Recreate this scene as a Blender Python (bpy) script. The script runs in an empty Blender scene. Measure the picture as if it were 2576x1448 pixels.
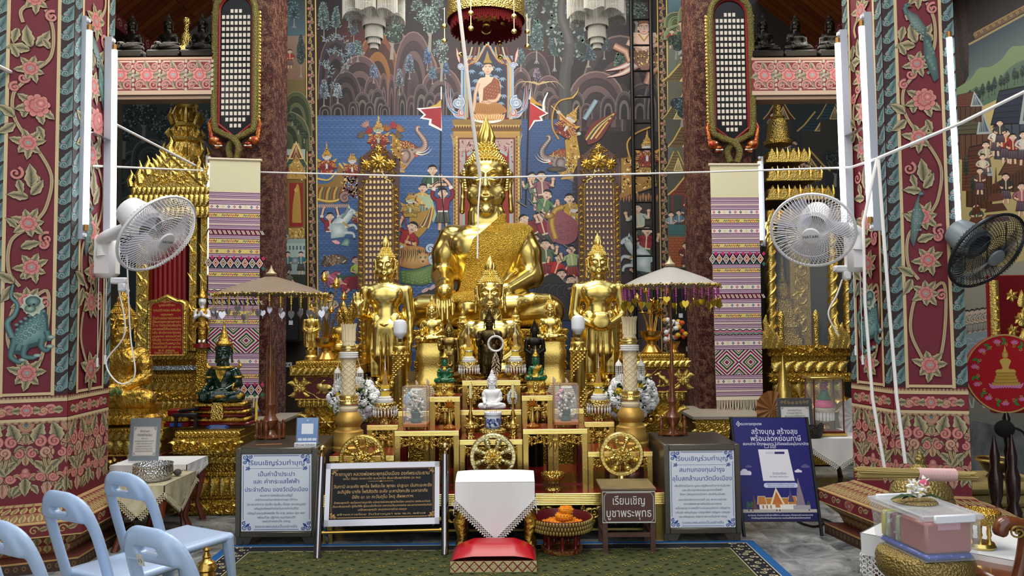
# procedural temple interior: built from the sections below
import bpy,bmesh,math,random
import numpy as np
from math import sin,cos,pi,radians,sqrt,atan2
from mathutils import Vector,Matrix,geometry
random.seed(7)
SC=bpy.context.scene
COL=SC.collection
TAU=2*pi
F=1935.0
CAM=Vector((0,0,1.70))
_p=radians(2.66);_r=0.0085
_fw=Vector((0,cos(_p),sin(_p)))
_up=Vector((0,-sin(_p),cos(_p)))
_rt=Vector((1,0,0))
RT=(_rt*cos(_r)-_up*sin(_r)).normalized()
UP=(_up*cos(_r)+_rt*sin(_r)).normalized()
def W(px,py,Y):
 d=_fw*F+RT*(px-1288)-UP*(py-724)
 return CAM+d*(Y/d.y)
def WX(px,Y,py=800):return W(px,py,Y).x
def WZ(py,Y,px=1240):return W(px,py,Y).z
def floor_at(px,py):
 d=_fw*F+RT*(px-1288)-UP*(py-724)
 return CAM+d*(-CAM.z/d.z)
def S(n,Y):return n*Y/F
cam=bpy.data.cameras.new('camera');camo=bpy.data.objects.new('camera',cam);COL.objects.link(camo)
cam.sensor_width=36;cam.sensor_fit='HORIZONTAL';cam.lens=F/2576*36
camo.matrix_world=Matrix(((RT.x,UP.x,-_fw.x,CAM.x),(RT.y,UP.y,-_fw.y,CAM.y),(RT.z,UP.z,-_fw.z,CAM.z),(0,0,0,1)))
cam.clip_end=200
SC.camera=camo
SC.view_settings.view_transform='Standard';SC.view_settings.look='None';SC.view_settings.gamma=1
SC.cycles.use_denoising=True
SC.cycles.max_bounces=6;SC.cycles.diffuse_bounces=3;SC.cycles.glossy_bounces=4
SC.cycles.transmission_bounces=6;SC.cycles.transparent_max_bounces=10
SC.cycles.caustics_reflective=False;SC.cycles.caustics_refractive=False
SC.cycles.sample_clamp_indirect=6
def lin(c):return tuple((x/12.92 if x<=.04045 else((x+.055)/1.055)**2.4)for x in c)
def hx(h):return tuple(int(h[i:i+2],16)/255 for i in(0,2,4))
def L4(h):return(*lin(hx(h)),1)
MAT={}
def mat(name,col='888888',rough=.5,metal=0,bump=None,var=None,emit=None,trans=0,ior=1.45,coat=0,alpha=1,sheen=0,kind='noise',attr=False,spec=.5):
 if name in MAT:return MAT[name]
 m=bpy.data.materials.new(name);m.use_nodes=True
 nt=m.node_tree;N=nt.nodes;Lk=nt.links
 b=N['Principled BSDF']
 b.inputs['Base Color'].default_value=L4(col)
 b.inputs['Roughness'].default_value=rough;b.inputs['Metallic'].default_value=metal
 b.inputs['IOR'].default_value=ior;b.inputs['Specular IOR Level'].default_value=spec
 if trans:b.inputs['Transmission Weight'].default_value=trans
 if coat:b.inputs['Coat Weight'].default_value=coat;b.inputs['Coat Roughness'].default_value=.08
 if alpha<1:b.inputs['Alpha'].default_value=alpha
 if sheen:b.inputs['Sheen Weight'].default_value=sheen
 if emit:b.inputs['Emission Color'].default_value=L4(emit[0]);b.inputs['Emission Strength'].default_value=emit[1]
 tc=None
 def coord():
  nonlocal tc
  if tc is None:tc=N.new('ShaderNodeNewGeometry')
  return tc.outputs['Position']
 if attr:
  a=N.new('ShaderNodeAttribute');a.attribute_name='Col'
  src=a.outputs['Color']
  if var:
   n=N.new('ShaderNodeTexNoise');n.inputs['Scale'].default_value=var[0];n.inputs['Detail'].default_value=6
   Lk.new(coord(),n.inputs['Vector'])
   r=N.new('ShaderNodeMapRange');r.inputs[1].default_value=.3;r.inputs[2].default_value=.7;r.inputs[3].default_value=var[2];r.inputs[4].default_value=var[3]
   Lk.new(n.outputs['Fac'],r.inputs[0])
   x=N.new('ShaderNodeMix');x.data_type='RGBA';x.blend_type='MIX'
   Lk.new(r.outputs[0],x.inputs[0]);Lk.new(src,x.inputs[6]);x.inputs[7].default_value=L4(var[1])
   src=x.outputs[2]
  Lk.new(src,b.inputs['Base Color'])
 elif var:
  n=N.new('ShaderNodeTexNoise');n.inputs['Scale'].default_value=var[0];n.inputs['Detail'].default_value=8;n.inputs['Roughness'].default_value=.65
  Lk.new(coord(),n.inputs['Vector'])
  r=N.new('ShaderNodeValToRGB');e=r.color_ramp.elements
  e[0].position=var[2];e[0].color=L4(col);e[1].position=var[3];e[1].color=L4(var[1])
  Lk.new(n.outputs['Fac'],r.inputs['Fac']);Lk.new(r.outputs['Color'],b.inputs['Base Color'])
 if bump:
  if kind=='voronoi':
   n=N.new('ShaderNodeTexVoronoi');n.feature='SMOOTH_F1';out=n.outputs['Distance']
   n.inputs['Smoothness'].default_value=.35
  elif kind=='wave':
   n=N.new('ShaderNodeTexWave');out=n.outputs['Fac'];n.inputs['Distortion'].default_value=9;n.inputs['Detail'].default_value=2;n.inputs['Detail Scale'].default_value=1.6
  else:
   n=N.new('ShaderNodeTexNoise');out=n.outputs['Fac']
   n.inputs['Detail'].default_value=bump[2]if len(bump)>2 else 4
  n.inputs['Scale'].default_value=bump[0]
  Lk.new(coord(),n.inputs['Vector'])
  bp=N.new('ShaderNodeBump');bp.inputs['Strength'].default_value=bump[1];bp.inputs['Distance'].default_value=.02
  Lk.new(out,bp.inputs['Height']);Lk.new(bp.outputs['Normal'],b.inputs['Normal'])
 MAT[name]=m
 return m
def gl(name,col='ffffff',alpha=.14,rough=.04,ior=1.45):
 if name in MAT:return MAT[name]
 m=mat(name,col,rough)
 m.node_tree.nodes['Principled BSDF'].inputs['Alpha'].default_value=alpha
 return m
G_POL=mat('polished_gold','e2c874',.22,1,bump=(2.5,.12,2))
G_SAT=mat('satin_gold','dec26c',.32,1,bump=(60,.12))
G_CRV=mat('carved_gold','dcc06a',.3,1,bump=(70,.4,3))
G_ORN=mat('chased_gold','d6b864',.3,1,bump=(70,.6),kind='voronoi')
G_SCR=mat('scrolled_gold','d8b856',.3,1,bump=(30,.6),kind='wave')
G_LEAF=mat('gold_leaf_squares','c9a348',.3,1,bump=(30,1.0,9),var=(22,'7a5c28',.5,.72))
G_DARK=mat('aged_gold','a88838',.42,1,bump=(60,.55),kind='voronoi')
G_PAINT=mat('gold_paint','d8b04a',.38,.85)
G_YEL=mat('yellow_gold','ecd688',.28,1,bump=(50,.08))
BRASS=mat('brass','c8a050',.25,1)
BRONZE=mat('dark_bronze','4a3c22',.35,.9,bump=(40,.2))
SILVER=mat('silver','d8d8d8',.25,1)
CHROME=mat('chrome','a6a6ac',.16,1)
STEEL=mat('brushed_steel','6c675e',.38,.85,bump=(8,.08))
RED_LAC=mat('red_lacquer','6e0d10',.28,0,coat=.4)
RED_PAINT=mat('red_paint','7c1418',.5)
PAINT=mat('painted_surface','888888',.62,attr=True)
PAINT_G=mat('painted_plaster','888888',.6,attr=True,var=(7,'3c3428',0,.12),bump=(220,.06))
PAINT_S=mat('printed_sheet','888888',.4,attr=True)
WOVEN=mat('woven_cloth','888888',.95,attr=True,bump=(900,.15))
WHITE_PL=mat('white_plastic','eeeef0',.3)
WHITE=mat('white_enamel','f2f2f2',.35)
BLACK_PL=mat('black_plastic','16161a',.4)
WOOD_D=mat('dark_turned_wood','5a2a10',.25,coat=.5,var=(9,'7c4220',.35,.65))
WOOD_R=mat('red_brown_wood','5b2414',.3,coat=.3,var=(9,'78351c',.35,.65))
WAX=mat('cream_wax','ecd9b0',.5,bump=(40,.2))
STRING=mat('white_cord','eeeae4',.9)
CLOTH_W=mat('white_cloth','eceae6',.9)
LACE=mat('white_lace','f0eee8',.9)
class MB:
 def __init__(s):s.v=[];s.f=[];s.m=[];s.T=None;s.c=None;s.n=0
 def add(s,vs,fs,mi=0):
  vs=np.asarray(vs,dtype=float).reshape(-1,3)
  if s.T is not None:
   A=np.array(s.T);vs=vs@A[:3,:3].T+A[:3,3]
  s.v.append(vs);n=s.n
  s.f.extend([tuple(i+n for i in q)for q in fs]);s.m.extend([mi]*len(fs));s.n+=len(vs)
  return s
 def box(s,c,d,ch=0,mi=0):
  x,y,z=[k/2 for k in d];cx,cy,cz=c
  if ch<=0:
   v=[(cx+a*x,cy+b*y,cz+e*z)for e in(-1,1)for b in(-1,1)for a in(-1,1)]
   return s.add(v,[(0,2,3,1),(4,5,7,6),(0,1,5,4),(2,6,7,3),(0,4,6,2),(1,3,7,5)],mi)
  ch=min(ch,x*.9,y*.9,z*.9)
  v=[]
  for sx in(-1,1):
   for sy in(-1,1):
    for sz in(-1,1):
     v+=[(cx+sx*x,cy+sy*(y-ch),cz+sz*(z-ch)),(cx+sx*(x-ch),cy+sy*y,cz+sz*(z-ch)),(cx+sx*(x-ch),cy+sy*(y-ch),cz+sz*z)]
  I=lambda a,b,e,k:((a>0)*4+(b>0)*2+(e>0))*3+k
  f=[]
  def q(l,want):
   p=[Vector(v[i])for i in l]
   n=(p[1]-p[0]).cross(p[2]-p[0])
   f.append(tuple(l)if n.dot(Vector(want))>0 else tuple(reversed(l)))
  for a in(-1,1):
   q([I(a,-1,-1,0),I(a,1,-1,0),I(a,1,1,0),I(a,-1,1,0)],(a,0,0))
   q([I(-1,a,-1,1),I(1,a,-1,1),I(1,a,1,1),I(-1,a,1,1)],(0,a,0))
   q([I(-1,-1,a,2),I(1,-1,a,2),I(1,1,a,2),I(-1,1,a,2)],(0,0,a))
   for b in(-1,1):
    q([I(a,b,-1,0),I(a,b,1,0),I(a,b,1,1),I(a,b,-1,1)],(a,b,0))
    q([I(a,-1,b,0),I(a,1,b,0),I(a,1,b,2),I(a,-1,b,2)],(a,0,b))
    q([I(-1,a,b,1),I(1,a,b,1),I(1,a,b,2),I(-1,a,b,2)],(0,a,b))
    for e in(-1,1):q([I(a,b,e,0),I(a,b,e,1),I(a,b,e,2)],(a,b,e))
  return s.add(v,f,mi)
 def b6(s,x0,x1,y0,y1,z0,z1,ch=0,mi=0):
  return s.box(((x0+x1)/2,(y0+y1)/2,(z0+z1)/2),(abs(x1-x0),abs(y1-y0),abs(z1-z0)),ch,mi)
 def lathe(s,prof,n=24,c=(0,0,0),cap=True,mi=0,sx=1,sy=1,sq=0,rz=0):
  v=[];f=[]
  for(r,z)in prof:
   for k in range(n):
    a=TAU*k/n+rz
    q=1
    if sq:q=(abs(cos(a))**sq+abs(sin(a))**sq)**(-1/sq)
    v.append((c[0]+r*q*cos(a)*sx,c[1]+r*q*sin(a)*sy,c[2]+z))
  for j in range(len(prof)-1):
   for k in range(n):
    k2=(k+1)%n
    f.append((j*n+k,j*n+k2,(j+1)*n+k2,(j+1)*n+k))
  if cap:
   if prof[0][0]>1e-6:f.append(tuple(range(n-1,-1,-1)))
   if prof[-1][0]>1e-6:f.append(tuple((len(prof)-1)*n+k for k in range(n)))
  return s.add(v,f,mi)
 def cyl(s,a,b,r,r2=None,n=12,mi=0):return s.tube([a,b],[r,r if r2 is None else r2],n,mi=mi)
 def tube(s,pts,r,n=8,closed=False,mi=0,cap=True,flat=1):
  P=[Vector(p)for p in pts];m=len(P)
  R=r if isinstance(r,(list,tuple))else[r]*m
  v=[];f=[];prev=None
  for i in range(m):
   if closed:t=P[(i+1)%m]-P[i-1]
   else:t=P[min(i+1,m-1)]-P[max(i-1,0)]
   if t.length<1e-9:t=Vector((0,0,1))
   t.normalize()
   if prev is None:
    u=t.orthogonal().normalized()if abs(t.z)>.9 or True else None
    if abs(t.z)<.95:u=t.cross(Vector((0,0,1))).normalized()
   else:
    u=prev-t*prev.dot(t)
    if u.length<1e-6:u=t.orthogonal()
    u.normalize()
   prev=u;w=t.cross(u)
   for k in range(n):
    a=TAU*k/n
    v.append(P[i]+u*(cos(a)*R[i])+w*(sin(a)*R[i]*flat))
  for i in range(m if closed else m-1):
   j=(i+1)%m
   for k in range(n):
    k2=(k+1)%n
    f.append((i*n+k,i*n+k2,j*n+k2,j*n+k))
  if cap and not closed:
   f.append(tuple(range(n-1,-1,-1)));f.append(tuple((m-1)*n+k for k in range(n)))
  return s.add([tuple(q)for q in v],f,mi)
 def ell(s,c,r,nu=14,nv=9,mi=0,rot=None):
  if not isinstance(r,(tuple,list)):r=(r,r,r)
  v=[(0,0,-1)];f=[]
  for j in range(1,nv):
   t=-pi/2+pi*j/nv
   for k in range(nu):a=TAU*k/nu;v.append((cos(t)*cos(a),cos(t)*sin(a),sin(t)))
  v.append((0,0,1))
  for k in range(nu):f.append((0,1+(k+1)%nu,1+k))
  for j in range(nv-2):
   for k in range(nu):
    k2=(k+1)%nu;a=1+j*nu;b=a+nu
    f.append((a+k,a+k2,b+k2,b+k))
  a=1+(nv-2)*nu;e=len(v)-1
  for k in range(nu):f.append((a+k,a+(k+1)%nu,e))
  v=np.array(v)*np.array(r)
  if rot is not None:v=v@np.array(rot.to_3x3()).T
  return s.add(v+np.array(c),f,mi)
 def torus(s,c,R,r,axis='z',nu=32,nv=8,mi=0,arc=None):
  pts=[]
  a0,a1=arc or(0,TAU)
  m=nu if arc is None else nu+1
  for k in range(m):
   a=a0+(a1-a0)*k/nu
   x,y=R*cos(a),R*sin(a)
   p={'z':(x,y,0),'y':(x,0,y),'x':(0,x,y)}[axis]
   pts.append((c[0]+p[0],c[1]+p[1],c[2]+p[2]))
  return s.tube(pts,r,nv,closed=arc is None,mi=mi)
 def prism(s,poly,y0,y1,mi=0,plane='xz',bev=0):
  if sum(poly[i-1][0]*poly[i][1]-poly[i][0]*poly[i-1][1]for i in range(len(poly)))<0:poly=poly[::-1]
  n=len(poly)
  def P(u,w,t):return(u,t,w)if plane=='xz' else((u,w,t)if plane=='xy' else(t,u,w))
  v=[P(u,w,y0)for u,w in poly]+[P(u,w,y1)for u,w in poly]
  f=[tuple(range(n)),tuple(range(2*n-1,n-1,-1))]
  f+=[(i,i+n,(i+1)%n+n,(i+1)%n)for i in range(n)]
  if plane=='xy':f=[tuple(reversed(q))for q in f]
  return s.add(v,f,mi)
 def grid(s,fn,nu,nv,mi=0,closeu=False):
  v=[fn(i/nu,j/nv)for j in range(nv+1)for i in range(nu+1)]
  f=[(j*(nu+1)+i,j*(nu+1)+i+1,(j+1)*(nu+1)+i+1,(j+1)*(nu+1)+i)for j in range(nv)for i in range(nu)]
  return s.add(v,f,mi)
 def build(s,name,mats,parent=None,ang=40,loc=None,fix=False):
  if not isinstance(mats,(list,tuple)):mats=[mats]
  me=bpy.data.meshes.new(name)
  V=np.concatenate(s.v)if s.v else np.zeros((0,3))
  me.from_pydata(V.tolist(),[],s.f)
  for m in mats:me.materials.append(m)
  if len(mats)>1:me.polygons.foreach_set('material_index',s.m)
  if fix:
   bm=bmesh.new();bm.from_mesh(me);bmesh.ops.recalc_face_normals(bm,faces=bm.faces);bm.to_mesh(me);bm.free()
  if ang is not None:
   me.polygons.foreach_set('use_smooth',[True]*len(me.polygons))
   if ang<180:me.set_sharp_from_angle(angle=radians(ang))
  me.update()
  o=bpy.data.objects.new(name,me);COL.objects.link(o)
  if parent is not None:o.parent=parent
  if loc is not None:o.location=loc
  return o
def tag(o,label,cat,group=None,kind=None):
 if label:o['label']=label
 if cat:o['category']=cat
 if group:o['group']=group
 if kind:o['kind']=kind
 return o
def thing(name,label,cat,loc=(0,0,0),rz=0,group=None):
 o=bpy.data.objects.new(name,None);COL.objects.link(o);o.empty_display_size=.05
 o.location=loc;o.rotation_euler=(0,0,rz)
 return tag(o,label,cat,group)
def struct(o):o['kind']='structure';return o
def dup(root,loc,label=None,rz=None,scale=None,group=None):
 r=root.copy();COL.objects.link(r);r.location=loc
 if rz is not None:r.rotation_euler=(0,0,rz)
 if scale is not None:r.scale=scale if isinstance(scale,(tuple,list))else(scale,)*3
 if label:r['label']=label
 if group:r['group']=group
 for ch in list(root.children):
  c=ch.copy();COL.objects.link(c);c.parent=r
  for g in list(ch.children):
   d=g.copy();COL.objects.link(d);d.parent=c
 return r
_font=None
def glyphs(txt,bold=0.0):
 cu=bpy.data.curves.new('lettering','FONT');cu.body=txt;cu.size=1;cu.resolution_u=3;cu.fill_mode='NONE'
 cu.offset=bold
 ob=bpy.data.objects.new('lettering',cu);COL.objects.link(ob)
 me=bpy.data.meshes.new_from_object(ob.evaluated_get(bpy.context.evaluated_depsgraph_get()))
 V=np.array([v.co[:2]for v in me.vertices]);E=[tuple(e.vertices)for e in me.edges]
 bpy.data.objects.remove(ob);bpy.data.curves.remove(cu);bpy.data.meshes.remove(me)
 if len(V)==0:return np.zeros((0,2)),[]
 r=geometry.delaunay_2d_cdt([Vector(p)for p in V],E,[],0,1e-5)
 P=np.array([tuple(p)for p in r[0]]);T=np.array(r[2])
 c=P[T].mean(axis=1)
 A=V[[e[0]for e in E]];B=V[[e[1]for e in E]]
 wn=np.zeros(len(c),int)
 for k in range(0,len(c),400):
  cc=c[k:k+400]
  ax,ay,bx,by=A[:,0][None],A[:,1][None],B[:,0][None],B[:,1][None]
  x=cc[:,0][:,None];y=cc[:,1][:,None]
  isl=(bx-ax)*(y-ay)-(x-ax)*(by-ay)
  wn[k:k+400]=((ay<=y)&(by>y)&(isl>0)).sum(1)-((ay>y)&(by<=y)&(isl<0)).sum(1)
 return P,T[wn!=0].tolist()
def text_lines(lines,fr,off=.0006):
 m=MB()
 for ln in lines:
  t,cx,by,wd,h=ln[:5];bold=ln[5]if len(ln)>5 else 0
  P,T=glyphs(t,bold)
  if len(P)==0:continue
  x0,x1=P[:,0].min(),P[:,0].max()
  sx=(wd/(x1-x0))if wd else h
  v=[fr(cx+(p[0]-(x0+x1)/2)*sx,by+p[1]*h,off)for p in P]
  m.add(v,T)
 return m
def mixc(a,b,t):return tuple(a[i]*(1-t)+b[i]*t for i in range(3))
def C3(c):return hx(c)if isinstance(c,str)else c
class Art(MB):
 def __init__(s,fr=None,step=5e-6):
  super().__init__();s.fr=fr;s.o=2e-4;s.step=step;s.cur=(1,1,1);s.cc=[];s.X=None;s.clamp=None
 def add(s,vs,fs,mi=0,cols=None):
  n0=s.n;super().add(vs,fs,mi);k=s.n-n0
  if cols is None:cols=[s.cur]*k
  s.cc.extend(lin(c)for c in cols);return s
 def colour(s,c):s.cur=C3(c);return s
 def xf(s,u,v):
  if s.X is None:return u,v
  ox,oy,sx,sy,a=s.X
  u,v=u*sx,v*sy
  if a:u,v=u*cos(a)-v*sin(a),u*sin(a)+v*cos(a)
  return ox+u,oy+v
 def P(s,u,v):
  u,v=s.xf(u,v)
  if s.clamp:u=min(max(u,s.clamp[0]),s.clamp[1])
  return s.fr(u,v,s.o)
 def raw(s,pts,faces,cols):
  s.add([s.P(*p)for p in pts],faces,0,cols);s.o+=s.step
 def poly(s,pts,c):
  c=[C3(k)for k in c]if isinstance(c,list)else[C3(c)]*len(pts)
  s.raw(pts,[tuple(range(len(pts)))],c)
 def rect(s,u0,v0,u1,v1,c,c2=None):
  a=C3(c);b=C3(c2 or c)
  s.raw([(u0,v0),(u1,v0),(u1,v1),(u0,v1)],[(0,1,2,3)],[a,a,b,b])
 def fan(s,c,ring,cc,rc):
  n=len(ring);rc=rc if isinstance(rc,list)else[C3(rc)]*n
  s.raw([c]+list(ring),[(0,1+i,1+(i+1)%n)for i in range(n)],[C3(cc)]+[C3(k)for k in rc])
 def ell(s,c,rx,ry,col,edge=None,rot=0,n=16,a0=0,a1=TAU):
  r=[]
  for k in range(n+(0 if a1-a0>6.2 else 1)):
   a=a0+(a1-a0)*k/n;x,y=rx*cos(a),ry*sin(a)
   r.append((c[0]+x*cos(rot)-y*sin(rot),c[1]+x*sin(rot)+y*cos(rot)))
  if edge is None:s.poly(r,col)
  else:s.fan(c,r,col,edge)
 def disc3(s,*a,**k):MB.ell(s,*a,**k)
 def line(s,pts,w,c,c2=None,taper=False,closed=False,edge=None,pw=None):
  m=len(pts)
  if m<2:return
  P=[];cols=[];c=C3(c);c2=C3(c2)if c2 else c
  for i,(x,y)in enumerate(pts):
   if closed:a,b=pts[i-1],pts[(i+1)%m]
   else:a,b=pts[max(i-1,0)],pts[min(i+1,m-1)]
   dx,dy=b[0]-a[0],b[1]-a[1];l=math.hypot(dx,dy)or 1;nx,ny=-dy/l,dx/l
   t=i/(m-1);k=w/2
   if pw:k*=pw(t)
   elif taper==2:k*=max(.05,sin(pi*min(max(t,.03),.97)))
   elif taper:k*=1-t*.95
   col=mixc(c,c2,t)
   if edge:P+=[(x+nx*k,y+ny*k),(x,y),(x-nx*k,y-ny*k)];cols+=[C3(edge),col,C3(edge)]
   else:P+=[(x+nx*k,y+ny*k),(x-nx*k,y-ny*k)];cols+=[col,col]
  q=3 if edge else 2;f=[]
  for i in range(m if closed else m-1):
   j=(i+1)%m
   for z in range(q-1):f.append((i*q+z,i*q+z+1,j*q+z+1,j*q+z))
  s.raw(P,f,cols)
 def build(s,name,mats,parent=None,ang=None,loc=None,fix=False):
  o=MB.build(s,name,mats,parent,ang,loc,fix)
  a=o.data.color_attributes.new('Col','FLOAT_COLOR','POINT')
  a.data.foreach_set('color',np.concatenate([np.array(s.cc),np.ones((len(s.cc),1))],axis=1).astype(np.float32).ravel())
  return o
 def leaf(s,p,ang,ln,wd,c='c9b78a',dark='6f6a4e',ink='2e2418',lobes=4,bend=0,ser=.3,vein=True):
  nS=lobes*4;sp=[];L_=[];R_=[]
  a=ang;x,y=p;d=ln/nS
  for i in range(nS+1):
   t=i/nS;sp.append((x,y));nx,ny=-sin(a),cos(a)
   env=(sin(pi*min(1,t**.75))if t<1 else 0)*wd/2
   k=1-ser*((t*lobes)%1)if 0<t<1 else 1
   e=env*k
   L_.append((x+nx*e-cos(a)*e*.25*0,y+ny*e));R_.append((x-nx*e,y-ny*e))
   x+=cos(a)*d;y+=sin(a)*d;a+=bend/nS
  out=L_+R_[::-1]
  cx=sum(q[0]for q in out)/len(out);cy=sum(q[1]for q in out)/len(out)
  s.poly([(q[0]+(q[0]-cx)*.07,q[1]+(q[1]-cy)*.07)for q in out],ink)
  P=[];cols=[];n=nS+1
  for i in range(n):P+=[L_[i],sp[i],R_[i]];cols+=[C3(c),C3(dark),C3(c)]
  f=[]
  for i in range(n-1):
   f+=[(3*i,3*i+1,3*i+4,3*i+3),(3*i+1,3*i+2,3*i+5,3*i+4)]
  s.raw(P,f,cols)
  if vein:
   s.line(sp[:-2],wd*.045,ink,taper=True)
   for i in range(3,nS-2,4):
    for E in(L_,R_):
     j=min(i+2,nS);q=E[j];b=sp[i-1]
     s.line([b,(b[0]*.3+q[0]*.7,b[1]*.3+q[1]*.7)],wd*.03,ink,taper=True)
 def rose(s,c,r,pet='d98d84',deep='8e2a34',core='6f8f8a',n=8,rot=0,ink='5a1420'):
  x,y=c
  def ring(R,n,amp,rot):
   q=[]
   for k in range(n*5):
    a=TAU*k/(n*5)+rot;q.append((x+R*(1-amp+amp*abs(sin(n*(a-rot)/2))**.6)*cos(a),y+R*(1-amp+amp*abs(sin(n*(a-rot)/2))**.6)*sin(a)))
   return q
  s.poly(ring(r*1.05,n,.2,rot),ink)
  s.fan(c,ring(r,n,.2,rot),deep,pet)
  for k in range(n):
   a=TAU*(k)/n+rot
   s.line([(x+r*.5*cos(a),y+r*.5*sin(a)),(x+r*.86*cos(a),y+r*.86*sin(a))],r*.035,deep)
  s.poly(ring(r*.62,6,.16,rot+.4),ink)
  s.fan(c,ring(r*.58,6,.16,rot+.4),pet,mixc(C3(pet),C3(deep),.35))
  s.fan(c,ring(r*.28,4,.45,rot),mixc(C3(core),(1,1,1),.3),core)
 def flower(s,c,r,rot=0,leafc='c9b78a',leafd='5f6048',nl=7,**k):
  for i in range(nl):
   a=rot+TAU*i/nl+.2*sin(i*5.1)
   s.leaf((c[0]+r*.3*cos(a),c[1]+r*.3*sin(a)),a,r*(1.5+.22*sin(i*2.7+rot)),r*.95,leafc,leafd,lobes=3,bend=.35*sin(i*3.3))
  s.rose(c,r*.9,rot=rot,**k)
 def spiral(s,c,R,a0,turns,w,col,edge,flip=1,n=26,ink='2e1410',inner=.12):
  p=[]
  for i in range(n+1):
   t=i/n;a=a0+flip*turns*TAU*t;r=R*(1-t)**.85+R*inner*t
   p.append((c[0]+r*cos(a),c[1]+r*sin(a)))
  s.line(p,w*1.25,ink,pw=lambda t:1-.5*t)
  s.line(p,w,col,edge=edge,pw=lambda t:1-.55*t)
  s.ell(p[-1],w*.55,w*.55,col,edge,n=10)
 def vine(s,pts,w,col='d9c29a',edge='9a7a56',ink='3a1814'):
  pts=smooth2(pts)
  s.line(pts,w*1.3,ink);s.line(pts,w,col,edge=edge);s.line(pts,w*.12,ink)
def smooth2(p,k=6):
 q=[p[0]]+list(p)+[p[-1]];r=[]
 d=len(p[0])
 for i in range(1,len(q)-2):
  for j in range(k):
   t=j/k
   r.append(tuple(.5*((2*q[i][m])+(-q[i-1][m]+q[i+1][m])*t+(2*q[i-1][m]-5*q[i][m]+4*q[i+1][m]-q[i+2][m])*t*t+(-q[i-1][m]+3*q[i][m]-3*q[i+1][m]+q[i+2][m])*t**3)for m in range(d)))
 r.append(tuple(p[-1]));return r
def qframe(bl,br,tl,tr,w=1,h=1):
 bl,br,tl,tr=[Vector(q)for q in(bl,br,tl,tr)]
 n=(br-bl).cross(tl-bl).normalized()
 def fr(u,v,o):
  a=u/w;b=v/h
  return tuple((bl*(1-a)+br*a)*(1-b)+(tl*(1-a)+tr*a)*b+n*o)
 return fr
def plane(o,ux=(1,0,0),uy=(0,0,1)):
 o,ux,uy=Vector(o),Vector(ux),Vector(uy);n=ux.cross(uy).normalized()
 return lambda u,v,d:tuple(o+ux*u+uy*v+n*d)
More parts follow.
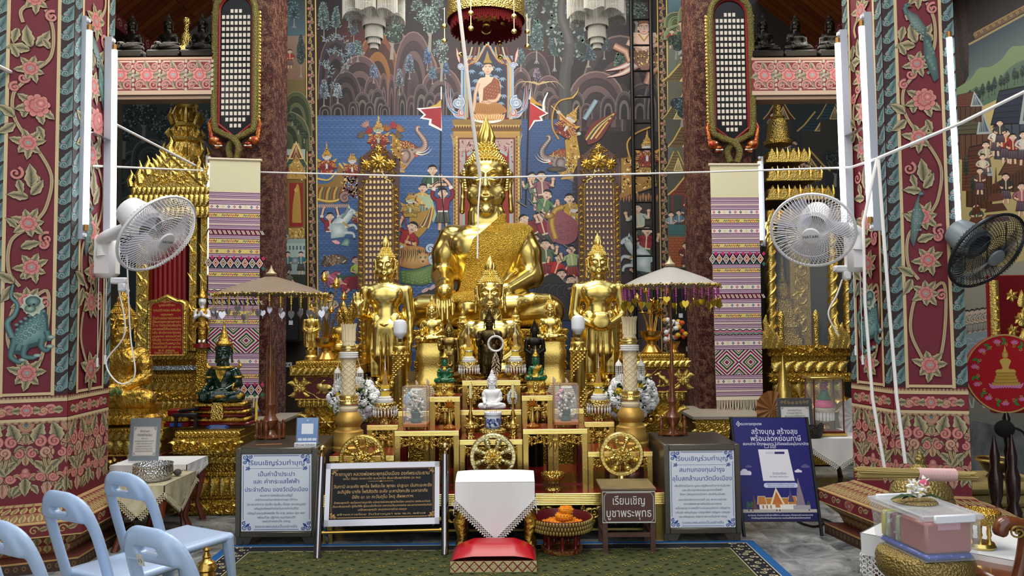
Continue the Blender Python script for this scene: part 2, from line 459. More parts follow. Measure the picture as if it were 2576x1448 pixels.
class Rel(MB):
 def __init__(s,fr,h=.01):super().__init__();s.fr=fr;s.h=h
 def ridge(s,pts,w,h=None,pw=None,closed=False,mi=0):
  m=len(pts);h=h or s.h;v=[];f=[]
  for i,(x,y)in enumerate(pts):
   if closed:a,b=pts[i-1],pts[(i+1)%m]
   else:a,b=pts[max(i-1,0)],pts[min(i+1,m-1)]
   dx,dy=b[0]-a[0],b[1]-a[1];l=math.hypot(dx,dy)or 1;nx,ny=-dy/l,dx/l
   k=w/2*(pw(i/(m-1))if pw else 1)
   v+=[s.fr(x+nx*k,y+ny*k,-h*.1),s.fr(x+nx*k*.5,y+ny*k*.5,h*.8),s.fr(x,y,h),s.fr(x-nx*k*.5,y-ny*k*.5,h*.8),s.fr(x-nx*k,y-ny*k,-h*.1)]
  for i in range(m if closed else m-1):
   j=(i+1)%m
   for z in range(4):f.append((i*5+z,j*5+z,j*5+z+1,i*5+z+1)[::-1])
  return s.add(v,f,mi)
 def spiral(s,c,R,a0,turns,w,flip=1,n=18,h=None,mi=0):
  p=[]
  for i in range(n+1):
   t=i/n;a=a0+flip*turns*TAU*t;r=R*(1-t)**.9+R*.12*t
   p.append((c[0]+r*cos(a),c[1]+r*sin(a)))
  s.ridge(p,w,h,pw=lambda t:1-.4*t,mi=mi);s.knob(p[-1],w*.6,(h or s.h)*1.3,mi=mi)
 def knob(s,c,r,h=None,n=8,mi=0,ry=None):
  h=h or s.h;ry=ry or r
  v=[s.fr(c[0],c[1],h)]
  for(q,e)in((.7,.75),(1,-.1)):
   for k in range(n):a=TAU*k/n;v.append(s.fr(c[0]+r*q*cos(a),c[1]+ry*q*sin(a),h*e))
  f=[(0,1+k,1+(k+1)%n)for k in range(n)]+[(1+k,1+n+k,1+n+(k+1)%n,1+(k+1)%n)for k in range(n)]
  return s.add(v,f,mi)
 def leaf(s,p,ang,ln,wd,bend=0,h=None,n=6,mi=0):
  a=ang;x,y=p;d=ln/n;q=[]
  for i in range(n+1):
   q.append((x,y));x+=cos(a)*d;y+=sin(a)*d;a+=bend/n
  s.ridge(q,wd,h,pw=lambda t:max(.04,sin(pi*min(1,.12+.88*t)**.8)),mi=mi)
 def flower(s,c,r,n=6,rot=0,h=None,mi=0):
  h=h or s.h
  for k in range(n):a=rot+TAU*k/n;s.leaf((c[0]+r*.15*cos(a),c[1]+r*.15*sin(a)),a,r*.9,r*.7,h=h*.8,n=4,mi=mi)
  s.knob(c,r*.32,h*1.4,mi=mi)
 def scrollwork(s,u0,v0,u1,v1,h=None,dens=1.0,mi=0,seed=1):
  w,t=u1-u0,v1-v0;cx,cy=(u0+u1)/2,(v0+v1)/2
  r=t*.27;n=max(1,int(round(w/2/(t*.62)*dens)))
  d=w/2/(n+.35)
  s.flower((cx,cy),t*.3,8,h=h,mi=mi)
  for sg in(-1,1):
   for k in range(n):
    x=cx+sg*d*(k+.85);up=1 if k%2==0 else-1
    s.spiral((x,cy-up*t*.08),min(r,d*.55),pi/2*up,1.5,t*.14,flip=-sg*up,h=h,mi=mi)
    s.leaf((x-sg*d*.2,cy+up*t*.2),pi/2+(0 if up>0 else pi)-sg*up*.7,t*.42,t*.27,bend=sg*up*1.4,h=h,mi=mi)
    s.leaf((x+sg*d*.2,cy-up*t*.22),(0 if sg>0 else pi)-sg*up*.9,t*.4,t*.24,bend=sg*up*1.2,h=h,mi=mi)
    s.leaf((x+sg*d*.25,cy+up*t*.1),(0 if sg>0 else pi)+sg*up*.9,t*.46,t*.26,bend=-sg*up*1.5,h=h,mi=mi)
 def petals(s,u0,u1,v,ht,n,h=None,mi=0,up=1):
  d=(u1-u0)/n
  for k in range(n):s.leaf((u0+d*(k+.5),v),pi/2*up,ht,d*1.25,h=h,n=4,mi=mi)
 def beads(s,u0,u1,v,r,n,h=None,mi=0):
  for k in range(n):s.knob((u0+(u1-u0)*(k+.5)/n,v),r,h or r,6,mi=mi)
wd=bpy.data.worlds.new('world');SC.world=wd;wd.use_nodes=True
_nt=wd.node_tree;_bg=_nt.nodes['Background']
_tc=_nt.nodes.new('ShaderNodeTexCoord');_sp=_nt.nodes.new('ShaderNodeSeparateXYZ');_rm=_nt.nodes.new('ShaderNodeValToRGB')
_nt.links.new(_tc.outputs['Generated'],_sp.inputs[0]);_nt.links.new(_sp.outputs['Z'],_rm.inputs['Fac']);_nt.links.new(_rm.outputs['Color'],_bg.inputs['Color'])
_e=_rm.color_ramp.elements
_e[0].position=.0;_e[0].color=(.46,.45,.42,1);_e[1].position=.9;_e[1].color=(.62,.78,1,1)
_x=_e.new(.03);_x.color=(.95,.97,1,1)
_x=_e.new(.3);_x.color=(1,1,1,1)
_bg.inputs["Strength"].default_value=2.0
FLOOR=mat('grey_marble_tiles','8b8d8c',.22,bump=None)
def _floor_nodes(m):
 nt=m.node_tree;N=nt.nodes;K=nt.links;b=N['Principled BSDF']
 tc=N.new('ShaderNodeTexCoord');mp=N.new('ShaderNodeMapping');mp.inputs['Scale'].default_value=(1,1,1)
 K.new(tc.outputs['Object'],mp.inputs[0])
 br=N.new('ShaderNodeTexBrick');br.offset=0;br.inputs['Scale'].default_value=1;br.inputs['Brick Width'].default_value=.4;br.inputs['Row Height'].default_value=.4;br.inputs['Mortar Size'].default_value=.003
 br.inputs['Color1'].default_value=(.2,.2,.2,1);br.inputs['Color2'].default_value=(.9,.9,.9,1);br.inputs['Mortar'].default_value=(.3,.3,.3,1)
 K.new(mp.outputs[0],br.inputs['Vector'])
 ns=N.new('ShaderNodeTexNoise');ns.inputs['Scale'].default_value=2.6;ns.inputs['Detail'].default_value=10;ns.inputs['Roughness'].default_value=.7;ns.inputs['Distortion'].default_value=1.6
 ad=N.new('ShaderNodeVectorMath');ad.operation='ADD'
 sc=N.new('ShaderNodeVectorMath');sc.operation='SCALE';sc.inputs['Scale'].default_value=9
 K.new(br.outputs['Color'],sc.inputs[0]);K.new(mp.outputs[0],ad.inputs[0]);K.new(sc.outputs[0],ad.inputs[1]);K.new(ad.outputs[0],ns.inputs['Vector'])
 r=N.new('ShaderNodeValToRGB');e=r.color_ramp.elements
 e[0].position=.33;e[0].color=L4('4d5154');e[1].position=.7;e[1].color=L4('b9b8b4')
 x=e.new(.5);x.color=L4('868886')
 K.new(ns.outputs['Fac'],r.inputs['Fac']);K.new(r.outputs['Color'],b.inputs['Base Color'])
_floor_nodes(FLOOR)
struct(MB().b6(-6,6,-4,11.2,-.1,0).build('floor',FLOOR,ang=None))
DIM=mat('dim_plaster','4c443a',.8)
struct(MB().b6(-6,6,11.05,11.2,0,8).build('wall_back',DIM,ang=None))
MARBLE=mat('grey_wall_marble','6b6f70',.3,var=(3,'474b4e',.4,.62))
WL=-5.6;WR=5.0
struct(MB().b6(WL-.2,WL,-4,11.2,0,8).build('wall_left',DIM,ang=None))
struct(MB().b6(WR,WR+.2,-4,11.2,0,8).build('wall_right',DIM,ang=None))
struct(MB().b6(WR-.02,WR-.0005,3,11.05,0,.62,.004).build('baseboard_right',MARBLE,ang=None))
WOODC=mat('ceiling_boards','6e3414',.35,var=(2,'8a4a1e',.3,.7))
def _planks(m,sc=7):
 nt=m.node_tree;N=nt.nodes;K=nt.links;b=N['Principled BSDF']
 tc=N.new('ShaderNodeTexCoord');w=N.new('ShaderNodeTexBrick');w.inputs['Scale'].default_value=1;w.inputs['Brick Width'].default_value=3;w.inputs['Row Height'].default_value=.13;w.inputs['Mortar Size'].default_value=.006
 w.inputs['Color1'].default_value=L4('6a3010');w.inputs['Color2'].default_value=L4('8e4c1e');w.inputs['Mortar'].default_value=L4('2a1206')
 K.new(tc.outputs['Object'],w.inputs['Vector']);K.new(w.outputs['Color'],b.inputs['Base Color'])
_planks(WOODC)
AX=-.3
for nm,sg in(('ceiling_left',-1),('ceiling_right',1)):
 a,b_=AX+sg*4.75,AX+sg*3.9
 z0,z1=5.65,6.35
 vs=[(a,4,z0),(a,11,z0),(b_,11,z1),(b_,4,z1)]
 vs+=[(x,y,z+.05)for x,y,z in vs]
 struct(MB().add(vs,[(0,1,2,3),(7,6,5,4),(0,4,5,1),(2,6,7,3),(1,5,6,2),(0,3,7,4)]).build(nm,WOODC,ang=None,fix=True))
 a2=AX+sg*5.4
 struct(MB().b6(min(a,a2),max(a,a2),4,11.05,5.65,5.75).build('ceiling_aisle_'+nm[8:],DIM,ang=None))
struct(MB().b6(AX-3.0,AX+3.0,1.5,11.05,7.4,7.5).build('ceiling',WOODC,ang=None))
for nm,sg in(('trim_1',-1),('trim_2',1)):
 x=AX+sg*4.75
 A=Art();A.colour('5a1c20').b6(x-.09,x+.09,5.5,11,5.47,5.65)
 A.fr=plane((x-sg*.09,5.5 if sg<0 else 11,5.02),(0,-sg*-1*1.0,0))if False else None
 n=Vector((-sg,0,0));ux=(0,1 if sg>0 else-1,0)
 ux=(0,-1,0)if sg>0 else(0,1,0)
 A.fr=plane((x-sg*.0905,11 if sg>0 else 5.5,5.47),ux)
 for k in range(36):
  A.spiral((.15*k+.07,.09),.06,k*2.2,1.2,.02,'b98a78','7c5a46',flip=(-1)**k,n=10)
 struct(A.build(nm,PAINT))
def offset_quad(Q,d):
 n=len(Q);r=[]
 for i in range(n):
  p,a,b=Vector(Q[i]),Vector(Q[i-1]),Vector(Q[(i+1)%n])
  e1=(p-a).normalized();e2=(b-p).normalized()
  n1=Vector((e1.y,-e1.x));n2=Vector((e2.y,-e2.x))
  bis=(n1+n2);r.append(p+bis*(d/max(.3,bis.dot(n1))))
 return r
TEAL,TEALD,CREAM,MAROON='7f9c98','3f5f60','d3ba8e','701a2a'
def border_leaves(A,u0,u1,v0,v1,px,ink='2a1a1c'):
 A.rect(u0,v0,u1,v1,ink)
 w=u1-u0;st=w*1.62;v=v0+st*.1;k=0
 while v<v1-st*.6:
  c=(u0+u1)/2
  A.leaf((c-w*.28,v),pi*.30,st*1.18,w*.95,TEAL,TEALD,ink,lobes=3,bend=.45)
  A.leaf((c-w*.05,v+st*.05),pi*.86,st*.55,w*.42,TEAL,TEALD,ink,lobes=2,bend=-1.0,vein=False)
  A.spiral((c-w*.08,v+st*.18),w*.27,pi*1.1,1.1,w*.17,'93aeaa',TEALD,flip=-1,n=12,ink=ink)
  A.ell((c-w*.12,v+st*.42),w*.1,w*.06,'c98088',n=6)
  v+=st;k+=1
def scallops(A,u0,u1,v,h,n,c='c9a982',d='8b6a4e',up=1):
 w=(u1-u0)/n
 for k in range(n):
  A.ell((u0+w*(k+.5),v),w*.52,h,c,d,a0=0 if up>0 else pi,a1=pi if up>0 else TAU,n=8)
LF,LFD='c6b68c','5c5a42'
def bloom_column(A,u0,u1,zt,beast='left',extra=True):
 w=u1-u0;U=lambda x:u0+w*x
 R=w*.33
 def p(x,y):return(U(x),zt(y))
 def vine(pts):A.vine([p(*q)for q in pts],w*.085)
 vine([(.5,180),(.88,140),(.93,70),(.75,20)]);vine([(.45,360),(.1,300),(.08,240),(.4,200)])
 vine([(.55,365),(.95,440),(.85,520),(.6,560)]);vine([(.45,575),(.08,610),(.05,680),(.3,720)])
 vine([(.3,740),(.1,800),(.08,860),(.4,930)]);vine([(.5,0),(.2,30),(.25,60)])
 vine([(.5,0),(.9,-60),(.85,-120),(.5,-180)])
 vine([(.5,760),(.9,730),(.94,800),(.8,900),(.55,935)])
 for(x,y,sg,r)in((.9,36,1,.16),(.28,200,-1,.15),(.16,440,-1,.17),(.86,600,1,.17),(.8,615,-1,.12),(.86,760,1,.14),(.1,225,1,.13)):
  A.spiral(p(x,y),w*r,1.2,1.25,w*.085,'d98f86','a85a58',flip=sg,n=16)
 for(x,y,a,l,b)in((.45,120,2.0,.6,-.5),(.55,115,.75,.55,.5),(.42,128,2.9,.55,.6),(.15,150,1.9,.4,.3),(.14,75,4.4,.45,.2),(.72,470,2.4,.6,-.6),(.5,475,1.5,.65,.3),(.5,492,.85,.5,.3),(.45,500,2.8,.5,.5),(.22,455,4.9,.4,.2),(.3,625,.5,.5,-.4),(.2,575,2.2,.35,.4),(.18,712,2.4,.5,.4),(.3,700,.6,.45,.3),(.12,718,4.4,.5,-.4),(.85,120,1.9,.35,.6),(.1,300,2.3,.5,.5),(.12,315,4.0,.5,-.5),(.3,300,1.4,.4,.4),(.62,318,5.2,.4,-.3)):
  A.leaf(p(x,y),a,w*l,w*l*.52,LF,LFD,lobes=3,bend=b)
 for(x,y,r,rot)in((.5,-6,1,.3),(.5,-180,1,.8),(.44,174,.92,.6),(.42,362,1.02,.2),(.46,563,1.02,1.1),(.55,672,1,.5),(.46,755,.95,.9),(.5,933,1.08,.1)):
  A.flower(p(x,y),R*.68*r,rot)
 c=p(.6,267)
 for a in(2.6,3.4,5.0,5.6):A.leaf((c[0]+R*.5*cos(a),c[1]+R*.5*sin(a)),a,R*1.1,R*.7,LF,LFD,lobes=3)
 A.rose(c,R*.92,n=9,rot=.5);A.rose((c[0]+R*.25,c[1]+R*.2),R*.5,n=6,rot=1,core='d98d84')
 if beast=='left':
  body=[(.14,845),(.3,815),(.6,790),(.8,770),(.93,790),(.98,850),(.8,865),(.55,872),(.42,890),(.2,885),(.1,865)]
  A.poly([p(*q)for q in body],'2f4a4c')
  bx=[(.17,846),(.32,822),(.6,798),(.79,780),(.89,800),(.92,845),(.75,856),(.52,862),(.4,878),(.22,876),(.15,862)]
  A.fan(p(.55,830),[p(*q)for q in bx],'8fb2a8','4a7478')
  for i in range(7):
   for j in range(5):
    x=.25+.095*i+.02*(j%2);y=862-j*12-i*7.5
    if .2<x<.9:A.ell(p(x,y),w*.052,w*.045,'7fa39c','35595c',n=8)
  for q in([(.2,860),(.14,890),(.3,905),(.4,900)],[(.45,865),(.42,890),(.62,895),(.72,890)],[(.82,850),(.8,868),(.92,878),(1.0,868)],[(.92,830),(.97,850),(1.02,845)]):
   A.line([p(*k)for k in smooth2(q)],w*.15,'5c8482',edge='243c40',pw=lambda t:1.1-.5*t)
   e=p(*q[-1]);A.ell(e,w*.09,w*.045,'b9c8b8','6c8a80')
  A.line([p(*k)for k in smooth2([(.17,845),(.05,810),(.2,790),(.26,765),(.12,745),(.16,715)])],w*.15,'6f9694',edge='1e3438',pw=lambda t:1.1-.7*t)
  A.fan(p(.6,765),[p(.6+.24*cos(a)*(1+.12*sin(7*a)),765+26*sin(a)*(1+.12*sin(9*a)))for a in[TAU*i/40 for i in range(40)]],'2c4648','c4cdb6')
  A.ell(p(.6,757),w*.17,w*.14,'86a79c','2a4548');A.ell(p(.54,775),w*.13,w*.1,'a9bba4','31504f')
  A.ell(p(.52,768),w*.03,w*.025,'101010');A.ell(p(.62,764),w*.03,w*.025,'101010')
 else:
  tail=[(.62,95),(.8,110),(.95,170),(.98,215),(.86,225),(.72,190),(.62,150)]
  A.fan(p(.8,160),[p(*q)for q in tail],'5c7f78','38504e')
  for k in range(9):A.ell(p(.72+.05*(k%4),120+k*10),w*.035,w*.045,'3a5c68','7f9c86',n=8)
  A.fan(p(.4,70),[p(*q)for q in[(.2,25),(.3,38),(.5,50),(.72,85),(.68,105),(.5,95),(.32,75),(.22,48)]],'8ca29a','3c5654')
  for i in range(5):
   for j in range(3):A.ell(p(.34+.07*i,56+i*8+j*9),w*.04,w*.03,'93a89e','4d6560',n=8)
  A.line([p(.22,45),p(.17,30),p(.24,22)],w*.12,'5c7c7c',edge='2c4444');A.ell(p(.24,22),w*.09,w*.06,'6d9090','33504f');A.poly([p(.3,20),p(.4,26),p(.3,27)],'6a4a3a');A.ell(p(.25,21),w*.02,w*.02,'101010')
  A.fan(p(.3,560),[p(*q)for q in[(.42,500),(.36,530),(.5,560),(.34,600),(.2,640),(.12,620),(.16,560),(.3,520)]],'7f968e','3c5452')
  for i in range(4):
   for j in range(3):A.ell(p(.24+.07*j,545+i*17),w*.04,w*.04,'8fa49a','4a625e',n=8)
  A.ell(p(.43,505),w*.07,w*.05,'6d9090','33504f')
def lower_field(A,w,v0,v1):
 h=v1-v0;V=lambda t:v0+h*t
 for k in range(44):
  u=(k*.381966)%1;t=.06+.9*((k*.7548)%1);u=u if k%2 else 1-u
  if k%3:A.leaf((w*u,V(t)),k*2.4,h*.15,w*.075,'b3a47a','5c5a40',lobes=3,bend=(-1)**k)
  else:A.spiral((w*u,V(t)),w*.05,k,1.3,w*.034,'c09a80','8c6250',flip=(-1)**k,n=14)
 for cx,f in((w*.5,1),(-w*.02,.8),(w*1.02,.8)):
  for sg in(-1,1):
   if not(-.02<=cx+sg*w*.24<=w*1.02):continue
   X=lambda t:cx+sg*w*t
   A.vine([(X(.02),V(.72)),(X(.12),V(.74)),(X(.24),V(.62)),(X(.2),V(.5))],w*.05,'d6b08a','a8665a')
   A.vine([(X(.0),V(.62)),(X(.1),V(.45)),(X(.25),V(.38)),(X(.3),V(.55))],w*.045,'c9b488','8a7a54')
   A.vine([(X(.0),V(.2)),(X(.1),V(.3)),(X(.22),V(.22)),(X(.26),V(.4))],w*.05,'d6b08a','a8665a')
   A.leaf((X(.12),V(.72)),pi/2+sg*-.15,h*.3,w*.2,LF,LFD,lobes=4,bend=-sg*.3)
   A.spiral((X(.17),V(.74)),w*.075,pi/2,1.4,w*.05,'d88f84','a85a54',flip=-sg)
   A.spiral((X(.085),V(.58)),w*.06,pi/2,1.3,w*.042,'d88f84','a85a54',flip=sg)
   A.spiral((X(.27),V(.6)),w*.07,-pi/2,1.3,w*.05,'d6a890','a06a5a',flip=sg)
   A.spiral((X(.18),V(.26)),w*.06,0,1.4,w*.045,'d88f84','a85a54',flip=sg)
   A.leaf((X(.1),V(.48)),-pi/2+sg*1.0,h*.22,w*.12,LF,LFD,lobes=3,bend=-sg*.8)
   A.leaf((X(.2),V(.42)),-pi/2+sg*.3,h*.16,w*.1,LF,LFD,lobes=3,bend=sg*.7)
   A.leaf((X(.07),V(.16)),-pi/2+sg*.9,h*.16,w*.1,LF,LFD,lobes=3,bend=-sg*.8)
   A.leaf((X(.25),V(.2)),-pi/2,h*.2,w*.12,'d6a890','9a6a5a',lobes=3)
  A.leaf((cx,V(.42)),pi/2,h*.16,w*.1,'d6b08a','8a6a4a',lobes=2)
  A.ell((cx,V(.3)),w*.07,h*.05,'d88f84','a85a54');A.ell((cx,V(.35)),w*.045,h*.04,'d6a890','a85a54')
  A.leaf((cx,V(.26)),-pi/2,h*.25,w*.16,LF,LFD,lobes=4)
  A.leaf((cx,V(.84)),-pi/2,h*.14,w*.1,'b9a87c','7a6a4a',lobes=2)
  A.ell((cx,V(.98)),w*.1,h*.12,'d6b08a','a8705e',a0=pi,a1=TAU);A.ell((cx,V(.98)),w*.06,h*.07,'e0c8a0','8a6a4e',a0=pi,a1=TAU);A.ell((cx,V(.98)),w*.03,h*.045,'5a6c70',a0=pi,a1=TAU)
PIL={}
def pillar(label,Q,beast,lean):
 A=Art()
 base=.455;top=6.4
 prof=[(.14,0),(.14,.085),(.05,.11),(.07,.17),(.15,.245),(.17,.25),(.17,.35),(.155,.355),(.09,.405),(.02,.44),(0,.455)]
 rings=[(offset_quad(Q,d),z)for d,z in prof]
 cols=['3c2418','5c2a1c','7c4a2c','7a3024','b08a50','701c24','c09a60','8a5a3a','701c24','b08a5c']
 for(q0,z0),(q1,z1),c in zip(rings[:-1],rings[1:],cols):
  A.colour(c)
  for i in range(4):
   j=(i+1)%4
   a,b,d,e=(*q0[i],z0),(*q0[j],z0),(*q1[i],z1),(*q1[j],z1)
   A.add([a,b,e,d],[(0,1,2,3)])
   if i in(0,1,3):
    L=(Vector(b)-Vector(a)).length;H=(Vector(d)-Vector(a)).length
    A.fr=qframe(a,b,d,e,L,H);A.o=3e-4;A.clamp=(0,L)
    if abs(z0-.25)<1e-6 and H>.05:
     for k in range(5):
      A.spiral((L*(k+.5)/5-.03,H*.5),H*.33,0,1.2,.014,'c4a468','8a6a40',n=12);A.leaf((L*(k+.5)/5+.0,H*.5),.3,H*.7,H*.4,'b6a470','6a5a3a',lobes=2)
     A.rose((L*.5,H*.5),H*.42,'b0605a','6a1c20',n=8)
     A.line([(0,.004),(L,.004)],.008,'c8a668');A.line([(0,H-.004),(L,H-.004)],.008,'c8a668')
    elif z0>.34 and H>.03 or abs(z0-.11)<.001 or abs(z0-.17)<.001:
     n=max(6,int(L/.055))
     for k in range(n):A.leaf((L*(k+.5)/n,0 if z0>.2 else H),pi/2 if z0>.2 else-pi/2,H*1.0,L/n*.95,'c8ac70','6e5c38',lobes=2,vein=False)
    elif z0==0:
     for k in range(int(L/.05)):A.ell((.025+.05*k,H*.5),.016,.02,'9c7c4c','4a3018',n=10);A.ell((.025+.05*k,H*.5),.008,.01,'3a2014',n=8)
     A.line([(0,H-.006),(L,H-.006)],.012,'b08a50')
 ql=[Vector(q)for q in Q];cen=sum(ql,Vector((0,0)))/4
 tq=[q+(cen-q)*lean for q in ql]
 for i in range(4):
  j=(i+1)%4
  a,b=(*ql[i],base),(*ql[j],base);d,e=(*tq[i],top),(*tq[j],top)
  A.colour(MAROON).add([a,b,e,d],[(0,1,2,3)])
  if i==2:continue
  w=(ql[j]-ql[i]).length;A.fr=qframe(a,b,d,e,w,top-base);A.o=3e-4;A.clamp=(0,w)
  zt=lambda y:(1.7-(y-822)*5.6/1935)-base
  zz=lambda y:zt(y)
  A.rect(0,0,w,zz(1052),MAROON,MAROON)
  lower_field(A,w,zz(1236),zz(1054))
  scallops(A,0,w,zz(1052),-.02,12,up=1)
  for y0,y1,c in((1052,1045,CREAM),(1005,997,CREAM)):A.rect(0,zz(y0),w,zz(y1),c)
  A.rect(0,zz(1043),w,zz(1007),'7e1c2c')
  for cx in(0,w*.5,w):
   for sg in(-1,1):
    if-.01<=cx+sg*.03<=w+.01:
     A.spiral((cx+sg*w*.2,zz(1025)),.036,pi,1.3,.026,'d88f84','a85a54',flip=sg);A.leaf((cx+sg*w*.05,zz(1025)),0 if sg>0 else pi,w*.14,.06,LF,LFD,lobes=3)
     A.spiral((cx+sg*w*.29,zz(1027)),.022,0,1.2,.018,'d8a884','a0705a',flip=-sg,n=12)
  A.rose((w*.5,zz(1025)),.045);A.rose((0.002,zz(1025)),.045)if False else None
  scallops(A,0,w,zz(997),.018,20,up=1)
  vt=top-base
  wb=w*.165
  border_leaves(A,.0,wb,zz(986),vt,1);border_leaves(A,w-wb,w,zz(986),vt,1)
  for u in(wb,w-wb-w*.045):A.rect(u,zz(990),u+w*.045,vt,CREAM)
  A.line([(wb+w*.045,zz(985)),(w-wb-w*.045,zz(985))],.02,CREAM)
  bloom_column(A,wb+w*.06,w-wb-w*.06,zz,beast if i==0 else('left' if beast!='left' else 'right'))
 A.clamp=None;o=A.build('pillar',PAINT_G);tag(o,label,None,kind='structure');PIL[beast]=(Q,tq)
QL=[(-3.69,5.40),(-3.225,5.60),(-3.275,6.26),(-3.74,6.06)]
QR=[(2.755,5.60),(3.235,5.49),(3.12,6.02),(2.67,6.1)]
pillar('red pillar painted with roses and a blue-green scaled beast, left of the nave',QL,'left',.0)
pillar('red pillar painted with roses and a long-tailed peacock, right of the nave',QR,'right',.06)
RND=random.Random(3)
def wallframe(Y):return lambda u,v,o:tuple(W(u,-v,Y-o))
def stipple(A,fn,n,ln,w,cols,ang=None):
 v=[];f=[];c=[]
 for k in range(n):
  x,y=fn();a=(ang(x,y)if ang else RND.uniform(0,TAU));l=ln*RND.uniform(.6,1.3)
  dx,dy=cos(a)*l,sin(a)*l;nx,ny=-sin(a)*w/2,cos(a)*w/2
  b=len(v);v+=[(x-nx,y-ny),(x+dx*.5-nx*1.4,y+dy*.5-ny*1.4),(x+dx,y+dy),(x+dx*.5+nx*1.4,y+dy*.5+ny*1.4)]
  f.append((b,b+1,b+2,b+3));c+=[C3(RND.choice(cols))]*4
 A.raw(v,f,c)
def hill(A,x,base,w,h,cols,ink='141012',bands=5,sharp=.62):
 for k in range(bands):
  t=k/bands;ww=w*(1-t*.85);hh=h*(1-t*.62)
  P=[]
  for i in range(15):
   a=pi*i/14;P.append((x+ww/2*cos(a),-base+hh*sin(a)**sharp))
  c=C3(cols[k%len(cols)])
  A.poly([(p[0],p[1]+1.5)for p in P],ink)
  A.fan((x,-base+hh*.3),P,mixc(c,(.05,.04,.05),.35),[c]*15)
  if k==0:A.line(P,w*.02+.6,mixc(c,(.8,.7,.6),.35))
def conifer(A,x,base,h,w,col,trunk='8a8a80',dark='1e2a2c',n=60):
 A.line([(x,-base),(x,-base+h*.75)],max(1.5,w*.09),trunk,taper=True)
 A.line([(x-w*.12,-base),(x,-base+h*.1),(x+w*.12,-base)],max(1,w*.05),trunk)
 ring=[]
 for k in range(24):
  a=TAU*k/24;t=(sin(a)+1)/2
  ring.append((x+w/2*cos(a)*(1-.55*t)*(1+.12*sin(9*a)),-base+h*(.3+.7*t)))
 A.fan((x,-base+h*.5),ring,dark,mixc(C3(col),C3(dark),.55))
 def pt():
  t=RND.random()**.8;r=(1-t*.85)*RND.uniform(-1,1)
  return x+w*.44*r,-base+h*(.28+.7*t)
 c=C3(col)
 stipple(A,pt,n,w*.16,w*.05,[c,mixc(c,(1,1,1),.22),mixc(c,(0,0,0),.3)],lambda X,Y:atan2(.6*h*.02-1,(X-x)*.2+1e-3)+RND.uniform(-.8,.8))
def roundtree(A,x,base,h,w,col,trunk='8e8a80',dark='1c2626',n=70,lobes=4):
 A.line([(x,-base),(x+w*.03,-base+h*.35),(x,-base+h*.7)],w*.1,trunk,pw=lambda t:1.2-.8*t)
 for sg in(-1,1):A.line([(x+w*.02,-base+h*.3),(x+sg*w*.16,-base+h*.55),(x+sg*w*.3,-base+h*.75)],w*.06,trunk,taper=True)
 cs=[(x+w*.3*cos(2.4*k+.4)*(.3+.7*(k/lobes)),-base+h*(.72+.2*sin(2.4*k)),w*(.3-.02*k))for k in range(lobes)]+[(x,-base+h*.85,w*.3)]
 c=C3(col)
 for cx,cy,r in cs:
  A.ell((cx,cy),r,r*.75,mixc(c,C3(dark),.7),dark,n=14)
 for cx,cy,r in cs:
  def pt():a=RND.uniform(0,TAU);q=r*sqrt(RND.random());return cx+q*cos(a),cy+q*.72*sin(a)
  stipple(A,pt,n//lobes+6,w*.07,w*.04,[c,mixc(c,(1,1,1),.25),mixc(c,(0,0,0),.3)])
def face(A,skin='e6c8ae',hair='151316',ink='3a2620',look=0,mous=False):
 A.ell((0,0),.98,1.12,ink);A.ell((0,0),.92,1.06,skin,mixc(C3(skin),C3('a87a60'),.35))
 A.ell((-.95,-.1),.2,.3,skin);A.ell((.95,-.1),.2,.3,skin)
 A.poly([(-1,.25),(-1.02,.6),(-.8,1.05),(-.3,1.32),(.3,1.32),(.8,1.05),(1.02,.6),(1,.25),(.75,.62),(.3,.78),(-.3,.72),(-.75,.58)],hair)
 for sg in(-1,1):
  A.line([(sg*.18+look,.3),(sg*.42+look,.4),(sg*.66+look,.28)],.09,hair)
  A.ell((sg*.4+look,.1),.2,.1,'f4f0e8',n=8);A.ell((sg*.4+look*1.3,.1),.09,.1,hair,n=6)
 A.line([(.02+look,.1),(.12+look,-.28),(-.1+look,-.3)],.07,ink)
 A.line([(-.25+look,-.58),(look,-.66),(.25+look,-.56)],.12,'a04a44')
 if mous:A.line([(-.35+look,-.5),(look,-.4),(.35+look,-.5)],.1,hair)
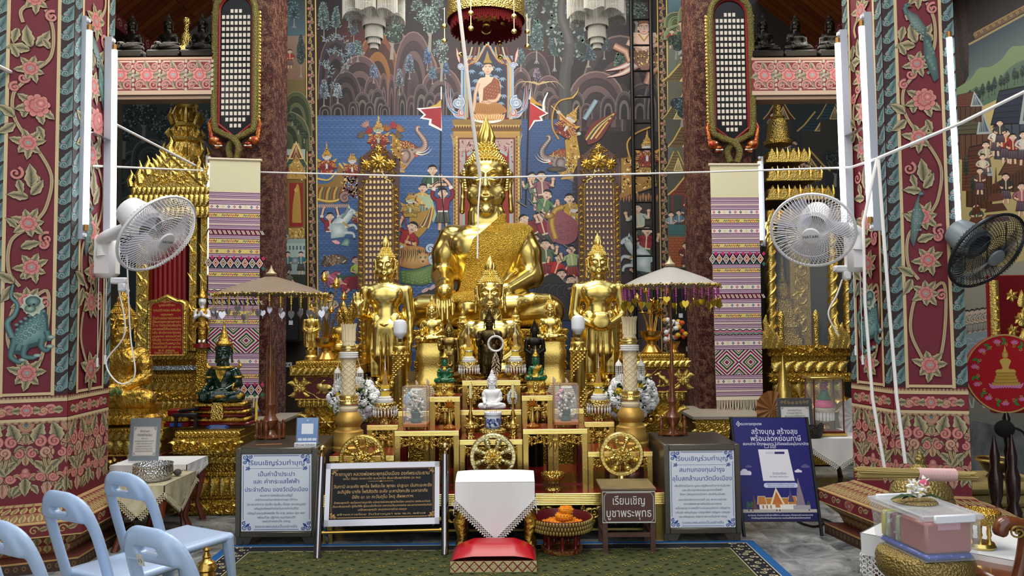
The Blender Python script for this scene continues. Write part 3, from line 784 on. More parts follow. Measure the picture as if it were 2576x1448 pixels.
def person(A,x,y,s,shirt='7a2430',skirt='2f4a3c',arms=(((-1.5,-1.6),(-2.2,-2.8),(-1.2,-3.4)),((1.5,-1.6),(2.2,-2.8),(1.2,-3.4))),rot=0,flip=1,skin='e6c8ae',legs=True,trim=None,look=.1,mous=False,hat=None):
 A.X=(x,-y,s*flip,s,rot);ink='1c1414'
 if legs:
  for sx in(-.6,.6):A.line([(sx,-6),(sx*1.3,-8.4)],.85,skin,edge='9a7058')
  A.poly([(-1.25,-3.8),(1.25,-3.8),(1.75,-6.8),(-1.75,-6.8)],ink);A.poly([(-1.15,-3.8),(1.15,-3.8),(1.62,-6.65),(-1.62,-6.65)],[mixc(C3(skirt),(1,1,1),.15)]*2+[C3(skirt)]*2)
  for k in range(3):A.line([(-.6+.6*k,-4.2),(-.85+.85*k,-6.5)],.1,ink)
 A.poly([(-.5,-.8),(-1.75,-1.35),(-1.3,-4.3),(1.3,-4.3),(1.75,-1.35),(.5,-.8)],ink)
 A.poly([(-.5,-.9),(-1.62,-1.45),(-1.2,-4.2),(1.2,-4.2),(1.62,-1.45),(.5,-.9)],shirt)
 A.line([(0,-.9),(.1,-4.2)],.3,trim or 'd9c8a0');A.line([(-1.15,-4.1),(1.15,-4.1)],.35,trim or mixc(C3(shirt),(0,0,0),.4))
 for ar in arms:
  q=smooth2(ar,4);m=len(q)*3//5
  A.line(q,1.0,ink);A.line(q[:m+1],.84,shirt,edge=mixc(C3(shirt),(0,0,0),.3));A.line(q[m:],.66,skin,edge='b08468')
  if trim:A.line(q[m-1:m+1],.9,trim)
  A.ell(q[-1],.48,.4,skin,'b08468',n=10)
 A.line([(0,-.8),(0,-1.2)],.75,skin)
 face(A,skin,look=look,mous=mous)
 if hat:A.poly([(-1.05,.45),(-.9,.95),(.9,.95),(1.05,.45),(.5,.7),(-.5,.7)],hat)
 A.X=None
GOLDS=['d9b860','a87c30','f0dc98','7c5420']
def ornate(A,pts,base,n=30,ln=.5,w=.12):
 A.poly(pts,'2c1a10');cx=sum(p[0]for p in pts)/len(pts);cy=sum(p[1]for p in pts)/len(pts)
 A.poly([(cx+(p[0]-cx)*.94,cy+(p[1]-cy)*.94)for p in pts],base)
 def pt():
  i=RND.randrange(len(pts));p,q=pts[i],pts[(i+1)%len(pts)];t=RND.random();k=RND.random()**.5*.9
  return cx+((p[0]*(1-t)+q[0]*t)-cx)*k,cy+((p[1]*(1-t)+q[1]*t)-cy)*k
 stipple(A,pt,n,ln,w,GOLDS)
def demon(A,x,y,s,flip=1,skin='c9cdd0',robe='8a2c28',spire=3.4,rot=0):
 A.X=(x,-y,s*flip,s,rot)
 ornate(A,[(-.7,-.9),(-2.3,-1.2),(-1.9,-4.6),(1.9,-4.6),(2.3,-1.2),(.7,-.9)],robe,90,.45,.14)
 for sg in(-1,1):
  A.line([(sg*2.0,-1.5),(sg*2.6,-3),(sg*1.0,-3.2),(sg*.2,-2.6)],.8,robe,edge='3a1414')
  for k in range(3):A.line([(sg*(2.0+.2*k)-.4,-1.9-.4*k),(sg*(2.0+.2*k)+.4,-1.9-.4*k)],.14,'e0c070')
  A.poly([(sg*1.4,-1.0),(sg*2.9,-.3),(sg*2.3,-1.5)],'c89c44')
 A.poly([(-.3,-2.2),(0,-1.7),(.3,-2.2),(.25,-3.2),(-.25,-3.2)],skin)
 face(A,skin,hair='6a4a1c',look=.05)
 A.line([(-.5,-.62),(0,-.5),(.5,-.62)],.22,'f0e8e0');A.line([(-.5,-.7),(0,-.78),(.5,-.7)],.14,'b03030')
 ornate(A,[(-1.25,-.4),(-1.45,.6),(-1.0,1.0),(-.7,.5),(.7,.5),(1.0,1.0),(1.45,.6),(1.25,-.4),(1.0,.35),(0,.65),(-1.0,.35)],'c8a048',26,.3,.12)
 ornate(A,[(-1.05,.6),(-.9,1.4),(-.55,1.6),(-.5,2.1),(-.28,2.3),(0,spire),(.28,2.3),(.5,2.1),(.55,1.6),(.9,1.4),(1.05,.6)],'c8a048',50,.35,.12)
 for k in range(3):A.line([(-.9+.3*k,.9+.5*k),(.9-.3*k,.9+.5*k)],.1,'7c3024')
 A.X=None
def elephant(A,x,y,s,flip=1,tone='a88878'):
 A.X=(x,-y,s*flip,s,0);ink='241a18'
 A.fan((-2.5,-1),[(-5,1.5),(-2.5,2.2),(-.2,1.6),(1.0,.6),(1.3,-.6),(.6,-2.0),(-.4,-3.2),(-1.6,-5),(-5,-6.5)],mixc(C3(tone),(1,1,1),.3),[C3(tone)]*9)
 tr=smooth2([(.5,-.2),(1.9,-.3),(3.1,.5),(3.3,2.0),(2.3,3.6),(1.3,4.9),(1.4,5.7),(2.1,5.6)])
 A.line(tr,1.55,ink,pw=lambda t:1.35-.95*t);A.line(tr,1.4,mixc(C3(tone),(1,1,1),.15),edge=mixc(C3(tone),(0,0,0),.35),pw=lambda t:1.35-.95*t)
 for k in range(4,38,2):
  p=tr[min(k,len(tr)-1)];A.ell((p[0]+.35*(1-k/50),p[1]-.2),.1,.16,'e8d8cc',n=6)
 A.line(smooth2([(1.0,-1.0),(2.6,-1.3),(4.2,-.7),(5.2,.5)]),.5,'f2eee4',edge='a89880',taper=True)
 A.line(smooth2([(1.2,-.7),(2.8,-.7),(4.0,.1),(4.6,1.0)]),.4,'f2eee4',edge='a89880',taper=True)
 A.poly([(1.0,-1.1),(1.7,-1.6),(1.2,-2.0),(.5,-1.5)],'b85a50')
 A.ell((-1.6,-1.6),1.4,1.9,mixc(C3(tone),(1,1,1),.25),mixc(C3(tone),(0,0,0),.25));A.line(smooth2([(-2.6,-.6),(-1.2,-.3),(-.5,-1.6),(-1.4,-3.2)]),.14,ink)
 ornate(A,[(-5,1.6),(-2.6,2.4),(-.2,1.9),(1.5,.6),(1.1,.2),(-.3,.5),(-1.0,.1),(-2.4,.2),(-5,-.4)],'8a4030',90,.4,.14)
 A.ell((.1,-.1),.42,.26,'e8dcc8',ink,n=10);A.ell((.1,-.1),.16,.18,'100c0c',n=8)
 ornate(A,[(-5,-2.6),(-3,-3.0),(-1.2,-4.4),(-1.6,-5.0),(-3.2,-4.0),(-5,-3.6)],'b88a40',40,.35,.12)
 A.line([(-5,-5.2),(-1.8,-5.6)],.5,'c09c50');A.X=None
def horse(A,x,y,s,flip=1):
 A.X=(x,-y,s*flip,s,0);c='dfe8e6';e='9ab0ae'
 A.line(smooth2([(-3,-3.5),(-1.6,-1.5),(0,0),(.9,1.2)]),2.0,c,edge=e,pw=lambda t:1.7-.9*t)
 A.fan((-1.8,-3.2),[(-3.6,-1.6),(-1.0,-1.4),(.3,-3),(-.6,-4.6),(-3.6,-5)],c,e)
 A.line([(.7,1.5),(1.5,1.2),(2.2,.6)],1.0,c,edge=e,pw=lambda t:1.2-.5*t);A.ell((1.3,1.25),.14,.12,'202020',n=6);A.poly([(.3,1.9),(.6,2.7),(.8,1.8)],c)
 for q in([(-.5,-2.4),(1.6,-1.9),(2.4,-3.1)],[(-.6,-3.6),(1.4,-3.8),(1.8,-5.0)]):A.line(smooth2(q),.7,c,edge=e,pw=lambda t:1.2-.6*t);A.ell(q[-1],.25,.25,'303030',n=6)
 A.line(smooth2([(-1.2,-.4),(-.2,.9),(.4,2.1)]),.6,'8aa0a0',edge='5a7070');A.line([(-.9,-1.2),(.6,-2.4)],.4,'c09a4c');A.X=None
def roof(A,x,y,w,h,col,trim='c8a85c',tiles=True):
 y=-y;P=[(x-w/2,y),(x-w*.34,y+h*.3),(x-w*.08,y+h),(x+w*.08,y+h),(x+w*.34,y+h*.3),(x+w/2,y)]
 A.poly(P,'1c1210');A.poly([(p[0]*.96+x*.04,p[1])for p in P],col)
 if tiles:
  for k in range(1,7):
   t=k/7;ww=w*(.5-.42*t**.6);A.line([(x-ww,y+h*t),(x+ww,y+h*t)],h*.035,mixc(C3(col),(0,0,0),.45))
  for k in range(-5,6):A.line([(x+k*w*.085,y+1),(x+k*w*.014,y+h)],w*.008,mixc(C3(col),(0,0,0),.4))
 A.line([P[0],P[1],P[2]],w*.035,trim);A.line([P[5],P[4],P[3]],w*.035,trim)
def gable(A,x,y,w,h,col,trim='d8c080'):
 y=-y;A.poly([(x-w/2,y),(x,y+h),(x+w/2,y)],trim);A.poly([(x-w*.36,y+h*.06),(x,y+h*.8),(x+w*.36,y+h*.06)],col)
 for k in range(-2,3):A.line([(x+k*w*.1,y+h*.08),(x,y+h*.7)],w*.02,trim)
def strip(A,x0,x1,y0,y1,dx0=0):
 sh=lambda y:dx0*(y-y0)/(y1-y0)
 def R(a,b,c):A.raw([(a+sh(y0),-y0),(b+sh(y0),-y0),(b+sh(y1),-y1),(a+sh(y1),-y1)],[(0,1,2,3)],[C3(c)]*4)
 R(x0,x1,'c9a850');w=x1-x0;R(x0+w*.1,x1-w*.1,'2c1418')
 y=y0+8;k=0;c=(x0+x1)/2
 while y<y1:
  f=(-1)**k;cx=c+sh(y)
  A.spiral((cx+f*w*.14,-y),w*.22,1.57,1.2,w*.1,'c9ac7c','8a6c44',flip=f,n=9,ink='2c1418')
  A.leaf((cx,-y-4),-pi/2-f*.6,w*.5,w*.22,'b8a878','5c6440',lobes=2,bend=f,vein=False)
  if k%2==0:A.ell((cx-f*w*.2,-y),w*.16,w*.16,'d0968c','8a4a48',n=8)
  y+=w*.62;k+=1
 R(x1-w*.12,x1,'d8bc64');R(x0,x0+w*.08,'d8bc64')
A=Art(wallframe(11.0),step=4e-6)
A.rect(560,-1150,2000,60,'241c18')
A.rect(790,-300,1660,60,'1c1618','221a1c')
for x,b,w,h,c in((850,140,110,150,'4a1c18'),(900,120,150,150,'5a2620'),(1110,150,180,140,'3a2428'),(1330,140,180,150,'3c1c20'),(1560,200,170,180,'3a1e1c')):
 A.ell((x,-b),w*.6,h*.6,c,'1c1618')
ROCK=['5c4648','3c2c30','64504e','30242a','4c3c3e'];ROCKB=['7a4a30','4a2c22','8a5c30','3c2420','6a4428'];ROCKD=['3c3034','281e24','4a3c3c','201a1e','342a2c']
for x,b,w,h,c in((845,250,90,160,ROCKD),(1010,260,190,170,ROCK),(950,280,110,200,ROCKB),(1040,270,100,190,ROCK),(905,290,120,150,ROCK),(870,290,80,110,ROCKD),(1110,290,110,120,ROCK),(1560,330,200,240,ROCKD),(1500,320,150,140,ROCK),(1345,290,90,160,ROCKD),(1380,300,80,110,ROCK),(1620,330,110,120,ROCKD),(1310,280,60,110,ROCK)):
 hill(A,x,b,w,h,c)
for x,h,w in((935,100,40),(965,108,22),(985,105,18),(1003,100,20),(950,70,34),(912,60,40),(895,38,20),(930,36,26),(958,48,30),(888,36,22),(1035,52,24),(1060,80,40),(1082,60,34),(1105,58,30),(850,32,36),(818,26,30),(1130,70,30),(968,28,24),(1012,60,22),(1150,60,30),(1330,50,36),(1358,70,30),(1395,60,36),(1420,50,30),(1450,70,40),(1475,40,30),(1530,60,40),(1570,70,44),(1610,60,50),(1640,90,40)):
 hill(A,x,292 if x<1200 else 300,w,h,ROCK if int(x)%2 else['4c4446','2c2428','6a605c','241e22'],bands=4,sharp=.5)
for x,b,h,w,c in((815,105,100,36,'7c9494'),(845,95,80,30,'7c9890'),(810,70,66,26,'869c98'),(878,70,60,30,'6c8684'),(890,110,70,28,'6c8088'),(900,156,56,36,'78908c'),(884,158,54,26,'6a7c90'),(940,210,50,28,'8a9ac0'),(815,268,70,30,'9aa4b4'),(850,260,52,28,'b8bcc4'),(1030,200,66,30,'8494ac'),(1005,240,70,26,'9498a4'),(1075,178,60,26,'5c7cb8'),(1088,212,46,24,'6c94b0'),(1120,200,46,28,'5c84b0'),(1100,40,60,40,'7c8a84'),(1050,46,56,40,'6c7c78'),(1350,160,110,46,'5c8078'),(1395,180,130,40,'50706c'),(1460,130,60,30,'56706c'),(1480,170,60,50,'50666c'),(1520,150,70,30,'4c6064'),(1560,190,60,40,'54745c'),(1630,190,50,50,'4e6a54'),(1350,215,46,26,'9a7a98'),(1310,180,60,30,'5c7c7c')):
 conifer(A,x,b,h,w,c,n=70)
for x,b,h,w,c in((985,150,110,80,'5c7460'),(1080,130,120,80,'7c9890'),(1110,205,110,56,'8c9c94'),(1330,90,110,70,'6c7c70'),(1425,290,320,150,'66746c'),(1500,110,100,60,'4c5c54'),(1600,90,90,70,'44584c'),(1010,60,60,40,'5e7458')):
 roundtree(A,x,b,h,w,c,n=110,lobes=5)
A.line(smooth2([(1424,-300),(1420,-200),(1432,-110),(1412,-40),(1416,20)]),26,'5c5a56',edge='343434',pw=lambda t:1.3-.6*t)
for k in range(8):A.line(smooth2([(1416+k*2.4,-292),(1414+k*2.2,-200),(1424+k*2,-110)]),.8,'2c2c2c')
for k in range(7):A.line(smooth2([(1355,-212),(1355+14*(k-3),-205),(1355+22*(k-3),-216-3*abs(k-3))]),3,'c0a878',taper=True)
for q in([(820,-100),(850,-92),(872,-110),(880,-150)],[(830,-130),(850,-128),(866,-150),(872,-180)],[(808,-160),(822,-160),(836,-200),(846,-240)]):
 q=smooth2(q)
 def pt():p=RND.choice(q);return p[0]+RND.uniform(-5,5),p[1]+RND.uniform(-4,4)
 stipple(A,pt,80,9,1.5,['8498a0','6c848c','9cacb0'])
A.rect(790,-1150,1180,-290,'33507c','3a5a8a');A.rect(1270,-880,1440,-300,'2c3a58','34507c')
A.rect(1440,-900,1660,-420,'4a3f3c','322c30')
def waves(x0,x1,y0,y1,st,cols):
 v=[];f=[];c=[]
 r=0;y=y0
 while y<y1:
  x=x0+(st*.6 if r%2 else 0)
  while x<x1:
   for q in(1,.68,.36):
    for i in range(7):
     a=pi*(.08+.84*i/6)
     for e in(1,.86):v.append((x+st*.6*q*cos(a)*(.5+.5*e),-y+st*.52*q*sin(a)*e))
     c+=[C3(cols[(r+int(q*9))%len(cols)])]*2
    b=len(v)-14
    f+=[(b+2*i,b+2*i+1,b+2*i+3,b+2*i+2)for i in range(6)]
   x+=st*1.2
  y+=st*.55;r+=1
 A.raw(v,f,c)
waves(796,1175,300,700,11,['5c7cac','6c8cb8','5070a0']);waves(796,1175,700,890,12,['6c8cb8','86a8cc']);waves(1290,1445,310,640,11,['4c5c7c','5c6c8c'])
waves(1290,1400,640,760,11,['4c5c7c','5c6c8c'])
A.rect(1140,-1000,1308,-330,'b08a4c')
A.rect(1152,-1000,1296,-346,'6c3c2c');A.rect(1156,-1000,1292,-350,'b89a90')
def pt():return RND.uniform(1158,1290),RND.uniform(-420,-352)
stipple(A,pt,240,7,3,['8a5c68','d0a8a8','6a3c44','c8b0a8'])
A.poly(smooth2([(1165,-1000),(1165,-420),(1172,-390),(1195,-375),(1212,-352),(1224,-330),(1238,-352),(1256,-375),(1278,-390),(1286,-420),(1286,-1000)]),'9ab0b0')
A.poly(smooth2([(1170,-1000),(1170,-420),(1177,-394),(1198,-379),(1214,-356),(1224,-336),(1236,-356),(1253,-379),(1274,-394),(1281,-420),(1281,-1000)]),'98242c')
for i,(a,b,y0,y1)in enumerate(((1138,1312,300,314),(1142,1308,314,322),(1136,1314,322,330),(1144,1306,330,336))):A.rect(a,-y1,b,-y0,['8a6c38','c8a458','6c4c24','b89048'][i])
for k in range(26):A.poly([(1140+k*6.6,-322),(1143.3+k*6.6,-314),(1146.6+k*6.6,-322)],'5c3c1c')
for y in range(345,760,9):
 for x0 in(1141,1297):
  for k in range(2):A.ell((x0+3+k*5,-y),2.2,3.2,'dcc078' if k else '6c4c20',n=6)
for sg,x0 in((-1,1146),(1,1302)):
 for k in range(4):A.line(smooth2([(x0,-344-k*4),(x0+sg*6,-350-k*5),(x0+sg*(14-k*2),-336+k*2)]),4,'d8c080',edge='6c4c20',taper=True)
A.rect(1166,-300,1290,-140,'7c9ab0');A.rect(1170,-300,1286,-145,'c8a458');A.rect(1174,-300,1280,-150,'6c1c24')
arch=smooth2([(1180,-296),(1180,-180),(1184,-164),(1200,-158),(1212,-140),(1226,-118),(1240,-140),(1254,-158),(1270,-164),(1274,-180),(1274,-296)])
for k,c in((1.16,'7c98a8'),(1.09,'c0a050'),(1.05,'7c1c24'),(1.0,'1c2a40')):A.poly([(1227+(p[0]-1227)*k,-210+(p[1]+210)*k if p[1]>-290 else p[1])for p in arch],c)
for k in range(26):
 x,y=1186+(k*37)%84,150+(k*53)%130
 if abs(x-1227)>42 or y>150:
  for j in range(4):A.leaf((x,-y),-pi/2+(j-1.5)*.6,13,4,'9cb4c8','5c7894',lobes=1,vein=False)
for sg in(-1,1):
 for k in range(4):A.line(smooth2([(1226+sg*(20+9*k),-118),(1226+sg*(24+10*k),-140),(1226+sg*(38+9*k),-160)]),5,['c8a458','8a2c2c','d8c8a0','6c1c24'][k],edge='3c2018')
 bx=1226+sg*66
 for k,c in enumerate(('5c80a8','a02c34','5c80a8')):
  A.line(smooth2([(bx-sg*8,-292+k*3),(bx+sg*14,-290+k*3),(bx+sg*(24+5*k),-262),(bx+sg*(28+6*k),-222+k*9)]),11,'e8e4dc',taper=True)
  A.line(smooth2([(bx-sg*8,-292+k*3),(bx+sg*14,-290+k*3),(bx+sg*(24+5*k),-262),(bx+sg*(28+6*k),-222+k*9)]),8,c,taper=True)
 A.spiral((bx+sg*8,-258),15,1.5,1.4,10,'4c74a4','e0e0e0',flip=sg);A.spiral((bx-sg*2,-284),9,1.5,1.2,7,'a02c34','e0d0c0',flip=-sg)
 A.line([(bx-sg*2,-285),(bx-sg*2,-170)],5,'6c8cac',edge='c8d4dc');A.spiral((bx,-166),9,0,1.3,6,'4c74a4','dcdcdc',flip=sg);A.leaf((bx+sg*4,-158),pi/2+sg*-.2,40,9,'a83038','d8c8c0',lobes=2,vein=False)
A.ell((1227,-296),42,14,'e8e4d8');A.ell((1227,-293),38,11,'c8863c')
for k in range(13):A.leaf((1227+(k-6)*5.6,-302),pi/2+(6-k)*.09,20,9,'f0d8a0','c06c2c',lobes=1,vein=False)
sk='dfbca0'
A.poly(smooth2([(1182,-283),(1186,-266),(1208,-256),(1227,-252),(1250,-258),(1268,-268),(1272,-283),(1227,-288)]),'a8743c')
for k in range(16):A.line([(1190+k*5,-284),(1194+k*5,-264)],.8,'6c3c1c')
A.poly(smooth2([(1206,-258),(1204,-235),(1200,-212),(1206,-198),(1220,-194),(1240,-194),(1256,-202),(1260,-225),(1254,-250),(1228,-262)]),sk)
A.poly([(1216,-222),(1236,-206),(1242,-194),(1256,-202),(1260,-225),(1256,-254),(1214,-256)],'84482c')
for k in range(60):A.ell((1220+(k*17)%38,-212-(k*29)%42),.9,.9,'c8985c',n=5)
A.line(smooth2([(1204,-208),(1196,-235),(1194,-258),(1190,-280)]),9,sk,edge='a87c60');A.line(smooth2([(1258,-236),(1248,-252),(1226,-254)]),9,sk,edge='a87c60');A.ell((1222,-256),12,4,sk,'a87c60')
A.line([(1226,-196),(1226,-184)],10,sk);A.X=(1227,-172,12,14,0);face(A,sk,hair='3c2c1c',look=0);A.X=None
A.poly([(1216,-158),(1220,-148),(1226,-126),(1232,-148),(1238,-158)],'9c7c34')
person(A,830,545,9,'8a2a34',legs=False,arms=(((-1.4,-1.5),(-2.3,-.2),(-1.7,2.6)),((1.4,-1.5),(2.4,-.2),(1.8,2.6))),trim='d8d0c8')
A.poly(smooth2([(796,-505),(830,-512),(858,-500),(868,-470),(862,-432),(852,-410),(846,-440),(826,-460),(796,-462)]),'8a6a34')
for k in range(10):A.line(smooth2([(798+k*6,-504+k*.4),(800+k*6,-484),(806+k*6,-470)]),3,['7c2c24','c8a854','3c5a48'][k%3])
A.line(smooth2([(796,-500),(832,-506),(858,-494),(870,-440),(853,-410)]),4,'d8b860');A.line(smooth2([(796,-448),(826,-452),(846,-432)]),4,'d8b860')
for k in range(16):A.leaf((798+k*5.2,-512),-pi/2,12,5,'d8c8b0','8a3c34',lobes=1,vein=False)
demon(A,822,395,9,spire=4.6);demon(A,886,405,8.5,spire=1.8)
def pt():return RND.uniform(862,908),RND.uniform(-500,-440)
stipple(A,pt,160,9,3,['c8a060','8a4a3c','e0d0b0','6c2c24'])
A.spiral((868,-497),13,1,1.3,10,'a88880','5c4440')
horse(A,872,545,11);demon(A,900,540,5,spire=1.4,skin='d8d098')
A.fan((846,-655),smooth2([(806,-668),(815,-650),(840,-640),(862,-642),(874,-655),(868,-664),(848,-662),(830,-670)]),'8a7868','4c4038');A.ell((852,-648),3,2,'e8d8a0');stipple(A,lambda:(RND.uniform(812,850),RND.uniform(-668,-645)),60,7,2,['3c302c','a89078','c8a070'])
A.line([(862,-660),(870,-654)],2,'f0ece0');A.ell((873,-652),3,3.5,'6c4c44')
A.leaf((856,-612),pi-.3,24,12,'d88c9c','e8c0c0',lobes=2,vein=False);A.fan((872,-612),smooth2([(856,-616),(868,-600),(880,-604),(876,-620)]),'a8c8b8','4c7c70')
person(A,820,690,9,'b85c78',legs=False,rot=1.0,mous=True,trim='e0a8b8');A.poly([(845,-690),(876,-694),(900,-684),(900,-714),(850,-716)],'3c6048');person(A,852,708,9,'a8384c',legs=False,rot=1.2)
person(A,894,655,8,'b8cc58',rot=.3,hat='8a2c30',mous=True);A.poly([(878,-700),(904,-690),(906,-730),(870,-722)],'7c2434')
person(A,832,745,8,'c8bca8',legs=False,mous=True)
elephant(A,1036,376,10);ornate(A,[(985,-330),(1006,-350),(1012,-400),(1004,-430),(985,-420)],'a87c34',60,8,3)
demon(A,952,328,10,spire=4.2,skin='9cb4a4')
for x,y,c,a in((925,320,'e0b8a8',2.2),(935,335,'b83c34',2.4),(985,322,'c03c34',.9),(1000,330,'c88c34',.8),(970,330,'b87c30',1.2),(915,345,'50785c',2.4),(995,345,'50785c',.7)):
 for k in range(5):A.leaf((x,-y),a+(k-2)*.35,20,6,c,'7c2c24',lobes=1,vein=False)
A.line([(1104,-700),(1110,-250)],4,'1c1418');A.line([(1110,-250),(1110,-218)],3,'d8d8d8')
A.poly([(1110,-250),(1098,-262),(1076,-270),(1110,-278)],'c8a040');A.poly([(1110,-268),(1048,-272),(1066,-288),(1056,-298),(1080,-302),(1078,-314),(1112,-330)],'e8e0dc');A.poly([(1110,-270),(1058,-275),(1072,-289),(1064,-295),(1086,-299),(1085,-310),(1110,-324)],'9c2630')
person(A,1088,428,11,'3c5c44','2c4438',legs=False,arms=(((-1.4,-1.5),(-2.0,-3.0),(-.2,-3.6),(1.6,-2.6)),((1.4,-1.5),(2.0,-2.8),(1.8,-1.2))),trim='c8d0b0')
person(A,1064,474,10,'d0a458','7c8a6c',rot=-.1,arms=(((-1.4,-1.5),(-2.2,-3),(-1,-4)),((1.4,-1.5),(1.9,-3),(1.2,-4.4))),look=-.2,mous=True);A.poly([(1046,-488),(1066,-494),(1084,-488),(1098,-540),(1090,-560),(1074,-520)],'a8b890')
person(A,1114,486,11,'8a2432','4a5444',arms=(((-1.4,-1.5),(-2.4,-.6),(-1.6,1.8),(.6,2.0)),((1.4,-1.5),(2.3,-.2),(1.4,2.2),(.2,3.4))),trim='e0d8d0')
A.line([(1106,-420),(1122,-600)],3.5,'1c1418')
A.poly(smooth2([(1030,-540),(1070,-530),(1092,-520),(1084,-560),(1050,-600),(1030,-590)]),'a8843c');
for k in range(8):A.line(smooth2([(1035+k*6,-560-k*2),(1046+k*5,-575+k*2),(1075+k*2,-540+k*3)]),3,['8a2c2c','dcc070','3c5c4c'][k%3])
demon(A,1032,505,9,skin='b8ccb0',robe='a88c3c',spire=1.9)
person(A,1038,572,12,'9c2a30','d8dcd8',rot=-.45,mous=True,trim='c8a850',arms=(((-1.4,-1.5),(-2.6,-1.2),(-2.8,1)),((1.4,-1.5),(2.2,-2.8),(.2,-3.2))))
A.line([(1012,-530),(1062,-705)],3,'8a2c30')
A.fan((1040,-650),smooth2([(1006,-625),(1030,-618),(1066,-622),(1086,-640),(1090,-660),(1070,-668),(1040,-676),(1008,-670)]),'d8b070','b07c40')
for k in range(16):x=1008+k*5;A.line(smooth2([(x,-622-(k%3)*2),(x+3,-636),(x-1,-652-(k%2)*9)]),2.2,'2c2018',taper=2)
A.ell((1064,-650),16,16,'e0bc84','b88850')
for sg in(-1,1):A.ell((1064+sg*6,-647),3.5,3.5,'e8e8c8','3c3018');A.ell((1064+sg*6,-647),1.4,1.6,'101010')
A.poly([(1060,-655),(1068,-655),(1064,-661)],'6c2c28');[A.line([(1064+sg*5,-638+k*2),(1064+sg*13,-634+k*3)],1.4,'2c2018')for sg in(-1,1)for k in range(3)]
A.fan((1050,-690),smooth2([(1006,-680),(1040,-678),(1080,-668),(1100,-660),(1098,-690),(1070,-716),(1010,-712)]),'8ca868','4c6c3c')
for k in range(40):A.ell((1012+(k*23)%80,-684-(k*13)%28),4,3,'9cbc74','54743c',n=8)
for k in range(7):A.spiral((1082+(k*17)%40,-626-(k*29)%60),12,k,1.2,7,'8cb4dc','d8ecf8')
A.poly(smooth2([(1030,-760),(1060,-735),(1100,-720),(1140,-700),(1160,-720),(1180,-800),(1040,-800)]),'3a3c3e')
for k in range(5):A.leaf((1060+k*20,-735+k*6),.5+.2*k,26,9,'e8dcd8','c88a8a',lobes=2,vein=False)
A.poly([(1332,-255),(1380,-285),(1362,-294),(1366,-304),(1346,-306),(1328,-332)],'ece4e0');A.poly([(1332,-258),(1374,-285),(1356,-293),(1360,-301),(1343,-302),(1330,-326)],'b02c30');A.poly([(1332,-238),(1350,-256),(1378,-272),(1332,-258)],'c09030')
A.line([(1322,-520),(1332,-225)],4,'15100f');A.line([(1332,-250),(1336,-218)],5,'d0d0d0',taper=True);A.line(smooth2([(1368,-278),(1368,-256),(1378,-232)]),7,'e4e4e4',pw=lambda t:1-.6*t)
elephant(A,1395,396,9.5,flip=-1,tone='84726c')
ornate(A,[(1420,-350),(1450,-330),(1462,-400),(1440,-440),(1425,-420)],'b08a3c',60,8,3)
A.poly(smooth2([(1470,-345),(1490,-310),(1530,-290),(1552,-282),(1536,-310),(1510,-350),(1480,-365)]),'6c3030');[A.line(smooth2([(1474+k*6,-352+k),(1500+k*5,-318),(1545-k*4,-286-k*5)]),4,['c8a854','3c4c4c','d8c070','7c2c2c'][k%4])for k in range(5)]
demon(A,1436,300,10.5,flip=-1,skin='c8ccc8',robe='7c2c28',rot=-.5,spire=4.2)
for q in([(1446,-318),(1420,-300),(1405,-282)],[(1430,-322),(1440,-340),(1456,-336)]):A.line(q,9,'8a3c2c',edge='c8a050');A.ell(q[-1],6,5,'d8dcd4','8a8a80')
A.line(smooth2([(1440,-246),(1408,-254),(1392,-280),(1390,-320),(1406,-350)]),5,'c8a048',edge='6c4818');A.line([(1386,-266),(1440,-312)],2,'d8bc70');A.line(smooth2([(1440,-246),(1452,-232),(1456,-218)]),5,'c8a048',taper=True)
A.line([(1470,-300),(1500,-252)],12,'9cb4bc',edge='5c7480')
for(x,y,s,sh,sk_,ro,fl,mo)in((1338,445,10,'6c8c70','3c5a48',.2,1,False),(1362,444,11,'8a5c64','5c3038',.1,-1,True),(1376,490,11,'5c8458','3c4a40',-.3,1,True),(1358,545,11,'8a2838','2c4034',.3,-1,False),(1318,552,11,'7c2c34','3c3030',.6,-1,False),(1345,600,9,'7c8c78','6c2c34',.1,1,False),(1372,615,11,'54684c','7c2830',.1,-1,False),(1408,650,10,'b02c2c','2c4a44',-.3,-1,True),(1436,628,10,'a0b07c','8a2c2c',.1,1,True),(1412,690,11,'4c5c54','6c3038',.1,1,True),(1436,705,11,'8a7060','3c5c70',.3,-1,False),(1432,500,11,'b08c30','8a6c30',.05,1,True),(1602,525,11,'a8b4a4','3c4c3c',.15,-1,False),(1628,580,11,'8a2434','2c4438',-.1,1,True),(1602,655,10,'2c4438','6c2430',.7,1,True),(1352,690,9,'9c5c50','3c3c44',.2,1,False)):
 person(A,x,y,s,sh,sk_,rot=ro,flip=fl,mous=mo,trim='d0c0a0' if s>10 else None,look=.15,arms=(((-1.4,-1.5),(-2.2,-2.4),(-2.6,-.8)),((1.4,-1.5),(2.4,-2.2),(2.7,-.6))))
for q in([(1310,-400),(1312,-500)],[(1330,-470),(1380,-540)],[(1300,-505),(1326,-520)],[(1330,-500),(1385,-570)],[(1395,-600),(1440,-630)]):A.line(q,4,'241c1a');A.line(q,2,'8a8480')
demon(A,1444,528,8.5,robe='b09038',skin='d0d8d0',spire=1.8,flip=-1)
A.poly(smooth2([(1400,-520),(1376,-560),(1386,-600),(1420,-615),(1450,-600),(1452,-560),(1430,-540)]),'8a5058')
for k in range(26):A.ell((1390+(k*19)%56,-556-(k*11)%50),5,4,'a8686c','6c3840',n=8)
A.line(smooth2([(1398,-600),(1388,-560),(1396,-530),(1416,-520)]),14,'c8a850',edge='7c5420');A.ell((1382,-542),14,9,'c8a850','6c4418');A.ell((1380,-538),3,3,'f0ece0',n=8)
A.ell((1400,-425),26,7,'5c5444','3c3834')
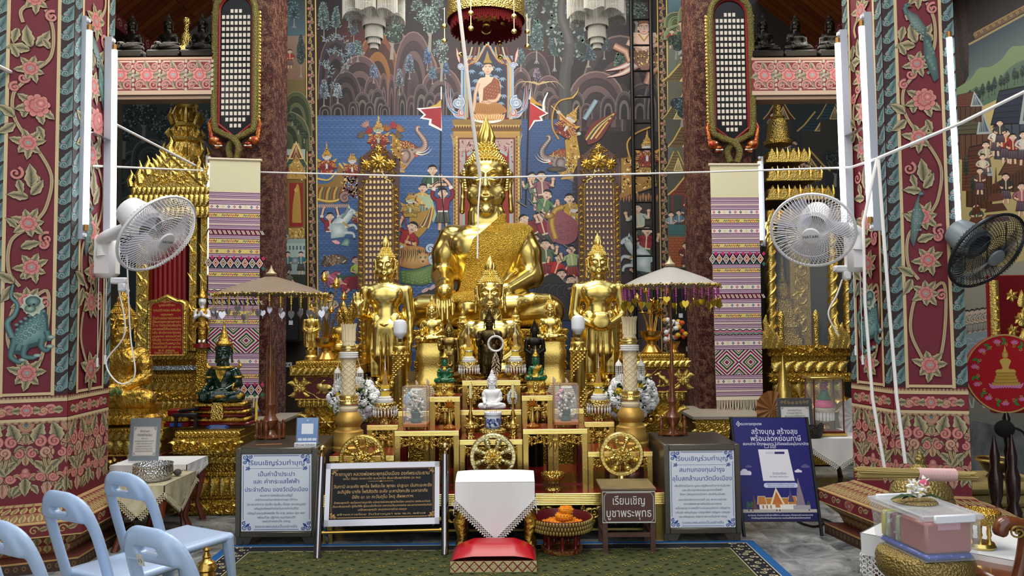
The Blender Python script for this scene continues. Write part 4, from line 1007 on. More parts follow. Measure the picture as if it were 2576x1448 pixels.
horse(A,1590,620,13,flip=-1);A.fan((1585,-440),smooth2([(1560,-400),(1590,-405),(1620,-430),(1616,-470),(1570,-490),(1556,-450)]),'a89888','786860')
ornate(A,[(1560,-395),(1600,-392),(1650,-420),(1655,-470),(1560,-500)],'9c7434',160,9,3)
for k in range(14):A.leaf((1562+k*7,-484-(k%2)*4),-pi/2,22,6,'c8a060','8a2c28',lobes=1,vein=False)
demon(A,1628,370,11,spire=4.4);A.line(smooth2([(1585,-400),(1578,-360),(1600,-335),(1640,-318)]),5,'c8a048',edge='6c4818')
A.poly(smooth2([(1345,-740),(1365,-700),(1400,-690),(1430,-730),(1450,-800),(1340,-800)]),'2c2e30')
for k in range(5):A.spiral((1362+k*18,-735),20,1,1.2,8,'3c4042','1c1e20')
A.X=(1620,-70,15,15,0)
for q in([(-1.2,-5.4),(-3.8,-6.6),(-6.4,-7.2)],[(-1,-6),(-3.6,-7.6),(-6.2,-8.3)]):A.line(smooth2(q),1.5,'d8d0c4',edge='8a3028',taper=True)
A.line([(-.4,-4.6),(-2.6,-5.4),(-3,-4.0),(-5,-3.0)],1.2,'d0a890',edge='6c3c2c');A.line([(.6,-5),(2.6,-6.4),(1,-7.8),(.4,-9.4)],1.2,'d0a890',edge='6c3c2c')
A.poly([(-1.5,-3.4),(1.8,-3.4),(2.6,-6),(0,-7.4),(-2,-5.6)],'7c5a4c');stipple(A,lambda:(RND.uniform(-1.6,2.2),RND.uniform(-6.4,-3.6)),60,.5,.2,GOLDS)
A.poly([(-2,-.8),(2,-.8),(2.2,-1.6),(1.4,-3.8),(-1.4,-3.8),(-2.2,-1.6)],'d8b8a4')
for sg in(-1,1):A.line([(sg*1.9,-1.3),(sg*2.7,-2.6),(sg*.3,-3.4)],.9,'d8b8a4',edge='a07c68');A.line([(sg*2,-1.8),(sg*2.7,-1.9)],.3,'8a5c28')
A.line([(-.9,-1),(0,-2.2),(.9,-1)],.3,'a87c38');face(A,'d8b8a4',hair='6a4420');A.X=None
strip(A,768,795,-20,900,7);strip(A,1652,1678,-20,900,12)
A.rect(680,-900,768,20,'4c4a34','5c6a68')
A.rect(680,-205,768,-90,'7c5c48','8a7460');A.rect(680,-90,768,20,'4c646c','2c3438')
for x,b,h,w,c in((700,60,60,40,'4c7478'),(740,70,70,40,'587c80'),(690,195,110,28,'4a5a50'),(757,195,110,28,'4a5a50'),(720,30,40,40,'3c5c60')):conifer(A,x,b,h,w,c)
person(A,729,130,5,'9c3028','6c4c3c',skin='d8b090');person(A,712,165,5,'9c3028','4c3a30',skin='d8b090')
A.rect(680,-240,768,-200,'6c5c34');
for x,b,w,h in((700,330,90,90),(745,340,80,110),(720,380,120,100),(690,300,60,50)):hill(A,x,b,w,h,['4c5434','343c24','5c6040','2c3420'])
for k in range(6):roundtree(A,690+k*15,250+k*22,30,26,'44542c',n=30)
A.rect(680,-900,768,-375,'8a9c98','9cb0ac')
A.rect(680,-470,740,-390,'5c2c30');[A.line([(680,-392-k*5),(740,-392-k*5)],1,'3c1c1c')for k in range(14)]
roof(A,712,440,80,50,'5c3034');roof(A,745,420,60,60,'3c5a50','c8a85c');gable(A,745,400,40,46,'6c2c28')
A.rect(722,-600,768,-440,'7c5c2c');A.rect(728,-570,762,-460,'8a2420');
A.poly(smooth2([(735,-560),(736,-520),(742,-480),(748,-462),(754,-480),(758,-560)]),'b08a40');A.ell((745,-478),5,6,'c8a050')
ornate(A,[(718,-452),(726,-420),(745,-385),(765,-420),(772,-452)],'b08c48',60,6,2);ornate(A,[(724,-600),(724,-572),(768,-572),(768,-600)],'b08c48',60,6,2)
A.rect(680,-620,722,-480,'4c5a60');person(A,700,490,6,'b0843c','8a6c34',skin='c8a890');person(A,712,580,6,'a0b8b0','8aa49c');person(A,690,610,5,'b0b0a0','706860')
A.rect(680,-650,768,-612,'a8bcb4');[A.rect(682+k*9,-628,686+k*9,-618,'4c6464')for k in range(10)]
A.rect(680,-720,768,-690,'2c3428')
person(A,724,640,6,'3c7484','3c3c34');person(A,757,640,6,'3c7484','3c3c34');person(A,708,672,6,'4c4c4c','6c6c60',rot=.6);A.ell((742,-655),9,9,'a8b8b8','5c7070')
A.rect(680,-1100,768,-720,'2a2018')
A.rect(1680,-900,1785,20,'4c5048','6c7466');A.rect(1680,-60,1785,20,'3c5068','6c8c90')
for x,b,w,h in((1700,70,60,40),(1750,60,90,60),(1730,100,120,40)):hill(A,x,b,w,h,['7c8c60','5c6c44','8a9468'])
A.poly([(1706,-140),(1745,-110),(1745,-60),(1706,-90)],'a0a8a0');person(A,1690,80,5,'b04030');person(A,1712,60,5,'8a7c5c');person(A,1740,75,5,'3c5c54');person(A,1718,145,6,'8a7c60');roundtree(A,1700,150,60,50,'3c4c34')
for x,y,w,h,c in((1720,205,110,45,'6c5c38'),(1740,260,80,50,'7c3028'),(1700,300,70,40,'5c5434'),(1725,370,90,60,'6c5434'),(1755,400,70,70,'3c5c64'),(1700,430,60,50,'7c6c3c'),(1735,490,110,50,'7c3c2c')):
 A.rect(x-w*.36,-y-60,x+w*.36,-y,'4c4c40' if w<90 else '5c5c4c');roof(A,x,y,w,h,c);gable(A,x+w*.1,y,w*.4,h*.7,'8a7c54')
roundtree(A,1715,320,70,70,'2c4a50',n=90);roundtree(A,1750,310,50,50,'2c444c')
A.rect(1682,-565,1785,-490,'3c403c');[A.rect(1690+k*26,-565,1694+k*26,-490,'7c2824')for k in range(4)]
for x,y,c in((1688,540,'8a9ca0'),(1708,535,'5c7c94'),(1726,515,'3c4c5c'),(1742,530,'a89888'),(1760,540,'8a9c98'),(1745,500,'b0a890')):person(A,x,y,6,c,'4c5460',legs=False)
A.rect(1682,-590,1785,-565,'3c6464');A.rect(1682,-670,1785,-596,'9c5430')
for r in range(10):A.line([(1682,-600-r*7),(1785,-600-r*7)],1,'5c2c18');[A.line([(1686+k*11+(r%2)*5,-600-r*7),(1686+k*11+(r%2)*5,-607-r*7)],1,'5c2c18')for k in range(9)]
person(A,1725,618,7,'6c3030','5c2c2c');person(A,1742,622,7,'a89c84','5c4c3c',flip=-1);A.ell((1740,-700),60,30,'3c3c20','2c2c1c')
A.rect(1680,-1100,1790,-730,'4c3018')
o=A.build('mural',mat('mural_paint','888888',.55,attr=True,var=(4,'241c16',0,.12)),parent=bpy.data.objects['wall_back']);
for x0,x1,tone in((280,545,0),(1900,2140,1)):
 A=Art(wallframe(10.98),step=4e-6)
 A.rect(x0,-1150,x1,-235,'202a30' if tone==0 else '2a2824','2c3638')
 if tone==0:
  for k in range(7):hill(A,x0+20+k*38,480-(k%3)*30,90,70,['2c383c','1c2428','344044'])
  for k in range(5):roundtree(A,x0+30+k*50,400-(k%2)*40,120,90,'34464a','5c6460','141c20',n=110,lobes=5)
  for k in range(6):A.line(smooth2([(x0+10,-470-k*40),(x0+90,-440-k*40),(x0+200,-470-k*40)]),3,'46545a')
 else:
  for k,(x,y,w)in enumerate(((2060,330,110),(1960,300,80),(2030,430,120),(2090,300,70))):
   A.rect(x-w*.38,-y-70,x+w*.38,-y,'3a3834');roof(A,x,y,w,50,['2c4450','5c2c28','4c4434','34505a'][k]);gable(A,x+10,y,w*.4,34,'5c5c50')
  for k in range(12):person(A,1945+(k*53)%170,290+(k*71)%220,6.5,['8a8470','6c3434','48586a','a49a88','3c4c44'][k%5],'3a3430')
  roundtree(A,2100,470,90,70,'2c3c38')
 A.build('mural',PAINT,parent=bpy.data.objects['wall_back'])
def sideframe(u,v,o):
 d=_fw*F+RT*(u-1288)-UP*(-v-724)
 X=WR-.004-o
 return tuple(CAM+d*(X/d.x))
A=Art(sideframe,step=4e-6)
sl=lambda x,y:-(y-(x-2440)*.5)
A.poly([(2380,-1060),(2640,-1110),(2640,60),(2380,60)],'1c1614')
for k in range(60):A.spiral((2390+(k*37)%60,-(k*53)%230*-1-230 if False else-((k*53)%225)),9,k,1.2,4,'3a2c28','221a18',n=10)
A.poly([(2437,-112),(2640,-2),(2640,-700),(2400,-700),(2400,-225),(2437,-225)],'a89c6c')
A.poly([(2437,-112),(2640,-2),(2640,-130),(2437,-190)],['28323c','2c3c44','5c6c68','4c5c58'])
A.poly([(2437,-190),(2640,-130),(2640,-200),(2400,-260)],['4c5c58','5c6c68','8a9474','8a9474'])
A.poly(smooth2([(2400,-225),(2440,-200),(2462,-172),(2490,-168),(2520,-148),(2545,-118),(2580,-112),(2640,-70)])+[(2640,-260),(2400,-300)],'6a7c58');A.poly(smooth2([(2400,-255),(2450,-222),(2500,-212),(2540,-170),(2576,-150),(2640,-130)])+[(2640,-300),(2400,-330)],'4c6450')
A.poly([(2400,-300),(2640,-190),(2640,-900),(2400,-900)],'ab9c68')
A.line([(2437,-112),(2640,-2)],5,'8a7c54');A.line([(2450,-92),(2640,12)],14,'5c4630');A.line([(2450,-84),(2640,20)],3,'8a6c44')
for k in range(12):A.leaf((2456+k*15,-92+k*8),pi/2+.4,12,8,'a08858','4c3c24',lobes=2,vein=False)
for k,(x,y,h,w)in enumerate(((2406,300,58,20),(2423,295,52,20),(2440,280,54,18),(2456,265,48,17),(2472,255,46,16),(2487,246,44,16),(2502,238,46,16),(2518,230,42,16),(2534,222,42,16),(2552,214,44,16),(2572,206,42,16))):
 conifer(A,x,y,h,w,'3c5048','3a2c20','141c18',n=40)
 if k%2:conifer(A,x+8,y-6,h*.7,w*.6,'34483c','3a2c20','141c18',n=20)
def house(x,y,w,h,rc,wc,sk=.3):
 P=lambda u,v:(x+u*w,-y+v*h+u*w*sk*(v-.35))
 A.poly([P(0,0),P(1,0),P(1,.55),P(0,.55)],wc)
 for k in range(6):A.line([P(.05+k*.18,0),P(.05+k*.18,.55)],w*.03,mixc(C3(wc),(0,0,0),.5))
 A.poly([P(-.08,.5),P(.62,.5),P(.72,1),P(.12,1)],'15100f');A.poly([P(-.05,.52),P(.6,.52),P(.7,.98),P(.13,.98)],rc)
 for k in range(1,6):A.line([P(-.05+.03*k,.52+.08*k),P(.6+.017*k,.52+.08*k)],h*.012,mixc(C3(rc),(0,0,0),.5))
 A.poly([P(.58,.5),P(.72,1.02),P(1.06,.5)],'9aa09c');A.poly([P(.66,.54),P(.74,.9),P(.97,.54)],'4c5c64')
 for k in range(3):A.line([P(.7+.08*k,.54),P(.76,.84)],w*.015,'9aa09c')
house(2500,400,110,170,'262c3c','3c4650');house(2410,400,80,120,'4c4a34','5a3c2c');house(2400,300,70,60,'5c3428','4c3428')
house(2430,520,66,150,'4c2c20','4a2c1c');house(2520,480,120,80,'5c3c28','4a3424')
A.rect(2420,-480,2480,-400,'5c3424');[A.line([(2420,-400-k*8),(2480,-396-k*8)],1.5,'33190f')for k in range(10)]
A.poly([(2450,-490),(2576,-420),(2640,-400),(2640,-440),(2576,-460),(2450,-520)],'4a3020');[A.line([(2452+k*8,-488+k*4),(2452+k*8,-516+k*3.6)],2,'2c1a10')for k in range(18)]
for x,y,s,c in((2480,365,8,'b0a890'),(2505,325,8,'d8d0c0'),(2530,335,9,'a03c30'),(2548,345,8,'8a2c28'),(2515,310,7,'3c3c3c'),(2472,395,7,'c8c0a8'),(2465,430,7,'5c3c34'),(2530,445,8,'34302c'),(2570,470,9,'a0606c'),(2575,340,9,'c8c0b8'),(2456,520,7,'3c5c44'),(2468,735,9,'8a3c34'),(2490,740,9,'3c4c6c'),(2450,745,8,'a0a090')):person(A,x,y,s,c,'4a3a44')
for x,y,h,w in((2430,520,70,16),(2446,560,60,14)):conifer(A,x,y-60,h,w,'3c5038','3a2c20','141c18')
for(x,y,w)in((2455,620,80),(2505,560,74)):
 for k in range(4):ww=w*(1-.22*k);A.poly([(x-ww/2,-y+k*26),(x+ww/2,-y+k*26+6),(x+ww*.3,-y+k*26+24),(x-ww*.3,-y+k*26+20)],['5c3424','4a2a1c'][k%2])
 A.line([(x,-y+95),(x,-y+140)],6,'5c3424',taper=True)
 for sx in(-.35,.35):A.line([(x+w*sx,-y),(x+w*sx,-y-60)],4,'3c2418')
A.poly([(2380,-700),(2640,-640),(2640,-1110),(2380,-1060)],['8c8a7c','8c8a7c','6c6c66','6c6c66'])
for k in range(9):person(A,2420+k*13,790-k*2,7,'a8a498','8a867c',skin='b8b0a0')
A.poly([(2380,-850),(2640,-800),(2640,-870),(2380,-900)],'7c8a90');[A.line(smooth2([(2385+k*12,-855-(k%3)*12),(2400+k*12,-850-(k%3)*12),(2412+k*12,-856-(k%3)*12)]),1.5,'a8b0b0')for k in range(18)]
for k in range(5):A.X=(2440+k*30,-990,12,12,0);A.line([(0,3),(-.6,0),(.4,-3)],.3,'a8a89c');A.line([(0,3),(1,0),(.6,-3)],.3,'a8a89c');A.X=None
A.build('mural',PAINT,parent=bpy.data.objects['wall_right'])
class Sculpt:
 def __init__(s,lo,hi,res):
  s.lo=np.array(lo,float);s.res=res
  s.n=np.ceil((np.array(hi)-s.lo)/res).astype(int)+1
  s.f=np.full(tuple(s.n),1e3,dtype=np.float32)
 def win(s,lo,hi,m):
  a=np.maximum(0,np.floor((np.array(lo)-m-s.lo)/s.res).astype(int));b=np.minimum(s.n,np.ceil((np.array(hi)+m-s.lo)/s.res).astype(int)+1)
  if(b<=a).any():return None
  ax=[(s.lo[i]+s.res*np.arange(a[i],b[i])).astype(np.float32)for i in range(3)]
  return tuple(slice(a[i],b[i])for i in range(3)),ax[0][:,None,None],ax[1][None,:,None],ax[2][None,None,:]
 def blend(s,sl,d,k,sub=False):
  g=s.f[sl]
  if sub:
   h=np.clip(.5-.5*(g+d)/k,0,1);s.f[sl]=g*(1-h)-d*h+k*h*(1-h)
  else:
   h=np.clip(.5+.5*(g-d)/k,0,1);s.f[sl]=g*(1-h)+d*h-k*h*(1-h)
 def ell(s,c,r,k=6,sub=False,tilt=0):
  c=np.array(c,float);R=max(r)
  q=s.win(c-(np.array(r)if not tilt else R),c+(np.array(r)if not tilt else R),k+3*s.res)
  if q is None:return
  sl,x,y,z=q;x,y,z=x-c[0],y-c[1],z-c[2]
  if tilt:ct,st=cos(tilt),sin(tilt);x,z=x*ct+z*st,-x*st+z*ct
  k0=np.sqrt((x/r[0])**2+(y/r[1])**2+(z/r[2])**2)+1e-6;k1=np.sqrt((x/r[0]**2)**2+(y/r[1]**2)**2+(z/r[2]**2)**2)+1e-9
  s.blend(sl,k0*(k0-1)/k1,k,sub)
 def cone(s,a,b,ra,rb,k=6,sub=False,flat=1):
  a=np.array(a,float);b=np.array(b,float);R=max(ra,rb)
  q=s.win(np.minimum(a,b)-R,np.maximum(a,b)+R,k+3*s.res)
  if q is None:return
  sl,x,y,z=q;d=b-a;L=(d*d).sum()+1e-9
  t=np.clip(((x-a[0])*d[0]+(y-a[1])*d[1]+(z-a[2])*d[2])/L,0,1)
  e=np.sqrt((x-a[0]-t*d[0])**2+((y-a[1]-t*d[1])*flat)**2+(z-a[2]-t*d[2])**2)-(ra+(rb-ra)*t)
  s.blend(sl,e,k,sub)
 def chain(s,pts,rs,k=5,sub=False,flat=1):
  for i in range(len(pts)-1):
   s.cone(pts[i],pts[i+1],rs[i]if isinstance(rs,(list,tuple))else rs,rs[i+1]if isinstance(rs,(list,tuple))else rs,k,sub,flat)
 def both(s,fn,*a,**k):
  for sg in(-1,1):getattr(s,fn)(*[([(q[0]*sg,*q[1:])for q in v]if isinstance(v,list)and isinstance(v[0],tuple)else((v[0]*sg,*v[1:])if i<(2 if fn=='cone' else 1)and isinstance(v,tuple)else v))for i,v in enumerate(a)],**k)
 def axes(s):
  return[(s.lo[i]+s.res*np.arange(s.n[i])).reshape([-1 if j==i else 1 for j in range(3)])for i in range(3)]
 def mesh(s,f=None):
  f=s.f if f is None else f
  f=np.pad(f,1,constant_values=1e3);f=np.clip(f,-4*s.res,4*s.res)
  neg=f<0
  n=np.array(f.shape)-1
  cnt=np.zeros(tuple(n),np.int8)
  for i in(0,1):
   for j in(0,1):
    for k in(0,1):cnt+=neg[i:n[0]+i,j:n[1]+j,k:n[2]+k]
  act=(cnt>0)&(cnt<8);idx=np.argwhere(act)
  ids=np.full(tuple(n),-1,np.int64);ids[act]=np.arange(len(idx))
  cor=np.array([(i,j,k)for i in(0,1)for j in(0,1)for k in(0,1)])
  val=np.stack([f[tuple((idx+c).T)]for c in cor],1)
  P=np.zeros((len(idx),3));C=np.zeros(len(idx))
  for a in range(8):
   for b in range(a+1,8):
    if abs(cor[a]-cor[b]).sum()!=1:continue
    va,vb=val[:,a],val[:,b];m=(va<0)!=(vb<0)
    t=np.where(m,va/np.where(m,va-vb,1),0)
    P+=np.where(m[:,None],cor[a]+(cor[b]-cor[a])*t[:,None],0);C+=m
  V=(idx+P/C[:,None]-1)*s.res+s.lo
  F=[]
  for ax in range(3):
   o=[k for k in range(3)if k!=ax]
   sl0=[slice(1,n[i])for i in range(3)];sl0[ax]=slice(0,n[ax])
   sl1=list(sl0);sl1[ax]=slice(1,n[ax]+1)
   a=neg[tuple(sl0)];b=neg[tuple(sl1)]
   w=np.argwhere(a!=b);fl=a[tuple(w.T)]
   base=w.copy()
   for k in o:base[:,k]+=1
   e1=np.zeros(3,int);e1[o[0]]=1;e2=np.zeros(3,int);e2[o[1]]=1
   q=np.stack([ids[tuple((base-e1-e2).T)],ids[tuple((base-e2).T)],ids[tuple(base.T)],ids[tuple((base-e1).T)]],1)
   if ax==1:fl=~fl
   q=np.where(fl[:,None],q,q[:,::-1]);F.append(q)
  return V,np.concatenate(F)
def skin(name,VF,m,parent,k=1.0,ang=180):
 b=MB();V,Fc=VF;b.v.append(np.asarray(V)*k);b.n=len(V);b.f=[tuple(q)for q in Fc.tolist()];b.m=[0]*len(b.f)
 return b.build(name,m,parent,ang)
def headface(s,h,y0=0,k=1.0,sharp=1.0):
 T=lambda x,y,z:(x*k,y0+y*k,h+z*k)
 s.ell(T(0,4,108),(55*k,60*k,62*k),8*k);s.ell(T(0,-10,54),(45*k,46*k,52*k),14*k);s.ell(T(0,-38,12),(17*k,14*k,12*k),10*k)
 s.both('ell',T(30,-28,52),(20*k,20*k,22*k),k=10*k)
 s.chain([T(0,-56,106),T(0,-62,88),T(0,-72,68)],[4*k,5.5*k,8*k],4*k);s.both('ell',T(7.5,-62,67),(6*k,7*k,5.5*k),k=3*k)
 s.both('chain',[T(4,-59,104),T(18,-57.5,112),T(34,-49,108),T(46,-36,97)],[3*k,3.2*k,2.8*k,1.8*k],k=3*k)
 s.both('ell',T(24,-52,97),(15*k,5*k,5*k),k=5*k,sub=True)
 s.both('ell',T(23,-47,90),(15*k,9*k,9*k),k=3*k)
 s.both('chain',[T(10,-56,87),T(23,-56.5,84),T(37,-47,89)],[1.8*k,2.2*k,1.6*k],k=1.5*k)
 s.chain([T(-19,-50,46),T(-8,-58,44.5),T(0,-58.5,43),T(8,-58,44.5),T(19,-50,46)],[2*k,4.2*k,3.6*k,4.2*k,2*k],2.5*k)
 s.chain([T(-15,-51,40),T(0,-58,35),T(15,-51,40)],[2*k,5.2*k,2*k],2.5*k)
 s.chain([T(-17,-56,41.5),T(0,-63,39.6),T(17,-56,41.5)],[1.1*k,1.3*k,1.1*k],1.5*k,sub=True)
 s.both('chain',[T(54,6,104),T(61,8,112),T(63,10,96),T(59,6,78),T(60,5,50),T(62,6,18)],[6*k,7*k,6*k,6*k,6*k,7.5*k],k=4*k,flat=.6)
 s.both('ell',T(65,4,92),(4*k,5*k,12*k),k=3*k,sub=True)
def curls(h,y0,k,hair_r=1.0,rows=11,spire=True):
 b=MB()
 def lump(p,nrm,r):
  n=Vector(nrm).normalized();u=n.orthogonal().normalized();w=n.cross(u)
  p=Vector(p);v=[]
  for(q,e)in((1,-.5),(.85,.35),(.4,.95)):
   for i in range(6):a=TAU*i/6;v.append(p+(u*cos(a)+w*sin(a))*r*q+n*r*e)
  v.append(p+n*r*1.25)
  f=[(j*6+i,j*6+(i+1)%6,j*6+6+(i+1)%6,j*6+6+i)for j in range(2)for i in range(6)]+[(12+i,12+(i+1)%6,18)for i in range(6)]
  b.add([tuple(q)for q in v],f)
 c=(0,y0+4*k,h+106*k)
 b.ell((c[0],c[1]+3*k,c[2]+4*k),(56*k,60*k,62*k),20,12)
 for j in range(rows):
  el=radians(8+82*j/(rows-.5));n=max(5,int(2*pi*60*cos(el)/9.4))
  for i in range(n):
   a=TAU*(i+.5*(j%2))/n
   d=(cos(el)*cos(a),cos(el)*sin(a),sin(el))
   if d[1]<0 and el<radians(30-17*abs(d[0])**2):continue
   if el<radians(18)and abs(d[0])>.75 and d[1]<.25:continue
   lump((c[0]+57.5*k*d[0],c[1]+62*k*d[1],c[2]+64*k*d[2]),d,4.9*k)
 for sg in(-1,1):
  for q in range(4):
   for i in range(9-q):lump((sg*(56.5-.6*i)*k,y0-(18-q*7)*k,h+(118-i*6.5-q*3)*k),(sg,-.35,.15),4.2*k)
 t=h+162*k
 b.ell((0,y0+4*k,t),(31*k,32*k,30*k),16,8)
 for j in range(6):
  el=radians(4+80*j/5.2);n=max(5,int(2*pi*31*cos(el)/9))
  for i in range(n):
   a=TAU*(i+.5*(j%2))/n;d=(cos(el)*cos(a),cos(el)*sin(a),sin(el))
   lump((32*k*d[0],y0+4*k+33*k*d[1],t+31*k*d[2]),d,4.6*k)
 return b
def flame(h,y0,k,ht=70):
 b=MB();t=h+186*k
 b.lathe([(15*k,0),(18*k,6*k),(19*k,16*k),(15*k,ht*.45*k),(8*k,ht*.72*k),(3*k,ht*.9*k),(.3*k,ht*k)],16,(0,y0+4*k,t))
 for i in range(8):
  a=TAU*i/8
  b.tube([(19*k*cos(a),y0+4*k+19*k*sin(a),t+2*k),(20*k*cos(a+.25),y0+4*k+20*k*sin(a+.25),t+ht*.25*k),(12*k*cos(a+.5),y0+4*k+12*k*sin(a+.5),t+ht*.55*k),(5*k*cos(a+.3),y0+4*k+5*k*sin(a+.3),t+ht*.82*k)],[3*k,5*k,4*k,1*k],6)
 return b
def hand(s,wrist,palm,dirv,spread,k=1.0,curl=0,thumb=(0,0,0),L=38):
 w=np.array(wrist,float);p=np.array(palm,float);d=np.array(dirv,float);d/=np.linalg.norm(d);sp=np.array(spread,float);sp/=np.linalg.norm(sp);nn=np.cross(d,sp)
 s.cone(tuple(w),tuple(p),15*k,17*k,8*k)
 for i,l in enumerate((.86,1.0,.95,.76)):
  b=p+sp*(i-1.5)*9.2*k+d*10*k;m=b+d*L*.5*l*k+sp*(i-1.5)*1.0*k+nn*curl*3*k;e=m+d*L*.55*l*k+nn*curl*11*k
  s.cone(tuple(p+sp*(i-1.5)*7*k),tuple(b),8*k,6.2*k,4*k);s.cone(tuple(b),tuple(m),5.6*k,5*k,1.2*k);s.cone(tuple(m),tuple(e),5*k,3.6*k,1.2*k)
 th=np.array(thumb,float)
 s.chain([tuple(p-d*6*k),tuple(p+th*.5),tuple(p+th)],[8*k,6.5*k,4.6*k],3*k)
def seated_form(res=3.2):
 s=Sculpt((-200,-175,-4),(200,90,470),res)
 s.ell((0,4,100),(78,60,75),20);s.ell((0,2,190),(90,60,66),30);s.ell((0,0,228),(104,50,40),24)
 s.both('ell',(44,-38,208),(42,22,34),k=18)
 s.cone((0,2,240),(0,0,292),40,35,14)
 for z in(266,277,288):s.cone((-24,-16,z),(24,-16,z),24,24,2)
 s.both('cone',(48,0,46),(142,-62,40),54,42,k=14)
 s.chain([(-150,-72,44),(-40,-118,50),(70,-112,58)],[40,33,24],10);s.chain([(150,-72,40),(60,-98,34),(-60,-96,26)],[40,32,24],8)
 s.chain([(70,-112,58),(112,-104,68),(146,-96,70)],[22,16,13],8);s.chain([(-60,-100,24),(-112,-108,22)],[22,15],8)
 s.ell((0,-66,42),(120,60,40),16)
 s.chain([(-86,2,226),(-103,2,190),(-110,4,135),(-98,-104,104)],[37,34,29,21],12);hand(s,(-98,-104,104),(-94,-148,88),(0.02,-.16,-1),(1,0,0),1.2,thumb=(32,2,-20),L=46)
 s.chain([(86,2,226),(103,2,190),(112,0,132),(48,-88,92)],[37,34,30,20],12);hand(s,(48,-88,92),(14,-104,90),(-1,-.12,-.05),(0,-1,.12),1.05,curl=-.4,thumb=(-28,4,22))
 headface(s,280,0,1.0)
 x,y,z=s.axes();s.f=np.maximum(s.f,-z-0*x-0*y).astype(np.float32)
 body=s.mesh()
 zz=z+0*x+0*y
 xl=np.interp(zz,[60,76,166,221,281,300],[-78,-75,-50,-31,36,60]);xr=np.interp(zz,[60,126,161,236,252,300],[34,40,64,108,126,150])
 reg=np.maximum.reduce([xl-x,x-xr,62-zz,zz-287]);reg=np.maximum(reg,np.where((np.sqrt(x**2+y**2)+0*z<44)&(zz>264),1,-1e3))
 robe=s.mesh(np.maximum(s.f-3.4,reg).astype(np.float32))
 return body,robe
def statue(name,label,cat,loc,k,parts,group=None):
 t=thing(name,label,cat,loc,0,group)
 for nm,vf,m in parts:skin(nm,vf,m,t,k)
 return t
ROBE_M=mat('net_gold_robe','d2ae48',.34,1,bump=(110,.8),kind='voronoi')
EYE_W=mat('eye_white','efe9d8',.3);EYE_B=mat('eye_black','0c0a0a',.2)
def recolour(o,m,only=None):
 for c in([o]if o.type=='MESH' else[])+list(o.children_recursive):
  if c.type=='MESH' and(only is None or c.name.split('.')[0]in only):
   for sl in c.material_slots:sl.link='OBJECT';sl.material=m
_seat=seated_form(3.0)
YB=8.8;kB=S(1,YB)
big=thing('buddha_statue','huge polished gold seated Buddha, tallest figure at the centre of the altar','statue',W(1226,826,YB))
_b=skin('body',_seat[0],G_POL,big,kB)
skin('robe',_seat[1],ROBE_M,big,kB)
h_=MB();h_.T=Matrix.Scale(kB,4);cc=curls(280,0,1.0)
def addmesh(dst,src,k):
 V=np.concatenate(src.v)*k;dst.v.append(V);n=dst.n;dst.f.extend([tuple(i+n for i in q)for q in src.f]);dst.m.extend(src.m);dst.n+=len(V)
hm=MB();addmesh(hm,cc,kB);hm.build('hair',G_POL,big,60)
hm=MB();addmesh(hm,flame(280,0,1.0,76),kB);hm.build('flame_finial',G_SAT,big,60)
for sg in(-1,1):
 e=MB();e.ell((sg*23*kB,-51.6*kB,370.5*kB),(11*kB,6*kB,3.4*kB),12,8);e.build('eye',EYE_W,big)
 e=MB();e.ell((sg*23*kB,-55.4*kB,370*kB),(4.2*kB,2.6*kB,3.2*kB),10,8);e.build('pupil',EYE_B,bpy.data.objects[[o.name for o in COL.objects if o.name.startswith('eye')][-1]])
_lo=seated_form(5.5)
def seated(name,label,loc,px,Y,m,group=None,lo=True,mh=None,rz=0,robe=True):
 k=S(px,Y);t=thing(name,label,'statue',loc,rz,group)
 if lo not in _cache:
  V=_lo if lo else _seat
  a=MB();addmesh(a,curls(280,0,1.0,rows=9 if lo else 11),1);b=MB();addmesh(b,flame(280,0,1.0,70),1)
  _cache[lo]=(skin('body',V[0],m,None),skin('robe',V[1],m,None),a.build('hair',m,None,60),b.build('flame_finial',m,None,60))
  src=_cache[lo]
  for o in src:o.parent=t;o.scale=(k,k,k)
 else:
  src=[q.copy()for q in _cache[lo]]
  for o in src:COL.objects.link(o);o.parent=t;o.scale=(k,k,k)
 for i,o in enumerate(src):
  for sl in o.material_slots:sl.link='OBJECT';sl.material=(mh if mh and i>=2 else m)
 if not robe:bpy.data.objects.remove(src[1])
 return t
_cache={}
front=seated('buddha_statue','mid-sized gold seated Buddha directly in front of the huge one',W(1235,962,7.75),.60,7.75,G_POL,lo=False)
